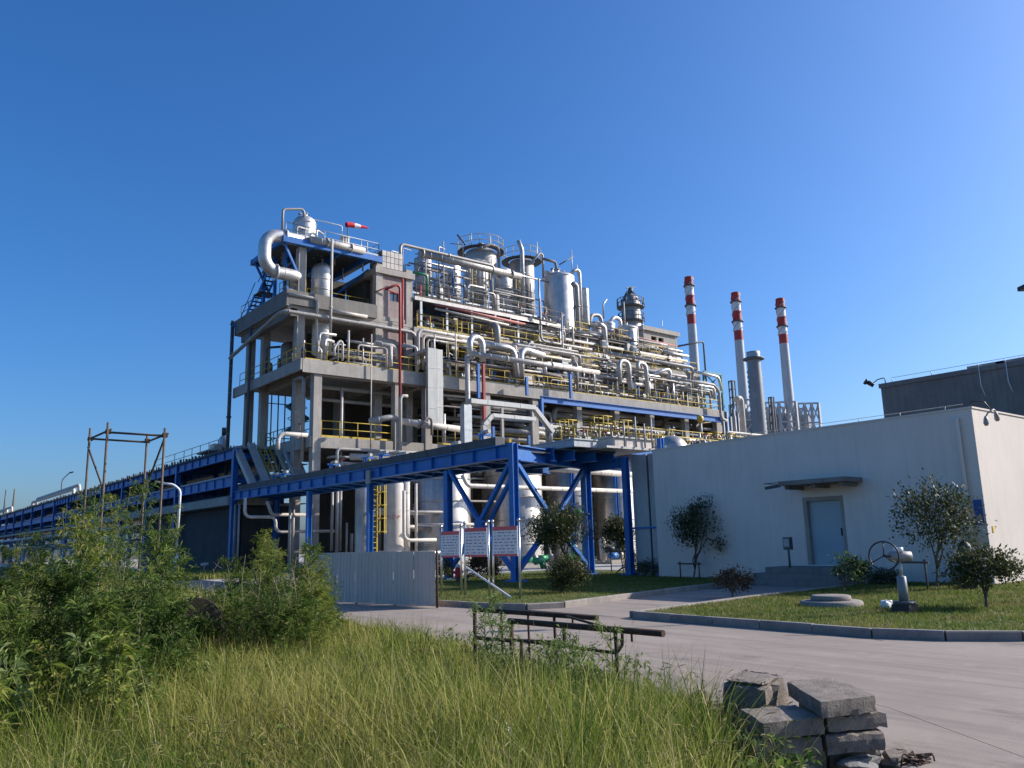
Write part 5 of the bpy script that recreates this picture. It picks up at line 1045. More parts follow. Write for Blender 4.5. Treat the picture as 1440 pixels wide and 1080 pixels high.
pipe('dark slanting vent pipe at the railed tank crown', L(57.5, (654, 345), (653, 342), (643, 330), snap=.0), .13, 'dark_pipe')
pipe('silver vent stack rising beside the tall grey tank', L(53.5, (737, 462), (736, 352), (729, 338), snap=.08), .3, 'aluminium', fl=((0, .45), (0, .7)), bend=.5)
pipe('grey pipe from the tall tank to the bright tank top', L(54.5, (745, 372), (758, 357), (763, 357), (764, 395), snap=.1), .17, 'pipe_grey')
pipe('bent pipe across the top of the bright tank', L(54.0, (764, 364), (781, 367), (784, 388), snap=.12), .2, 'pipe_brown', bend=.3)
pipe('short level pipe over the bright tank', L(53.2, (767, 383), (795, 385)), .3, 'pipe_white')
pipe('tall vertical pipe right of the bright tank', L(52.0, (816, 522), (815, 402), (805, 398), snap=.1), .32, 'aluminium_dull', bend=.5, fl=((0, .3), (0, .75)), n=14)
pipe('tall silver vertical pipe behind the bright tank', L(54.5, (819, 480), (815, 376), (803, 384), snap=.06), .25, 'aluminium', bend=.4)
pipe('thin vertical pole pipe on the deck before the bright tank', L(50.2, (794, 562), (793, 440)), .13, 'pipe_grey')
pipe('thin pipe from the pole pipe back to the tank', L(50.4, (793, 442), (782, 455), (752, 448), snap=.0), .08, 'pipe_brown')
pipe('upright pipe with a foot bend left of the bright tank', L(50.7, (759, 420), (759, 476), (765, 480), (832, 492), snap=.1), .17, 'pipe_white', bend=.4)
pipe('long red pipe along the edge of the vessel deck', L(50.95, (612, 428), (738, 456), snap=.001), .12, 'pink_red')
pipe('long white pipe just below the red deck-edge pipe', L(50.9, (612, 434), (715, 457), snap=.001), .14, 'pipe_white')
pipe('grey-brown elbow pipe dropping at mid front', [(at(697, 455, Y=50).x, 53, at(697, 455, Y=50).z)] + L(50.0, (699, 455), (701, 494)), .42, 'aluminium_dull', bend=.6, n=16)
pipe('bluish inverted-U pipe in front of the second deck', [(p.x, p.y, p.z) for p in L(48.0, (661, 505), (661, 473), (678, 475), (678, 508))], .38, 'aluminium', bend=.62, n=16)
pipe('pale vertical leg below the inverted-U pipe', L(48.0, (659, 645), (660, 500)), .3, 'pipe_white', n=14, fl=((0, .5),))
pipe('long straight pale pipe crossing the front at mid height', L(47.5, (663, 497), (842, 524), snap=.0), .31, 'pipe_white', n=16, fl=((0, .25), (0, .6)))
pipe('fat silver pipe turning down behind the crossing pipe', L(48.6, (682, 484), (722, 490), (727, 530), snap=.12), .4, 'aluminium', bend=.7, n=16)
pipe('short fat silver pipe angled out beside the turning one', L(48.6, (733, 530), (733, 490), (764, 500), snap=.08), .42, 'aluminium', bend=.6, n=16)
pipe('outer of two nested grey pipes beside the brick tower', L(49.6, (588, 520), (587, 463), (662, 478), snap=.08), .22, 'pipe_white', bend=.45)
pipe('inner of two nested grey pipes beside the brick tower', L(49.7, (595, 520), (594, 471), (658, 484), snap=.08), .18, 'pipe_white', bend=.4)
pipe('third nested pipe, slimmer, beside the brick tower', L(49.8, (601, 520), (600, 477), (640, 484), snap=.08), .12, 'pipe_grey', bend=.3)
pipe('white hooked pipe rising from the bridge deck', L(46.5, (563, 650), (563, 556), (573, 556)), .17, 'pipe_white', bend=.3)
pipe('fat pale level pipe behind the bridge deck', L(47.0, (560, 592), (650, 604), snap=.0), .36, 'pipe_white', n=16, fl=((0, .3),))
pipe('dark elbow pipe standing over the pale level pipe', L(46.6, (588, 602), (601, 587), (607, 589), (607, 612), snap=.1), .15, 'pipe_brown')
pipe('grey bundle pipe curving over the bridge deck left of centre', L(46.8, (520, 592), (553, 586), (561, 592), (561, 648), snap=.14), .3, 'pipe_grey', bend=.6)
pipe('white gooseneck on the second-floor deck by the rails', L(48.4, (470, 500), (470, 489), (482, 473), (482, 507), snap=.1), .13, 'pipe_white')
pipe('pale elbow pipe on the second-floor deck below the tower', L(48.5, (527, 483), (555, 488), (560, 505), snap=.14), .26, 'pipe_white', bend=.4)
pipe('stubby white vertical pipe on the second-floor deck', L(48.45, (549, 515), (549, 487)), .25, 'pipe_white')
pipe('slim grey vertical pipe in the dark storey below', L(49.6, (479, 660), (479, 545)), .16, 'pipe_grey')
pipe('thin pale drop pipe in front of the lower storey', L(48.4, (521, 642), (522, 470)), .05, 'pipe_white')
pipe('grey elbow pipe hanging off the left end of the second deck', [(21.9, 51.2, 12.7), (21.9, 49.6, 12.7), (21.9, 49.6, 7.0)], .2, 'pipe_grey', bend=.4)
pipe('white gooseneck from the first floor down towards the trays', L(48.4, (432, 612), (391, 612), (388, 632), snap=.12), .22, 'pipe_white', bend=.5)
pipe('shaded upper pipe under the second deck', [(22.8, 50.6, 12.3), (30, 50.6, 12.3)], .25, 'pipe_grey')
pipe('shaded lower pipe under the second deck', [(23, 51.5, 11.6), (31, 51.5, 11.6)], .2, 'pipe_grey')
pipe('white pipe in the dark bay right of the second column', L(49.8, (622, 545), (655, 549)), .22, 'pipe_white')
pipe('curved grey pipe in the bay behind the tray risers', L(49.8, (628, 560), (650, 562), snap=.1), .2, 'pipe_grey')
pipe('white pipe right of the bright tank joining a gooseneck', L(51.5, (820, 496), (852, 499)), .34, 'pipe_white', n=14)
pipe('silver gooseneck arching over the small pale vessel', [(at(833, 458, Y=55).x, 55, at(833, 458, Y=55).z)] + L(51.5, (840, 456), (850, 457), (852, 500), snap=.1), .34, 'aluminium', bend=.6, n=14)
pipe('dull arch pipe behind the silver gooseneck', L(55.2, (829, 460), (831, 443), (845, 443), (847, 460), snap=.14), .3, 'aluminium_dull', bend=.6)
pipe('silver arch pipe on the short vessels', L(53.8, (852, 458), (864, 446), (872, 449), (873, 462), snap=.1), .3, 'aluminium', bend=.6)
pipe('long level pipe from the gooseneck to the right end', L(50.8, (853, 496), (974, 517), (976, 540), snap=.05), .25, 'pipe_white', bend=.5, fl=((0, .5),))
pipe('left of two silver inverted-U pipes at the right part', L(48.6, (872, 540), (872, 507), (884, 507), (885, 548), snap=.12), .3, 'aluminium', bend=.5, n=14)
pipe('right of two silver inverted-U pipes at the right part', L(48.6, (897, 520), (897, 510), (908, 512), (911, 552), snap=.12), .3, 'aluminium', bend=.5, n=14)
pipe('white pipe sloping to the right end then dropping', L(47.9, (938, 531), (1004, 545), (1011, 550), (1013, 588), (1022, 592), snap=.04), .22, 'pipe_white', bend=.5)
pipe('pale pipe on the right roof with an upward elbow', L(49.5, (915, 528), (935, 520), (942, 520), (943, 534), snap=.06), .26, 'aluminium', bend=.4)
pipe('red thin pipe across the vessels at the right', L(52.4, (838, 461), (953, 487), snap=.001), .07, 'pink_red')
pipe('thin dark frame pipe against the sky beside the first chimney', L(52.4, (953, 487), (989, 480), (992, 545), snap=.08), .11, 'dark_pipe')
pipe('thin pole with bent lamp top over the short vessels', L(53.5, (849, 448), (848, 428), (853, 421), snap=.05), .1, 'galvanised')
pipe('thin white pole pipe before the column tower', L(53.0, (879, 462), (878, 425)), .09, 'pipe_white')
pipe('thin lightning pole left of the short vessels', L(55.5, (829, 450), (829, 408)), .05, 'dark_pipe')
pipe('thin mast right of the bright tank top', L(56.0, (805, 390), (806, 352)), .06, 'galvanised')
pipe('thin slanted boom from the mast', L(56.0, (787, 372), (806, 361)), .07, 'dark_pipe')
# ground-level pipes seen through the bridge
pipe('upper thick white pipe under the bridge, crossing the silver tanks', L(41.0, (735, 655), (892, 668), snap=.001), .34, 'pipe_white', n=16)
pipe('lower thick white pipe under the bridge with an elbow at the left', L(41.0, (650, 668), (657, 683), (892, 691), snap=.001), .22, 'pipe_white', n=14, bend=.5)
pipe('thick white vertical pipe beside the lettered vessel', L(41.6, (568, 690), (568, 760), (613, 763), snap=.08), .16, 'pipe_white', bend=.4)
pipe('fat pale riser right of the lettered vessel', L(42.2, (571, 676), (571, 782)), .36, 'pipe_white')
pipe('slim white riser before the broad stained tank', L(42.0, (585, 680), (585, 785)), .1, 'pipe_white')
pipe('tan level pipe across the broad stained tank', L(41.5, (588, 738), (690, 740), snap=.2), .13, 'pipe_white')
pipe('green fat pipe bending down by the right trees', L(38.0, (808, 722), (822, 722), (826, 800), snap=.14), .42, 'green_paint', bend=.8, n=16)
pipe('green low elbow pipe behind the lower tree', L(38.0, (806, 765), (806, 783), (822, 787), snap=.15), .3, 'green_paint', bend=.5, n=14)
pipe('small green elbow pipe close to the ground by the brace', L(36.5, (752, 790), (762, 787), (765, 800), snap=.1), .3, 'green_paint', bend=.4, n=14)
pipe('white zigzag pipe below the bridge at the left', L(47.5, (345, 700), (345, 727), (388, 728), (390, 748), (470, 748), snap=.14), .15, 'pipe_white', bend=.35)
pipe('second white pipe with a drop under the bridge at the left', L(48.0, (376, 705), (382, 724), (430, 725), snap=.12), .17, 'pipe_white', bend=.3)
for k, (px, y0, y1, r_) in enumerate(((466, 690, 775, .14), (473, 690, 790, .12), (478, 690, 775, .1), (406, 705, 790, .09), (411, 705, 790, .09), (487, 735, 790, .08), (494, 750, 785, .12))):
    pipe('upright grey pipe in the dark bay under the bridge', L(46.5 + k * .1, (px, y1), (px, y0)), r_, 'pipe_grey', group='uprights in the dark bay under the bridge')
for k, (px, py) in enumerate(((845, 770), (848, 757))):
    q = at(px, 800, Y=38.5)
pv = thing('relief_pump', 'white pump casing with a dark wheel beyond the right trees', 'pump', (at(849, 800, Y=39).x, 39, 0)); x = pv.location.x
MB().rings([(x, 39, 0), (x, 39, .9), (x, 39, 1.5), (x, 39, 1.7)], [.22, .22, .26, .1], 14).build('casing', 'pipe_white', pv); MB().cyl((x + .1, 38.9, .9), (x + .6, 38.5, .9), .22, n=14).build('wheel', 'black_metal', pv); MB().box(x - .4, x + .5, 38.6, 39.4, 0, .15).build('plinth', 'concrete', pv)
for k, x in enumerate((31.5, 33.2, 35.5, 38.5, 41.5, 44)):
    y = 38.5 + rng.uniform(-1, 1.5); t = thing('ground_pump', 'small pump set on a concrete plinth between the bridge and the tanks', 'pump', (x, y, 0), 'pumps on the yard')
    MB().box(x - .7, x + .7, y - .3, y + .3, 0, .22).build('plinth', 'concrete', t); MB().cyl((x - .5, y, .5), (x + .15, y, .5), .2, n=12).build('motor', rng.choice(('blue_paint', 'green_paint', 'teal_paint')), t)
    MB().lathe([(0, -.12), (.26, -.12), (.26, .12), (0, .12)], (x + .42, y, .52), 14, axis='X').build('casing', 'pipe_grey', t); MB().cyl((x + .42, y, .6), (x + .42, y, 1.4), .09, n=8).build('discharge', 'pipe_white', t)
# vertical and level cable trays on the front
def ptray(label, Y, pp, w, h=.22, mat='tray'): return tray(label, L(Y, *pp), w, h, mat)
ptray('tall white cable tray riser left of the front bay', 48.0, ((607, 603), (607, 490)), .75, .3)
ptray('second tall white cable tray riser beside the first', 48.1, ((618, 600), (618, 492)), .5, .25)
tray('sloped dark tray joining the risers to the second deck', [at(607, 492, Y=48.0), Vector((at(607, 492, Y=48.0).x, 52.5, at(607, 492, Y=48).z))], .8, .25, 'tray')
ptray('broad grey cable riser standing on the bridge', 44.0, ((656, 640), (656, 570)), .62, .5, 'galvanised')
ptray('level cable tray running right from the broad riser', 44.0, ((660, 564), (751, 574)), .5, .32)
ptray('cable tray sloping down at the right of the level tray', 44.0, ((751, 574), (777, 608)), .4, .3)
ptray('lower cable tray riser with a slanted top', 43.6, ((681, 640), (681, 598), (692, 584)), .3, .3)
ptray('lower level cable tray parallel to the upper one', 43.6, ((692, 584), (752, 590)), .3, .25)
for px, t0, b0, mt, lb in ((763, 560, 600, 'blue_paint', 'blue post under the gantry beam end'), (744, 612, 640, 'blue_paint', 'short blue post on the bridge at mid span'), (694, 600, 645, 'blue_paint', 'short blue post beside the lower tray riser'), (707, 574, 640, 'pipe_grey', 'grey post carrying the level cable tray'), (750, 576, 625, 'pipe_grey', 'grey post under the sloping cable tray'), (741, 530, 556, 'blue_paint', 'blue stub post under the crossing pipe'), (673, 512, 560, 'blue_paint', 'blue post below the inverted-U pipe'), (681, 512, 590, 'red_paint', 'red riser below the inverted-U pipe'), (717, 617, 640, 'yellow_paint', 'yellow post on the bridge near mid span'), (803, 525, 560, 'blue_paint', 'blue stub post near the right end of the crossing pipe')):
    p, q = L(46.0 if b0 > 600 else 47.7, (px, b0), (px, t0)); tag(MB().bar(p, q, .2, .2).build('post', mt), lb, 'post')
st2 = thing('deck_stair', 'short grey stair between decks at the right part of the front', 'stair', at(865, 510, Y=48.5))
a, b_ = at(850, 500, Y=50.2), at(868, 528, Y=50.2)
for y in (50.0, 50.8): MB().bar((a.x, y, a.z), (b_.x, y, b_.z), .06, .28).build('stringer', 'galvanised', st2)
for k in range(7): c = a.lerp(b_, (k + .5) / 7); MB().box(c.x - .14, c.x + .14, 50.05, 50.75, c.z - .02, c.z + .02).build('tread', 'galvanised', st2)
# windsock
q = at(489, 350, Y=52.6); tp = at(489, 313, Y=52.6)
t = thing('windsock', 'red and white windsock flying on the tower roof', 'windsock', q)
MB().cyl(q, tp, .035, n=6).build('pole', 'dark_pipe', t)
s0, s1 = at(487, 316, Y=52.6), at(518, 319, Y=52.6); d = s1 - s0
for k, (u0, u1, r0, r1) in enumerate(((0, .33, .2, .19), (.33, .62, .19, .16), (.62, 1.0, .15, .04))):
    a, b_ = s0 + d * u0, s0 + d * u1; a.z -= .02 * k; b_.z -= .06 * k; MB().rings([a, a.lerp(b_, .5) + Vector((0, 0, .03)), b_], [r0, (r0 + r1) / 2 * 1.05, r1], 10, False).build('sleeve', ('sock_red', 'sock_white', 'sock_red')[k], t)
# gridded white box on the stair tower roof
a, b_ = at(537, 384, Y=51.3), at(566, 358, Y=51.3)
t = thing('louvre_box', 'white gridded panel box on the brick tower roof', 'equipment box', (a.x + .9, 52, a.z))
nx_, nz_ = 5, 4; wx = (b_.x - a.x) / nx_; hz2 = (b_.z - a.z) / nz_
for i in range(nx_):
    for k in range(nz_): MB().box(a.x + i * wx + .02, a.x + (i + 1) * wx - .02, 51.25, 51.34, a.z + k * hz2 + .02, a.z + (k + 1) * hz2 - .02).build('panel', 'pipe_white', t)
MB().box(a.x, b_.x, 51.35, 53.2, a.z, b_.z).build('body', 'tray_dark', t)
# teal braced frame at the far right end
a, b_ = at(991, 548, Y=50.5), at(1014, 527, Y=50.5); t = thing('teal_frame', 'small teal cross-braced frame at the right end of the plant', 'frame', (a.x, 50.5, a.z))
for p, q in (((a.x, a.z - 2), (a.x, b_.z)), ((b_.x, a.z - 2), (b_.x, b_.z)), ((a.x, b_.z), (b_.x, b_.z)), ((a.x, a.z), (b_.x, a.z))): MB().bar((p[0], 50.5, p[1]), (q[0], 50.5, q[1]), .2, .2).build('member', 'teal_paint', t)
for p, q in (((a.x, a.z), (b_.x, b_.z)), ((a.x, b_.z), (b_.x, a.z))): MB().bar((p[0], 50.5, p[1]), (q[0], 50.5, q[1]), .1, .1).build('brace', 'teal_paint', t)
pipe('pale pipe arching over the teal frame', L(50.2, (975, 522), (1010, 530), (1015, 548), snap=.0), .22, 'aluminium', bend=.5)
t = thing('beacon_valve', 'orange valve head under the right end of the blue gantry beam', 'valve', at(985, 595, Y=47.5)); q = t.location
MB().rings([q, q + Vector((0, 0, .3)), q + Vector((0, 0, .6)), q + Vector((0, 0, .75))], [.15, .32, .3, .08], 12).build('bonnet', 'plaque_yellow', t); MB().cyl(q - Vector((0, 0, 1.5)), q, .14, n=8).build('stem', 'pipe_grey', t)
# extension at the far right: low bay with pale duct
part('bay_beam', 'concrete', (65.2, 69.5, 52, 52.4, 12.2, 13.0)); part('bay_column', 'concrete', (68.6, 69.1, 52, 52.5, 0, 12.2)); rail([(65.4, 52, 13.0), (69.4, 52, 13.0), (69.4, 57, 13.0)])
pipe('pale duct leaning at the right end above the white wall', L(50.0, (1034, 562), (1042, 558), (1049, 645), snap=.0), .42, 'pipe_white', bend=.6, n=14)
pipe('pale narrow duct beside the leaning duct', L(50.2, (1037, 640), (1034, 585)), .24, 'pipe_white', n=10)

# ------------------------------------------------------------------ small repeated plant: bundles, valves, instruments
def bundle(n, y0, y1, z0, z1, xa, xb, label, group, seed, mats=('pipe_white', 'pipe_grey', 'aluminium', 'pipe_grey', 'pipe_brown'), rmin=.05, rmax=.16, lmin=3, lmax=14):
    r_ = random.Random(seed); joined = {} if seed in (3, 6, 8, 9, 10, 33, 34, 35, 36) else None
    for k in range(n):
        r = r_.uniform(rmin, rmax); x = r_.uniform(xa, xb - 2); ln = min(r_.uniform(lmin, lmax), xb - x); y = r_.uniform(y0, y1); z = r_.uniform(z0, z1)
        pts = [(x, y, z), (x + ln, y, z)]
        c = r_.random()
        if c < .35: pts = [(x, y, z - r_.uniform(.5, 1.6))] + pts
        elif c < .6: pts = [(x, y + r_.uniform(.5, 1.5), z)] + pts
        c = r_.random()
        if c < .35: pts = pts + [(x + ln, y, z - r_.uniform(.5, 1.6))]
        elif c < .6: pts = pts + [(x + ln, y + r_.uniform(.4, 1.5), z)]
        if joined is not None: joined.setdefault(r_.choice(mats), MB()).tube(pts, r, 8, r * 2.4); continue
        o = MB().tube(pts, r, 8, r * 2.4).build('bundle_pipe', r_.choice(mats)); tag(o, label, 'pipe', group)
    for mt, m in (joined or {}).items(): stuff(tag(m.build('small_bore_piping', mt), {'pipe_white': 'whitish', 'pipe_grey': 'grey', 'aluminium': 'silvery', 'pipe_brown': 'brownish'}[mt] + ' tangle: ' + label, 'pipes'))
bundle(46, YF + .2, YT - .3, Z2 + .4, Z3 - .9, 31, 64.5, 'small pipe in the dense bundle between the second deck and the upper beam', 'pipes between second deck and upper beam', 1)
bundle(34, YT + .1, YT + 1.6, Z3 + .2, Z4 - .4, 31.5, 64, 'small pipe in the dense bundle under the vessel deck', 'pipes under the vessel deck', 2)
bundle(40, YF - .0, YT + 1.5, Z1 + .2, Z2 - 1.0, 31, 64.5, 'small pipe in the shaded storey below the second deck', 'pipes in the shaded storey', 3, rmax=.26)
bundle(22, 47.4, 49.5, 5.6, Z1 - .8, 23, 40, 'small pipe below the first floor seen over the bridge deck', 'pipes below the first floor', 4, rmax=.24, mats=('pipe_white', 'pipe_white', 'pipe_grey', 'pipe_white'))
bundle(26, 42.8, 46.8, zd + .2, zd + 2.2, 38, 65, 'small pipe among the yellow railings of the pump deck', 'pipes on the pump deck', 5, rmax=.14, lmin=1.5, lmax=6)
bundle(18, YT + .6, 56, Z4 + .3, Z4 + 3.6, 31.5, 47, 'small pipe among the vessels on the upper deck', 'pipes among the upper vessels', 6, rmax=.13, lmin=1.5, lmax=5)
bundle(20, YT + .4, 56, Z3 + .6, Z3 + 3.2, 46.5, 63, 'small pipe around the short vessels on the right roof', 'pipes on the right roof', 7, rmax=.14, lmin=1.5, lmax=7)
bundle(12, 52, 56, zb + .6, zb + 1.3, 21, 28, 'small pipe among the equipment on the tower roof', 'pipes on the tower roof', 8, rmax=.09, lmin=1, lmax=4)
bundle(14, 43, 47, .6, 4.3, 23, 33, 'small pipe in the dark bay behind the bridge', 'pipes in the dark bay', 9, rmax=.14, lmin=2, lmax=6)
bundle(10, YF - .2, YT + .6, Z2 + .5, Z2 + 2.2, 22.5, 30, 'small pipe on the second deck in front of the tower', 'pipes on deck before the tower', 10, rmax=.13, lmin=1.2, lmax=4)
def uprights(n, y0, y1, z0, hmin, hmax, xa, xb, label, group, seed, mats=('pipe_white', 'pipe_grey', 'galvanised', 'aluminium'), rmin=.04, rmax=.14):
    r_ = random.Random(seed)
    for k in range(n):
        x, y, h, r = r_.uniform(xa, xb), r_.uniform(y0, y1), r_.uniform(hmin, hmax), r_.uniform(rmin, rmax); pts = [(x, y, z0), (x, y, z0 + h)]
        if r_.random() < .5: pts.append((x + r_.choice((-1, 1)) * r_.uniform(.3, 1.1), y + r_.uniform(0, .6), z0 + h))
        o = MB().tube(pts, r, 8, r * 2.4).build('riser_pipe', r_.choice(mats)); tag(o, label, 'pipe', group)
uprights(46, YF - .1, YT - .2, Z2, 1.2, 3.8, 31.5, 64.5, 'upright riser pipe standing on the second deck', 'risers on the second deck', 11)
uprights(22, YT + .2, YT + 2, Z3, 1.0, 3.6, 32, 64, 'upright riser pipe standing on the upper beam level', 'risers on the upper level', 12)
uprights(24, 42.6, 47, zd, .8, 2.4, 38.5, 65, 'upright riser pipe on the pump deck', 'risers on the pump deck', 13)
uprights(20, YT + 1, 58, Z4 + .4, 2.0, 5.2, 32, 47, 'thin upright vent on the upper vessel deck', 'vents on the upper deck', 14, rmax=.09)
uprights(12, 52, 56, zb + .4, .8, 1.6, 22, 28, 'thin upright vent on the tower roof', 'vents on the tower roof', 15, rmax=.08)
uprights(18, YF + .2, YT + 1, Z1 - .1, 2.0, 4.2, 31.5, 64, 'upright riser pipe in the shaded storey', 'risers in the shaded storey', 16, rmax=.2)
uprights(9, YF - .2, YT - .3, Z2, 1.0, 2.6, 22, 31, 'upright riser pipe on deck before the tower', 'risers before the tower', 17)
def make_valve():
    t = thing('gate_valve', 'x', 'valve', (0, 0, 0)); p = []
    p.append(MB().cyl((-.28, 0, 0), (.28, 0, 0), .13, n=8).build('body', 'pipe_grey', t)); p += [MB().cyl((-.3, 0, 0), (-.22, 0, 0), .22, n=8).build('flange', 'galvanised', t), MB().cyl((.22, 0, 0), (.3, 0, 0), .22, n=8).build('flange', 'galvanised', t)]
    p.append(MB().rings([(0, 0, .1), (0, 0, .25), (0, 0, .5)], [.12, .1, .04], 8).build('bonnet', 'pipe_grey', t)); p.append(MB().rings([(.2 * math.cos(a), .2 * math.sin(a), .5) for a in np.linspace(0, 2 * PI, 11)], [.025] * 11, 5, False).build('handwheel', 'red_paint', t))
    return t, p
def make_box():
    t = thing('instrument_box', 'x', 'instrument', (0, 0, 0)); p = [MB().cyl((0, 0, 0), (0, 0, 1.0), .035, n=6).build('stand', 'galvanised', t), MB().box(-.2, .2, -.12, .12, .8, 1.35).build('case', 'pipe_white', t), MB().box(-.15, .15, -.14, -.125, .95, 1.25).build('window', 'glass', t)]
    return t, p
def scatter(proto, n, y0, y1, zs, xa, xb, label, group, seed, first=[None]):
    r_ = random.Random(seed); t0, parts = proto
    for k in range(n):
        t = t0.copy(); COL.objects.link(t)
        t.location = (r_.uniform(xa, xb), r_.uniform(y0, y1), r_.choice(zs)); t.rotation_euler = (0, 0, r_.choice((0, PI / 2, PI))); s = r_.uniform(.8, 1.5); t.scale = (s, s, s); t['label'] = label; t['group'] = group
        for p in parts: c = p.copy(); COL.objects.link(c); c.parent = t
VAL, BOX = make_valve(), make_box()
scatter(VAL, 40, YF - .1, YT - .3, (Z2 + .4, Z2 + .8, Z2 + 1.5), 31.5, 64, 'small flanged valve among the pipes on the second deck', 'valves on the second deck', 1)
scatter(VAL, 30, YT, YT + 1.6, (Z3 + .5, Z3 + 1.2), 32, 64, 'small flanged valve among the pipes under the vessel deck', 'valves under the vessel deck', 2)
scatter(VAL, 26, 42.6, 46.6, (zd + .4, zd + .9), 38.5, 65, 'small flanged valve on the pump deck behind the white wall', 'valves on the pump deck', 3)
scatter(VAL, 14, 47.5, 49, (6.0, 6.6), 23, 38, 'small flanged valve below the first floor above the bridge', 'valves below the first floor', 4)
scatter(VAL, 10, YT + 1, 55, (Z4 + .4, Z4 + 1), 32, 46, 'small flanged valve among the upper vessels', 'valves among the upper vessels', 5)
scatter(VAL, 8, 52, 55, (zb + .7,), 22, 28, 'small flanged valve on the tower roof', 'valves on the tower roof', 6)
scatter(BOX, 16, YF - .1, YT - .4, (Z2,), 31.5, 64, 'small instrument box on a stand on the second deck', 'instrument boxes on the second deck', 7)
scatter(BOX, 12, 42.6, 46.6, (zd,), 38.5, 65, 'small instrument box on a stand on the pump deck', 'instrument boxes on the pump deck', 8)
scatter(BOX, 10, YT, YT + 1, (Z3,), 32, 64, 'small instrument box on the upper beam level', 'instrument boxes on the upper level', 9)
for t0, parts in (VAL, BOX):
    for p in parts: bpy.data.objects.remove(p, do_unlink=True)
    bpy.data.objects.remove(t0, do_unlink=True)

# ------------------------------------------------------------------ more equipment filling the decks
rng = random.Random(77)
def platform(label, x0, x1, y0, y1, z, group):
    t = thing('service_platform', label, 'platform', ((x0 + x1) / 2, y0, z), group)
    MB().box(x0, x1, y0, y1, z - .08, z).build('grating', 'tray_dark', t); m = MB()
    P_ = [Vector((x0, y0, z)), Vector((x1, y0, z)), Vector((x1, y1, z))]
    for a, b_ in zip(P_[:-1], P_[1:]):
        n = max(2, int((b_ - a).length / .9))
        for k in range(n + 1): p = a.lerp(b_, k / n); m.cyl(p, p + Vector((0, 0, 1.1)), .028, n=5)
        for h in (.55, 1.1): m.cyl(a + Vector((0, 0, h)), b_ + Vector((0, 0, h)), .028, n=5)
    m.build('railing', 'yellow_paint', t)
    for x in (x0 + .2, x1 - .2): MB().bar((x, y0 + .15, z - 1.6), (x, y0 + .15, z - .09), .12, .12).build('post', rng.choice(('galvanised', 'blue_paint')), t)
for k, x in enumerate((33.2, 37.5, 42.6, 47.2, 52.0, 56.4, 60.8)):
    platform('small railed platform between the second deck and the upper beam', x, x + rng.uniform(1.8, 3.0), YF + .3, YT - .4, Z2 + rng.uniform(1.5, 2.3), 'platforms above the second deck')
for k, x in enumerate((47.6, 52.6, 57.4)):
    platform('small railed platform on the upper level', x, x + rng.uniform(1.8, 3.2), YT + .4, YT + 1.8, (Z4 if x < 46 else Z3) + rng.uniform(1.1, 2.2), 'platforms on the upper level')
def ladder(label, x, y, z0, z1, group):
    t = thing('ladder', label, 'ladder', (x, y, z0), group)
    for s in (-.22, .22): MB().bar((x + s, y, z0), (x + s, y, z1), .06, .04).build('side_rail', 'yellow_paint', t)
    m = MB()
    for k in range(int((z1 - z0) / .3)): m.cyl((x - .22, y, z0 + .2 + k * .3), (x + .22, y, z0 + .2 + k * .3), .02, n=5)
    m.build('rungs', 'yellow_paint', t)
for k, (x, y, z0, z1) in enumerate(((35.4, YT - .3, Z2, Z3 + 1), (43.4, YT - .3, Z2, Z3 + 1), (49.2, YT - .3, Z2, Z3 + 1), (58.2, YT - .3, Z2, Z3 + 1), (38.9, 53.6, Z4, Z4 + 4.4), (44.2, 54.2, Z4, Z4 + 5.0), (53.6, 52.4, Z3, Z3 + 3))):
    ladder('upright yellow ladder between plant decks' if k < 4 else 'yellow ladder up the side of a roof vessel', x, y, z0, z1, 'ladders between decks' if k < 4 else 'ladders on roof vessels')
def drum(label, x, y, z, r, ln, group, mat):
    t = thing('horizontal_drum', label, 'vessel', (x, y, z), group)
    MB().lathe([(.01, -r * .45), (r * .6, -r * .38), (r * .92, -r * .15), (r, 0), (r, ln), (r * .92, ln + r * .15), (r * .6, ln + r * .38), (.01, ln + r * .45)], (x - ln / 2, y, z + r + .35), 20, axis='X').build('shell', mat, t)
    for s in (-.3, .3): MB().box(x + s * ln - .08, x + s * ln + .08, y - r * .8, y + r * .8, z, z + .6).build('saddle', 'concrete', t)
    MB().cyl((x, y, z + r * 2 + .2), (x, y, z + r * 2 + .75), .1, n=8).build('nozzle', mat, t)
for k, x in enumerate((34.2, 39.2, 44.0, 48.4, 53.0, 57.6, 62.0)): drum('pale horizontal drum on saddles on the second deck', x + rng.uniform(-.5, .5), YT - .2, Z2 + .02, rng.uniform(.35, .5), rng.uniform(1.4, 2.4), 'drums on the second deck', rng.choice(('aluminium', 'pipe_white', 'aluminium_dull')))
for k, x in enumerate((47.6, 50.2, 58.6, 61.2)): drum('small horizontal drum on the right roof', x, YT + 1.6, Z3 + .02, .35, 1.5, 'drums on the right roof', 'aluminium_dull')
for k, (x, y, z, h, r) in enumerate(((33.4, 53, Z4, 2.4, .4), (35.0, 53.2, Z4, 1.8, .35), (40.6, 53, Z4, 2.2, .4), (46.6, 53.6, Z3, 3.4, .45), (49.6, 54, Z3, 3.2, .5), (51.2, 56, Z3, 4.6, .45), (60.4, 53.4, Z3, 2.2, .45), (62.6, 53.4, Z3, 1.8, .4), (63.6, 55, Z3, 2.8, .5))):
    vessel('small upright drum on the plant roof', x, y, z + .3, z + .3 + h, r, rng.choice(('aluminium', 'aluminium_dull', 'pipe_white')), bands=1, head=.6, legs=3, name='roof_drum', group='small drums on the plant roof', n=16, nozzles=((0, 0, 9, .25, .07),))
uprights(26, YT + .4, 58, Z4 + .2, 2.4, 6.2, 33, 47.5, 'thin tall vent pole on the upper vessel deck', 'vent poles on the upper deck', 31, rmin=.025, rmax=.06, mats=('galvanised', 'dark_pipe', 'pipe_grey'))
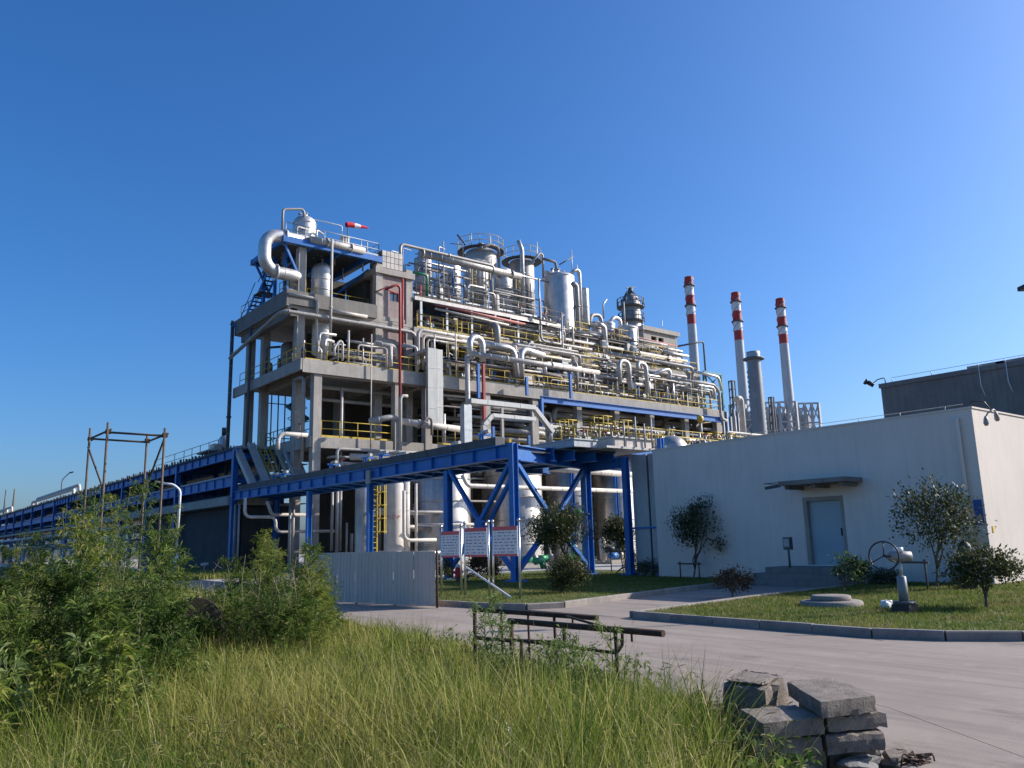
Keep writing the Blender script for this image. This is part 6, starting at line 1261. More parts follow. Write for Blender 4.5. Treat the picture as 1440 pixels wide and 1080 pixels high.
uprights(22, YT + .2, 57, Z3 + .2, 1.8, 4.6, 47, 64.5, 'thin vent pole on the right roof', 'vent poles on the right roof', 32, rmin=.025, rmax=.07, mats=('galvanised', 'dark_pipe', 'pipe_grey', 'pipe_white'))
bundle(30, YT - .2, YT + 1.2, Z3 + .2, Z4 - .3, 31.5, 47, 'slim pipe tucked beneath the vessel deck edge', 'slim pipes beneath the vessel deck edge', 33, rmin=.03, rmax=.08)
bundle(34, YF - .15, YF + 1.2, Z2 + .2, Z2 + 2.6, 31.5, 64.5, 'slim pipe near the front rail of the second deck', 'slim pipes near the front rail', 34, rmin=.03, rmax=.09, lmin=1.5, lmax=7)
bundle(22, YT, YT + 3, Z3 + .3, Z3 + 2.6, 46.5, 64.5, 'slim pipe across the right roof', 'slim pipes across the right roof', 35, rmin=.03, rmax=.1, lmin=2, lmax=8)
bundle(14, 52.5, 57, Z4 + 2.8, Z4 + 5.6, 32, 47, 'slim high pipe linking the upper vessels', 'slim pipes linking upper vessels', 36, rmin=.03, rmax=.09, lmin=2, lmax=6)
# light poles leaning out of the roofline
for k, (px, y0, y1, Y) in enumerate(((812, 388, 372, 56), (756, 372, 340, 57), (690, 350, 332, 58.5), (663, 346, 328, 58.5), (905, 470, 452, 55), (932, 468, 450, 55), (960, 520, 498, 52))):
    p, q = L(Y, (px, y0), (px, y1)); tag(MB().cyl(p, q, .04, n=5).build('lightning_rod', 'galvanised'), 'thin lightning rod on the plant roofline', 'rod', 'lightning rods on the roofline')
# shaded side of the tower: vessels and pipes on the left floors
vessel('tall shaded vessel inside the left end of the tower storey', 24.6, 58.2, Z2 + .4, Z3 - .6, .8, 'aluminium_dull', bands=2)
pipe('dark pipe hooking over the left deck rail', [(21.6, 55.5, Z2 + .2), (21.6, 55.5, Z2 + 2.2), (22.6, 55.5, Z2 + 2.4)], .14, 'dark_pipe')
pipe('thin dark pipe down the shaded left face', [(21.0, 57.2, Z2 + 4), (21.0, 57.2, Z1 - 2)], .12, 'dark_pipe')
scatter_b = [(22.2, y) for y in (50.5, 52.4, 54.6, 56.2)]
for x, y in scatter_b: tag(MB().rings([(x, y, Z2), (x, y, Z2 + 1.1), (x, y, Z2 + 1.3)], [.16, .16, .05], 8).build('deck_bollard', 'dark_pipe'), 'dark stub vent on the shaded left edge of the second deck', 'vent', 'stub vents on the left deck edge')

bundle(44, YF + .1, YT + .2, Z2 + 1.2, Z3 - .2, 31.5, 47, 'pipe of middling size packed between the decks left of the bright tank', 'middling pipes between decks at left', 51, rmin=.06, rmax=.18, lmin=2.5, lmax=9)
bundle(40, YF + .1, YT + .2, Z2 + .6, Z3 - .2, 46, 64.8, 'pipe of middling size packed between the decks at the right end', 'middling pipes between decks at right', 52, rmin=.05, rmax=.15, lmin=2, lmax=7)
uprights(34, YF - .1, YT + .4, Z2, 1.4, 4.2, 31.5, 64.8, 'slim upright line among the second-deck pipes', 'slim uprights on the second deck', 53, rmin=.025, rmax=.07)
bundle(24, YT + .2, YT + 3, Z3 + .2, Z3 + 3.0, 47, 64.5, 'pipe crowding the right roof beside the head-house', 'pipes crowding the right roof', 54, rmin=.05, rmax=.16, lmin=2, lmax=8)
bundle(26, YF - .1, YT + 2, Z1 + .3, Z2 - 1.0, 31.5, 64.5, 'pale pipe hung under the second deck beams', 'pale pipes under the second deck', 55, rmin=.08, rmax=.24, lmin=4, lmax=16, mats=('pipe_white', 'aluminium', 'pipe_grey'))
bundle(16, 43, 48, 5.8, 8.2, 24, 37, 'pipe lying behind the bridge deck at the first floor', 'pipes behind the bridge deck', 56, rmin=.06, rmax=.2, lmin=2, lmax=7, mats=('pipe_white', 'pipe_grey', 'aluminium'))
for k in range(26):
    x = rng.uniform(32, 64); y = rng.uniform(YF, YT - .2); z = Z2 + rng.uniform(0, 2.6); w, h = rng.uniform(.3, .9), rng.uniform(.3, .9)
    tag(MB().box(x - w / 2, x + w / 2, y - .2, y + .2, z, z + h).box(x - w / 2 - .03, x + w / 2 + .03, y - .23, y + .23, z + h, z + h + .05).build('lagged_box', rng.choice(('pipe_white', 'aluminium_dull', 'tray', 'pipe_grey'))), 'small lagged box among the second-deck pipes', 'equipment box', 'lagged boxes on the second deck')
# ------------------------------------------------------------------ chimneys, stack and furnace frames beyond
def chimney(px, pyt, pyb, w, D, bands, label):
    b0 = at(px[1], pyb, D=D); t0 = at(px[0], pyt, D=D); k = D / F_PX; x, y = b0.x, b0.y; dep = D
    zt = at(px[0], pyt, X=x).z if False else CAM_H + (t0.z - CAM_H)
    # height from the sight line met at the chimney's own upright axis
    dd = math.hypot(x, y); dr = _F + (px[0] - 720) / F_PX * _R - (pyt - 540) / F_PX * _U; zt = CAM_H + dr[2] / math.hypot(dr[0], dr[1]) * dd
    t = thing('chimney', label, 'chimney', (x, y, 0), 'red and white banded chimneys'); r0 = w / 2 * k; r1 = r0 * 0.86
    def rad(z): return r0 + (r1 - r0) * z / zt
    def zpy(py): dr = _F + ((px[0] + (px[1] - px[0]) * (py - pyt) / (pyb - pyt)) - 720) / F_PX * _R - (py - 540) / F_PX * _U; return CAM_H + dr[2] / math.hypot(dr[0], dr[1]) * dd
    zs = [zpy(p) for p in bands]
    MB().lathe([(rad(0) * 1.15, 0), (rad(zs[-1]), zs[-1])], (x, y, 0), 24).build('shaft', 'chimney_grey', t)
    for i in range(len(zs) - 1):
        MB().lathe([(rad(zs[i + 1]), zs[i + 1]), (rad(zs[i]), zs[i])], (x, y, 0), 24).build('band', 'chimney_red' if i % 2 == 0 else 'chimney_white', t)
    MB().lathe([(rad(zt) * .98, zt), (rad(zt) * .9, zt), (rad(zt) * .88, zt - 2)], (x, y, 0), 24).build('mouth', 'black_metal', t)
    # helical strakes on the upper third
    for s in range(3):
        pts = []; z0, z1 = zs[min(4, len(zs) - 1)], zt
        for q in range(40): u = q / 39; a = 2 * PI * (u * 1.6 + s / 3); z = z0 + (z1 - z0) * u; pts.append((x + rad(z) * 1.06 * math.cos(a), y + rad(z) * 1.06 * math.sin(a), z))
        MB().rings(pts, [.09] * 40, 4).build('strake', 'chimney_red' if s == 0 else 'chimney_grey', t)
    for z in (zs[1], zs[3]): MB().lathe([(rad(z), -.1), (rad(z) + .3, -.1), (rad(z) + .3, .1), (rad(z), .1)], (x, y, z), 24).build('ring', 'dark_pipe', t)
    return t
chimney((966.5, 980), 390, 560, 14.0, 150, [390, 402.5, 416, 430, 443, 456.5], 'leftmost red and white banded chimney, tallest in view')
chimney((1032, 1049), 412, 600, 14.2, 152, [412, 425, 438, 452.5, 465.5, 479], 'middle red and white banded chimney behind the grey stack')
chimney((1099, 1113), 420, 600, 14.2, 158, [420, 433, 446, 459, 470.5, 483.5], 'rightmost red and white banded chimney')
q = at(1071, 640, D=128); dd = math.hypot(q.x, q.y); k = 128 / F_PX
def zof(px, py, d_): dr = _F + (px - 720) / F_PX * _R - (py - 540) / F_PX * _U; return CAM_H + dr[2] / math.hypot(dr[0], dr[1]) * d_
t = thing('exhaust_stack', 'thick dark grey exhaust stack between two chimneys', 'stack', (q.x, q.y, 0)); zt = zof(1061, 495, dd); zr = zof(1062, 505, dd); r_ = 9.6 * k
MB().lathe([(r_ * 1.15, 0), (r_ * 1.08, zt * .5), (r_ * .98, zr)], (q.x, q.y, 0), 28).build('shaft', 'stack_grey', t)
MB().lathe([(r_ * .98, zr), (r_ * .98, zt - .4), (r_ * 1.0, zt), (r_ * .9, zt), (r_ * .88, zt - 1.5)], (q.x, q.y, 0), 28).build('cap', 'galvanised', t)
MB().lathe([(r_, -.25), (r_ * 1.55, -.1), (r_ * 1.55, .15), (r_, .25)], (q.x, q.y, zr), 28).build('platform', 'dark_pipe', t)
for s in (-1, 1):
    for j in range(22): MB().box(q.x + s * r_ * 1.02 * .78 - .12, q.x + s * r_ * 1.02 * .78 + .12, q.y - s * r_ * .63 - .12, q.y - s * r_ * .63 + .12, zr * .35 + j * (zr * .6) / 22, zr * .35 + j * (zr * .6) / 22 + .3).build('rung', 'stack_grey', t)
# lattice furnace frames
def lattice(px0, px1, pyt, D, label, nb=3, depth=8.0):
    a, b_ = at(px0, 600, D=D), at(px1, 600, D=D); zt = zof((px0 + px1) / 2, pyt, math.hypot((a.x + b_.x) / 2, (a.y + b_.y) / 2)); d = Vector((b_.x - a.x, b_.y - a.y, 0)); w = d.length; d /= w; nrm = Vector((-d.y, d.x, 0))
    if nrm.dot(Vector((_F[0], _F[1], 0))) < 0: nrm = -nrm
    o = Vector((a.x, a.y, 0)); t = thing('furnace_frame', label, 'steel frame', o + d * w / 2, 'lattice furnace frames'); nz = int(zt / 3.2)
    for f in range(2):
        for i in range(nb + 1): p = o + d * (w * i / nb) + nrm * depth * f; MB().bar(p, p + Vector((0, 0, zt)), .4, .4).build('post', 'lattice_grey', t)
        for j in range(nz // 2, nz + 1):
            z = zt * j / nz; MB().bar(o + nrm * depth * f + Vector((0, 0, z)), o + d * w + nrm * depth * f + Vector((0, 0, z)), .28, .28).build('girt', 'lattice_grey', t)
            if j < nz:
                for i in range(nb):
                    p = o + d * (w * i / nb) + nrm * depth * f + Vector((0, 0, z)); q_ = o + d * (w * (i + 1) / nb) + nrm * depth * f + Vector((0, 0, zt * (j + 1) / nz))
                    if (i + j) % 2: p.z, q_.z = q_.z, p.z
                    MB().bar(p, q_, .2, .2).build('brace', 'lattice_grey', t)
                    p2 = p.copy(); q2 = q_.copy(); p2.z, q2.z = q_.z, p.z; MB().bar(p2, q2, .16, .16).build('brace', 'lattice_grey', t)
    c0 = o + d * w * .5 + nrm * depth * .5; MB().box(c0.x - w * .2, c0.x + w * .2, c0.y - 1.5, c0.y + 1.5, 0, zt * .93).build('furnace_box', 'stack_grey', t)
    return t
lattice(1040, 1062, 562, 140, 'narrow grey lattice frame left of the dark stack', 1, 5)
lattice(1078, 1098, 566, 142, 'grey lattice frame between the stack and the right chimney', 2, 6)
lattice(1098, 1122, 565, 138, 'grey lattice frame at the foot of the right chimney', 2, 6)
lattice(1124, 1154, 567, 144, 'rightmost grey lattice frame, beyond the right chimney', 3, 6)
for k, (px, pt, w_, lb) in enumerate(((1016, 556, 5, 'dark small frame tower left of the middle chimney'), (1034, 535, 6, 'small dark platform tower beside the middle chimney'), (1088, 558, 5, 'small dark lantern on the furnace roof'))):
    q = at(px, 600, D=136); z = zof(px, pt, math.hypot(q.x, q.y)); t = thing('equipment_tower', lb, 'tower', (q.x, q.y, 0)); k2 = w_ * 136 / F_PX / 2
    for sx in (-1, 1):
        for sy in (-1, 1): MB().bar((q.x + sx * k2, q.y + sy * k2, 0), (q.x + sx * k2, q.y + sy * k2, z), .18, .18).build('post', 'dark_pipe', t)
    for j in range(5): MB().box(q.x - k2, q.x + k2, q.y - k2, q.y + k2, z - j * 1.4 - .12, z - j * 1.4).build('platform', 'dark_pipe', t)
for k in range(5):
    px = 1017 + k * 5.3; q = at(px, 600, D=100 + k * 3); z = zof(px, 572 + (k * 7) % 18, math.hypot(q.x, q.y))
    tag(MB().cyl((q.x, q.y, 0), (q.x, q.y, z), .2, n=8).build('distant_riser', 'stack_grey'), 'distant grey riser between the plant end and the furnaces', 'pipe', 'distant risers beyond the plant end')
# ------------------------------------------------------------------ vegetation
NR = np.random.default_rng(5)
def norm(a): return a / np.maximum(np.linalg.norm(a, axis=1, keepdims=True), 1e-9)
def leaves(c, d, nrm_, ln, wd, fold=0.25, droop=0.0):
    d = norm(d); s = norm(np.cross(d, nrm_)); u = np.cross(s, d); ln = ln[:, None]; wd = wd[:, None]
    mid = c + d * ln * 0.45 + u * fold * wd
    tip = c + d * ln - np.array([0, 0, 1.0]) * ln * droop
    v = np.stack([c, mid + s * wd * .5 - u * fold * wd, tip, mid - s * wd * .5 - u * fold * wd], 1).reshape(-1, 3)
    b_ = np.arange(len(c))[:, None] * 4
    return v, np.concatenate([b_ + [0, 1, 2], b_ + [0, 2, 3]], 1).reshape(-1, 3)
def rdir(n, up=0.0): 
    a = NR.normal(size=(n, 3)); a[:, 2] += up; return norm(a)
def limb(m, p, q, r0, r1, n=6, sag=0.0, k=4, jit=0.02):
    p, q = Vector(p), Vector(q); pts = []; L_ = (q - p).length
    for i in range(k + 1):
        t = i / k; w = p.lerp(q, t); w.z += sag * math.sin(PI * t); 
        if 0 < i < k: w += Vector(NR.normal(size=3) * jit * L_)
        pts.append(w)
    m.rings(pts, [r0 + (r1 - r0) * i / k for i in range(k + 1)], n); return pts
def tree(label, base, crown_c, rad, nleaf, leaf=0.085, mat='tree_leaf', trunk_r=0.035, stems=3, name='ornamental_tree', cat='tree', nclump=46, hollow=0.35, fork=0.5, wd=.42, group=None):
    base, cc = Vector(base), Vector(crown_c); t = thing(name, label, cat, base, group); m = MB(); tips = []
    fk = Vector((base.x, base.y, base.z + (cc.z - rad[2] - base.z) * fork + 0.02)); fk.x += (cc.x - base.x) * .3; fk.y += (cc.y - base.y) * .3
    limb(m, base - Vector((0, 0, .1)), fk, trunk_r, trunk_r * .8)
    cl = []
    while len(cl) < nclump:
        p = NR.normal(size=3); p /= np.linalg.norm(p); r = NR.uniform(hollow, 1.0) ** .6 * (1 + NR.normal() * .10)
        if p[2] < -.75: continue
        cl.append(p * r)
    cl = np.array(cl); pts = np.array(cc) + cl * np.array(rad)
    for s in range(stems):
        a = 2 * PI * s / stems + NR.uniform(0, 1); e = cc + Vector((math.cos(a) * rad[0] * .35, math.sin(a) * rad[1] * .35, -rad[2] * .1 + NR.uniform(0, .3) * rad[2])); pp = limb(m, fk, e, trunk_r * .7, trunk_r * .35, jit=.03)
        tips.append((pp[2], pp[3], e))
    for p in pts:
        s = tips[int(NR.integers(len(tips)))]; best = min((q for s in tips for q in s), key=lambda q: (q - Vector(p)).length); limb(m, best, p, trunk_r * .25, trunk_r * .08, 4, k=3, jit=.05)
    m.build('trunk', 'bark', t)
    per = nleaf // nclump; c = np.repeat(pts, per, 0) + NR.normal(size=(per * nclump, 3)) * np.array(rad) * 0.19
    out = norm(c - np.array(cc)); n = len(c); d = norm(out * .6 + rdir(n) * .9 + np.array([0, 0, .1])); nr_ = norm(rdir(n) * .7 + out * .4 + np.array([0, 0, .8]))
    v, f = leaves(c, d, nr_, leaf * NR.uniform(.6, 1.25, n), leaf * wd * NR.uniform(.7, 1.2, n))
    raw('crown', v, f, mat, t)
    return t
def crown_at(px0, px1, pyt, pyb, base):
    """ellipsoid of the crown as seen, at the distance of the trunk"""
    S = Vector((base[0], base[1], 1.5)) - Vector((0, 0, CAM_H)); D = S.dot(Vector(_F)); c = at((px0 + px1) / 2, (pyt + pyb) / 2, D=D); k = D / F_PX
    return c, ((px1 - px0) / 2 * k, (px1 - px0) / 2 * k, (pyb - pyt) / 2 * k)
def T(label, base, box, nleaf, **kw):
    c, r = crown_at(*box, base); return tree(label, (base[0], base[1], .06), c, r, nleaf, **kw)
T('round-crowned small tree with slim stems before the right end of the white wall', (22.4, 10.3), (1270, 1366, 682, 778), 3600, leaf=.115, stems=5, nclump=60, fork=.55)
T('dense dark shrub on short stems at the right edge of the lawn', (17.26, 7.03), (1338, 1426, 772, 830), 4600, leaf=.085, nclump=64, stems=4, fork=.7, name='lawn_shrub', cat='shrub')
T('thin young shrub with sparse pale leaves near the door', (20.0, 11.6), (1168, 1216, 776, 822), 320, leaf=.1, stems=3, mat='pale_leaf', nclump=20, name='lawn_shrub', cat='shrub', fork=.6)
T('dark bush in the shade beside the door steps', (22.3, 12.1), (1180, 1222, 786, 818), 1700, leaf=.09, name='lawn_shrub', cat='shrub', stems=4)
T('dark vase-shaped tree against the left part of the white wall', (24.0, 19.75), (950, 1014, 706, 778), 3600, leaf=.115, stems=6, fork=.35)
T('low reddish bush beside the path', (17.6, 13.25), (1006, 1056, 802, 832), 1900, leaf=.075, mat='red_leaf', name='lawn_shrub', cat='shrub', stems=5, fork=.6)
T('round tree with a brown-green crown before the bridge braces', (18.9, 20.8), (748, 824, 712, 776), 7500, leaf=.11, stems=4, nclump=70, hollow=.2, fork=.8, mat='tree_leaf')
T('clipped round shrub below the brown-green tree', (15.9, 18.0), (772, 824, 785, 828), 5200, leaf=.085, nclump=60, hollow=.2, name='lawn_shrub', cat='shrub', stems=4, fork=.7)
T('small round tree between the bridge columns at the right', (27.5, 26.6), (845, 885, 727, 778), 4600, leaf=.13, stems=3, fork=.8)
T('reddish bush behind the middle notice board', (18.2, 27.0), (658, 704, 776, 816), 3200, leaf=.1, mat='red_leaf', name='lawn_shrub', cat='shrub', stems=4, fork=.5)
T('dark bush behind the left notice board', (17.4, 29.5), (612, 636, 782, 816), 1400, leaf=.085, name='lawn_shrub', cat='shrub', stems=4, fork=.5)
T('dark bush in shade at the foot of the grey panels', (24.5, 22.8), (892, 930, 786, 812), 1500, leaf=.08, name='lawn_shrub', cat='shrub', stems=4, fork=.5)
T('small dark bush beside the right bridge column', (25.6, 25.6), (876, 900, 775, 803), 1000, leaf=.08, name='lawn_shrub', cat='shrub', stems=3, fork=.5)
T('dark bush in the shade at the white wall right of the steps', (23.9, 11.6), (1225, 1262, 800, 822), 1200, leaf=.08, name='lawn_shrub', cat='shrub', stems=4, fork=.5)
def stake(label, x, y, dy0, dy1, z):
    t = thing('tree_stake', label, 'tree stake', (x, y, .06), 'tree stakes')
    for yy in (y + dy0, y + dy1): MB().cyl((x, yy, 0), (x, yy, z + .08), .028, n=7).build('post', 'bark', t)
    MB().cyl((x, y + dy0 + .1, z), (x, y + dy1 - .1, z), .03, n=7).build('crossbar', 'bark', t)
stake('wooden stake frame holding the vase-shaped tree', 23.8, 19.7, .45, -.42, .62); stake('wooden stake frame beside the round-crowned small tree', 21.9, 10.4, .55, -.1, .78)
stake('thin stake pair at the small tree between bridge columns', 27.2, 26.6, .5, -.4, 1.0)

# tall weeds: stem, side branches, narrow leaves
def weed(label, base, h, spread, nbr, nlf, ll=.11, lw=.02, mat='weed_leaf', name='tall_weed', group=None, droop=.25, stemr=.012, lean=None):
    base = Vector(base); t = thing(name, label, 'weed', base, group); m = MB(); C = []; Dd = []
    ln_ = lean or (NR.normal() * .12, NR.normal() * .12); nst = 1
    tip = base + Vector((ln_[0] * h, ln_[1] * h, h)); sp = limb(m, base - Vector((0, 0, .1)), tip, stemr, stemr * .25, 5, k=6, jit=.012)
    for b_ in range(nbr):
        u = NR.uniform(.05, .97); i = min(int(u * 6), 5); p = sp[i].lerp(sp[i + 1], u * 6 - i); a = NR.uniform(0, 2 * PI); l = spread * (1.05 - u * .72) * NR.uniform(.6, 1.15); rise = NR.uniform(.25, 1.5); l = l * (1.2 - .25 * rise)
        q = p + Vector((math.cos(a) * l, math.sin(a) * l, l * rise)); bp = limb(m, p, q, stemr * .4, stemr * .12, 4, k=3, jit=.05, sag=l * .08)
        k = max(3, int(nlf / nbr)); w = NR.uniform(.12, 1.0, k) ** .8
        for x in w: j = min(int(x * 3), 2); C.append(np.array(bp[j].lerp(bp[j + 1], x * 3 - j))); Dd.append(np.array(q - p))
    m.build('stem', 'stem', t)
    C = np.array(C); Dd = norm(np.array(Dd)); n = len(C); C = C + NR.normal(size=(n, 3)) * .012; d = norm(Dd * .5 + rdir(n) * .85 + np.array([0, 0, .12])); nr_ = norm(rdir(n) * .5 + np.array([0, 0, 1.0]))
    v, f = leaves(C, d, nr_, ll * NR.uniform(.5, 1.3, n), lw * NR.uniform(.7, 1.3, n), .2, droop)
    raw('foliage', v, f, mat, t); return t
def wpx(px, top, D, **kw):
    g = at(px, 800, D=D); b_ = Vector((g.x, g.y, -.09)); z = at(px, top, D=D).z; kw.setdefault('spread', .5); kw.setdefault('nbr', 64); kw.setdefault('nlf', 2300); kw.setdefault('ll', .085); kw.setdefault('lw', .0135)
    return weed(kw.pop('label', 'tall bushy green weed in the thicket at the left edge'), b_, z + .09, kw.pop('spread'), kw.pop('nbr'), kw.pop('nlf'), group=kw.pop('group', 'tall weeds in the left thicket'), **kw)
for px, top, D in ((-70, 800, 9.5), (-25, 785, 10.5), (5, 765, 11.8), (25, 775, 11.0), (40, 788, 9.2), (52, 760, 12), (68, 758, 11.2), (88, 738, 10.2), (222, 850, 9.2), (104, 700, 12.0), (124, 712, 10.6), (146, 688, 11.3), (160, 720, 9.6), (178, 698, 12.2), (198, 704, 10.9), (214, 738, 9.8), (226, 720, 12.4), (238, 770, 10.2), (20, 815, 8.0), (75, 800, 8.2), (130, 790, 8.4), (180, 800, 8.3), (225, 820, 9.0), (-15, 845, 7.4), (50, 850, 7.2), (110, 855, 7.4), (165, 850, 7.5), (215, 860, 7.8), (250, 840, 11.5)):
    c_ = NR.random(); wpx(px, top + NR.uniform(-8, 14), D, mat=('weed_leaf', 'dark_weed', 'yellow_weed')[0 if c_ < .45 else 1 if c_ < .8 else 2], ll=NR.uniform(.06, .12), lw=NR.uniform(.009, .019), nlf=int(NR.uniform(900, 2300)), spread=NR.uniform(.38, .62))
for px, top, D in ((96, 712, 12.5), (112, 690, 11.8), (136, 684, 12.6), (158, 678, 11.6), (170, 694, 12.8), (188, 690, 12.0), (210, 706, 11.8), (30, 742, 12.6), (66, 736, 12.4)):
    wpx(px, top, D, label='slender wispy weed plume topping the left thicket', group='wispy plumes of the left thicket', mat='yellow_weed', ll=.08, lw=.008, nlf=420, nbr=34, spread=.24)
for k, (px, top, D) in enumerate(((300, 836, 14.5), (325, 815, 14.0), (345, 790, 15.0), (365, 775, 14.4), (382, 760, 13.6), (398, 752, 14.8), (415, 765, 13.4), (430, 768, 14.6), (447, 785, 13.8), (462, 808, 14.8), (352, 830, 12.6), (385, 825, 12.2), (412, 822, 12.4), (438, 830, 12.6), (318, 860, 12.4), (372, 800, 13.0), (404, 790, 12.8), (428, 800, 13.2), (340, 845, 11.8), (300, 872, 11.6), (372, 850, 11.4), (405, 850, 11.4), (436, 862, 11.6), (452, 840, 13.0))):
    wpx(px, top, D, label='bushy green weed in the clump before the hoarding', group='weeds in the clump before the hoarding', nlf=int(NR.uniform(900, 2000)), spread=NR.uniform(.45, .7), ll=NR.uniform(.06, .11), lw=NR.uniform(.009, .016), mat=('weed_leaf', 'dark_weed', 'yellow_weed')[int(NR.integers(3))])
for k, (px, top, D) in enumerate(((35, 925, 6.4), (90, 915, 6.8), (140, 892, 7.0), (172, 905, 6.6), (210, 925, 7.0), (-10, 940, 6.0))):
    wpx(px, top, D, label='broad pale-leaved weed at the front of the left thicket', group='pale-leaved weeds', nlf=420, nbr=26, spread=.3, ll=.12, lw=.025, mat='yellow_weed' if k % 2 else 'pale_leaf', droop=.35)
for k, (px, top, D) in enumerate(((690, 838, 9.4), (706, 850, 9.0), (716, 872, 8.4), (745, 905, 8.2), (775, 905, 8.0), (805, 900, 7.7), (835, 905, 7.4), (855, 880, 7.6), (790, 885, 8.4))):
    wpx(px, top, D, label='feathery light green weed growing through the rusty trestle', group='weeds at the trestle', nlf=420, nbr=26, spread=.32, ll=.07, lw=.012, mat='pale_leaf')

m = MB()
for k in range(90):
    px = NR.uniform(-40, 470); D_ = NR.uniform(8, 13) if px < 260 else NR.uniform(11.5, 14.5); g = at(px, 800, D=D_); hh = NR.uniform(.5, 1.5); q = Vector((g.x + NR.normal() * .25, g.y + NR.normal() * .25, hh)); limb(m, (g.x, g.y, -.1), q, .006, .002, 4, k=4, jit=.02)
    for j in range(4): p = Vector((g.x, g.y, -.1)).lerp(q, NR.uniform(.5, 1)); limb(m, p, p + Vector((NR.normal() * .12, NR.normal() * .12, NR.uniform(.05, .2))), .0025, .001, 3, k=2)
stuff(tag(m.build('dead_stalks', 'dead_stalk'), 'dry tan dead stalks standing among the left weeds', 'weeds'))
# foreground grass
def blades(pos, h, w, lean, bend, mat, name, label, segs=3):
    n = len(pos); a = NR.uniform(0, 2 * PI, n); dirv = np.stack([np.cos(a), np.sin(a), np.zeros(n)], 1); b2 = a + PI / 2 + NR.normal(size=n) * .6; side = np.stack([np.cos(b2), np.sin(b2), np.zeros(n)], 1)
    rows = []
    for i in range(segs + 1):
        t = i / segs; off = (lean * t + bend * t * t)[:, None] * h[:, None]; z = h * (t - .35 * bend * t * t)
        c = pos + dirv * off; c = c.copy(); c[:, 2] += z; ww = (w * (1 - t) ** .7 * .5)[:, None]
        if i < segs: rows += [c - side * ww, c + side * ww]
        else: rows += [c]
    k = 2 * segs + 1; v = np.stack(rows, 1).reshape(-1, 3); b_ = np.arange(n)[:, None] * k; f = []
    for i in range(segs - 1): f += [b_ + [2 * i, 2 * i + 1, 2 * i + 3], b_ + [2 * i, 2 * i + 3, 2 * i + 2]]
    f += [b_ + [2 * segs - 2, 2 * segs - 1, 2 * segs]]
    o = raw(name, v, np.concatenate(f, 1).reshape(-1, 3), mat); stuff(tag(o, label, 'grass')); return o
def field(n, D0, D1, px0, px1, p=1.0):
    u = NR.uniform(size=n); D = (D0 ** p + u * (D1 ** p - D0 ** p)) ** (1 / p); px = NR.uniform(px0, px1, n); x = (px - 720) / F_PX
    g = _f0[None, :2] + x[:, None] * _r0[None, :2]; return g * D[:, None], D
def clear_stack(P):   # no grass in the wedge before the slab stack, keeping the stack in view
    return ~((P[:, 1] < .69 * P[:, 0]) & (P[:, 0] > 2.6) & (P[:, 0] < 7.0))
eY = np.array([a for a, b_ in EDGE]); eX = np.array([b_ for a, b_ in EDGE])
def patchnoise(P, s, seed):
    r_ = np.random.default_rng(seed); o = np.zeros(len(P))
    for k in range(5): a = r_.uniform(0, 2 * PI); f = s * r_.uniform(.6, 1.9); o += np.sin((P[:, 0] * math.cos(a) + P[:, 1] * math.sin(a)) * f + r_.uniform(0, 6))
    return o / 5
P0, D0_ = field(120000, 2.9, 19, -260, 1250, .75)
Pt, Dt = field(12500, 2.9, 19, -260, 1250, .75); kk = NR.integers(10, 26, len(Pt)); P1 = np.repeat(Pt, kk, 0); D1_ = np.repeat(Dt, kk); P1 = P1 + NR.normal(size=P1.shape) * .035
th_ = np.concatenate([np.ones(len(P0)) * .8, np.repeat(NR.uniform(.55, 1.45, len(Pt)), kk)]); P = np.concatenate([P0, P1]); D = np.concatenate([D0_, D1_])
dist = np.interp(P[:, 1], eY, eX) - P[:, 0]
keep = (dist > 0.06) & clear_stack(P); P, D, dist, th_ = P[keep], D[keep], dist[keep], th_[keep]
pn = patchnoise(P, 1.6, 3)
h = (np.interp(D, [3, 6, 9, 14, 19], [.56, .52, .38, .36, .34]) * (1 + .35 * pn) * NR.uniform(.4, 1.4, len(P)) * th_) * np.clip(.3 + dist * 1.1, .3, 1)
h = h * np.where((P[:, 1] < .79 * P[:, 0]) & (P[:, 0] < 7.6), .5, 1.0) * np.where((P[:, 0] > 5.6) & (P[:, 0] < 7.7) & (P[:, 1] > 6.0) & (P[:, 1] < 9.6), .7, 1.0)
h = h * np.where((P[:, 1] < 8.2) & (dist < .75), .33, 1.0); pos = np.concatenate([P, np.full((len(P), 1), -.09)], 1)
blades(pos, h, NR.uniform(.004, .0125, len(P)) * np.interp(D, [3, 19], [.85, 2.1]), np.abs(NR.normal(size=len(P)) * .22), NR.uniform(.0, .75, len(P)), 'grass_leaf', 'long_grass', 'long green and yellowing grass covering the foreground')
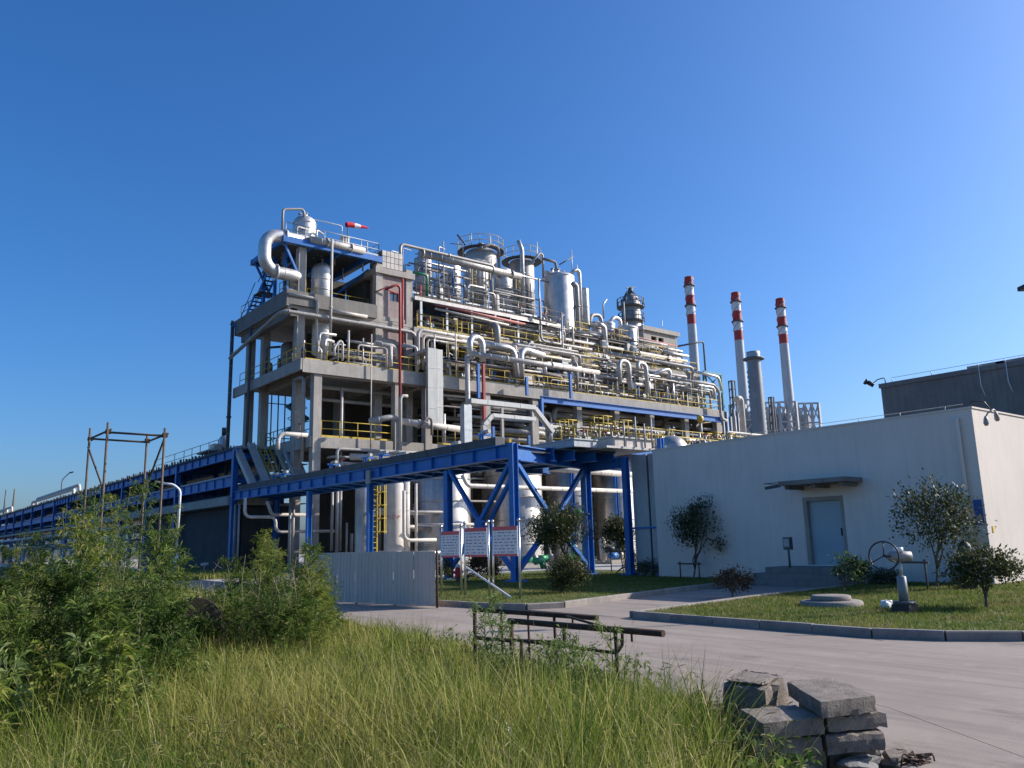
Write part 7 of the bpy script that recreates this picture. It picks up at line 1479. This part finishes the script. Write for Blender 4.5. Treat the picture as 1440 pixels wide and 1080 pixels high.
# foxtail seed heads on arching stalks
P, D = field(5200, 3.1, 16, -200, 1150, .8); dist = np.interp(P[:, 1], eY, eX) - P[:, 0]; k = (dist > .25) & clear_stack(P); P, D = P[k], D[k]; n = len(P); NS, RS = 9, 5
h = NR.uniform(.42, .8, n) * np.interp(D, [3, 7, 12, 16], [1, .85, .62, .6]); a = NR.uniform(0, 2 * PI, n); arch = NR.uniform(.15, .5, n) * h; hl = NR.uniform(.05, .1, n)
V = []; Fc = []
ts = np.array([0, .35, .65, .8, .86, .9, .94, .98, 1.0]); rs = np.array([.0014, .0012, .001, .0009, .0022, .0042, .0044, .003, .0004])
for i in range(NS):
    t = ts[i]; cx = P[:, 0] + np.cos(a) * arch * t ** 2.6; cy = P[:, 1] + np.sin(a) * arch * t ** 2.6; cz = -.09 + h * (t - .22 * t ** 5)
    for q in range(RS):
        b_ = 2 * PI * q / RS; rr = rs[i] * np.interp(D, [3, 16], [1.0, 1.7]); V.append(np.stack([cx + np.cos(b_) * rr * -np.sin(a), cy + np.cos(b_) * rr * np.cos(a), cz + np.sin(b_) * rr * .8], 1) if i > 3 else np.stack([cx + np.cos(b_) * rr, cy + np.sin(b_) * rr, cz], 1))
V = np.stack(V, 1).reshape(-1, 3); b_ = np.arange(n)[:, None] * NS * RS
for i in range(NS - 1):
    for q in range(RS): q2 = (q + 1) % RS; Fc.append(b_ + [i * RS + q, i * RS + q2, (i + 1) * RS + q2, (i + 1) * RS + q])
o = raw('foxtail_heads', V, np.concatenate(Fc, 1).reshape(-1, 4), 'seed_head', smooth=True); stuff(tag(o, 'arching foxtail seed heads standing out of the long grass', 'grass'))
# broad low weeds among the grass
P, D = field(16000, 3.2, 14, -200, 1100, .8); dist = np.interp(P[:, 1], eY, eX) - P[:, 0]; k = (dist > .15) & (patchnoise(P, 1.2, 9) > .1); P, D = P[k], D[k]; n = len(P)
c = np.concatenate([P, NR.uniform(-.05, .3, (n, 1))], 1); c = np.repeat(c, 3, 0) + NR.normal(size=(3 * n, 3)) * .04; d = rdir(3 * n, .3); v, f = leaves(c, d, norm(rdir(3 * n) * .4 + np.array([0, 0, 1.])), NR.uniform(.05, .11, 3 * n), NR.uniform(.02, .04, 3 * n), .2, .2)
stuff(tag(raw('ground_weeds', v, f, 'weed_leaf'), 'low broad-leaved weeds scattered through the foreground grass', 'weeds'))
# grass and weeds on the strip beyond the thicket (left background) and by the slabs
gx = NR.uniform(-8, 12, 26000); gy = NR.uniform(19, 52, 26000); P = np.stack([gx, gy], 1); dist = np.interp(gy, eY, eX) - gx; k = dist > .3; P = P[k]; n = len(P)
blades(np.concatenate([P, np.full((n, 1), -.09)], 1), NR.uniform(.2, .6, n), NR.uniform(.015, .035, n), np.abs(NR.normal(size=n) * .2), NR.uniform(0, .6, n), 'grass_leaf', 'verge_grass', 'rough grass on the verge beyond the left thicket', 2)
# strip between road and rack at left
gx = NR.uniform(12.8, 18.8, 14000); gy = NR.uniform(44, 62, 14000); n = 14000
blades(np.stack([gx, gy, np.full(n, -.0)], 1), NR.uniform(.08, .35, n), NR.uniform(.02, .05, n), np.abs(NR.normal(size=n) * .2), NR.uniform(0, .6, n), 'grass_leaf', 'rack_verge', 'green verge along the foot of the pipe rack', 2)
# mown lawns
def inpoly(P, poly):
    x, y = P[:, 0], P[:, 1]; r_ = np.zeros(len(P), bool); j = len(poly) - 1
    for i in range(len(poly)):
        xi, yi = poly[i]; xj, yj = poly[j]; c = ((yi > y) != (yj > y)) & (x < (xj - xi) * (y - yi) / (yj - yi + 1e-12) + xi); r_ ^= c; j = i
    return r_
for poly, n, x0, x1, y0, y1, lb in ((lawn_r, 120000, 12.4, 27, 3.0, 13, 'mown green lawn blades in front of the white building'), (lawn_l, 90000, 12.0, 27, 14.8, 30, 'mown green lawn blades around the bridge columns')):
    P = np.stack([NR.uniform(x0, x1, n), NR.uniform(y0, y1, n)], 1); P = P[inpoly(P, poly)]; n = len(P); pn = patchnoise(P, 2.2, 4)
    blades(np.concatenate([P, np.full((n, 1), .08)], 1), NR.uniform(.03, .085, n) * (1 + .4 * pn), NR.uniform(.010, .02, n), np.abs(NR.normal(size=n) * .3), NR.uniform(0, .5, n), 'lawn_leaf', 'lawn_grass', lb, 2)
# dry sprigs at the road edge
P, D = field(1400, 4.0, 9.5, 850, 1100, 1); dist = np.interp(P[:, 1], eY, eX) - P[:, 0]; k = (dist > -.05) & (dist < .7); P = P[k]; n = len(P)
if n: blades(np.concatenate([P, np.full((n, 1), -.05)], 1), NR.uniform(.12, .38, n), NR.uniform(.003, .008, n), np.abs(NR.normal(size=n) * .5), NR.uniform(.2, .8, n), 'seed_head', 'dry_sprigs', 'dry straw-coloured sprigs along the broken road edge')
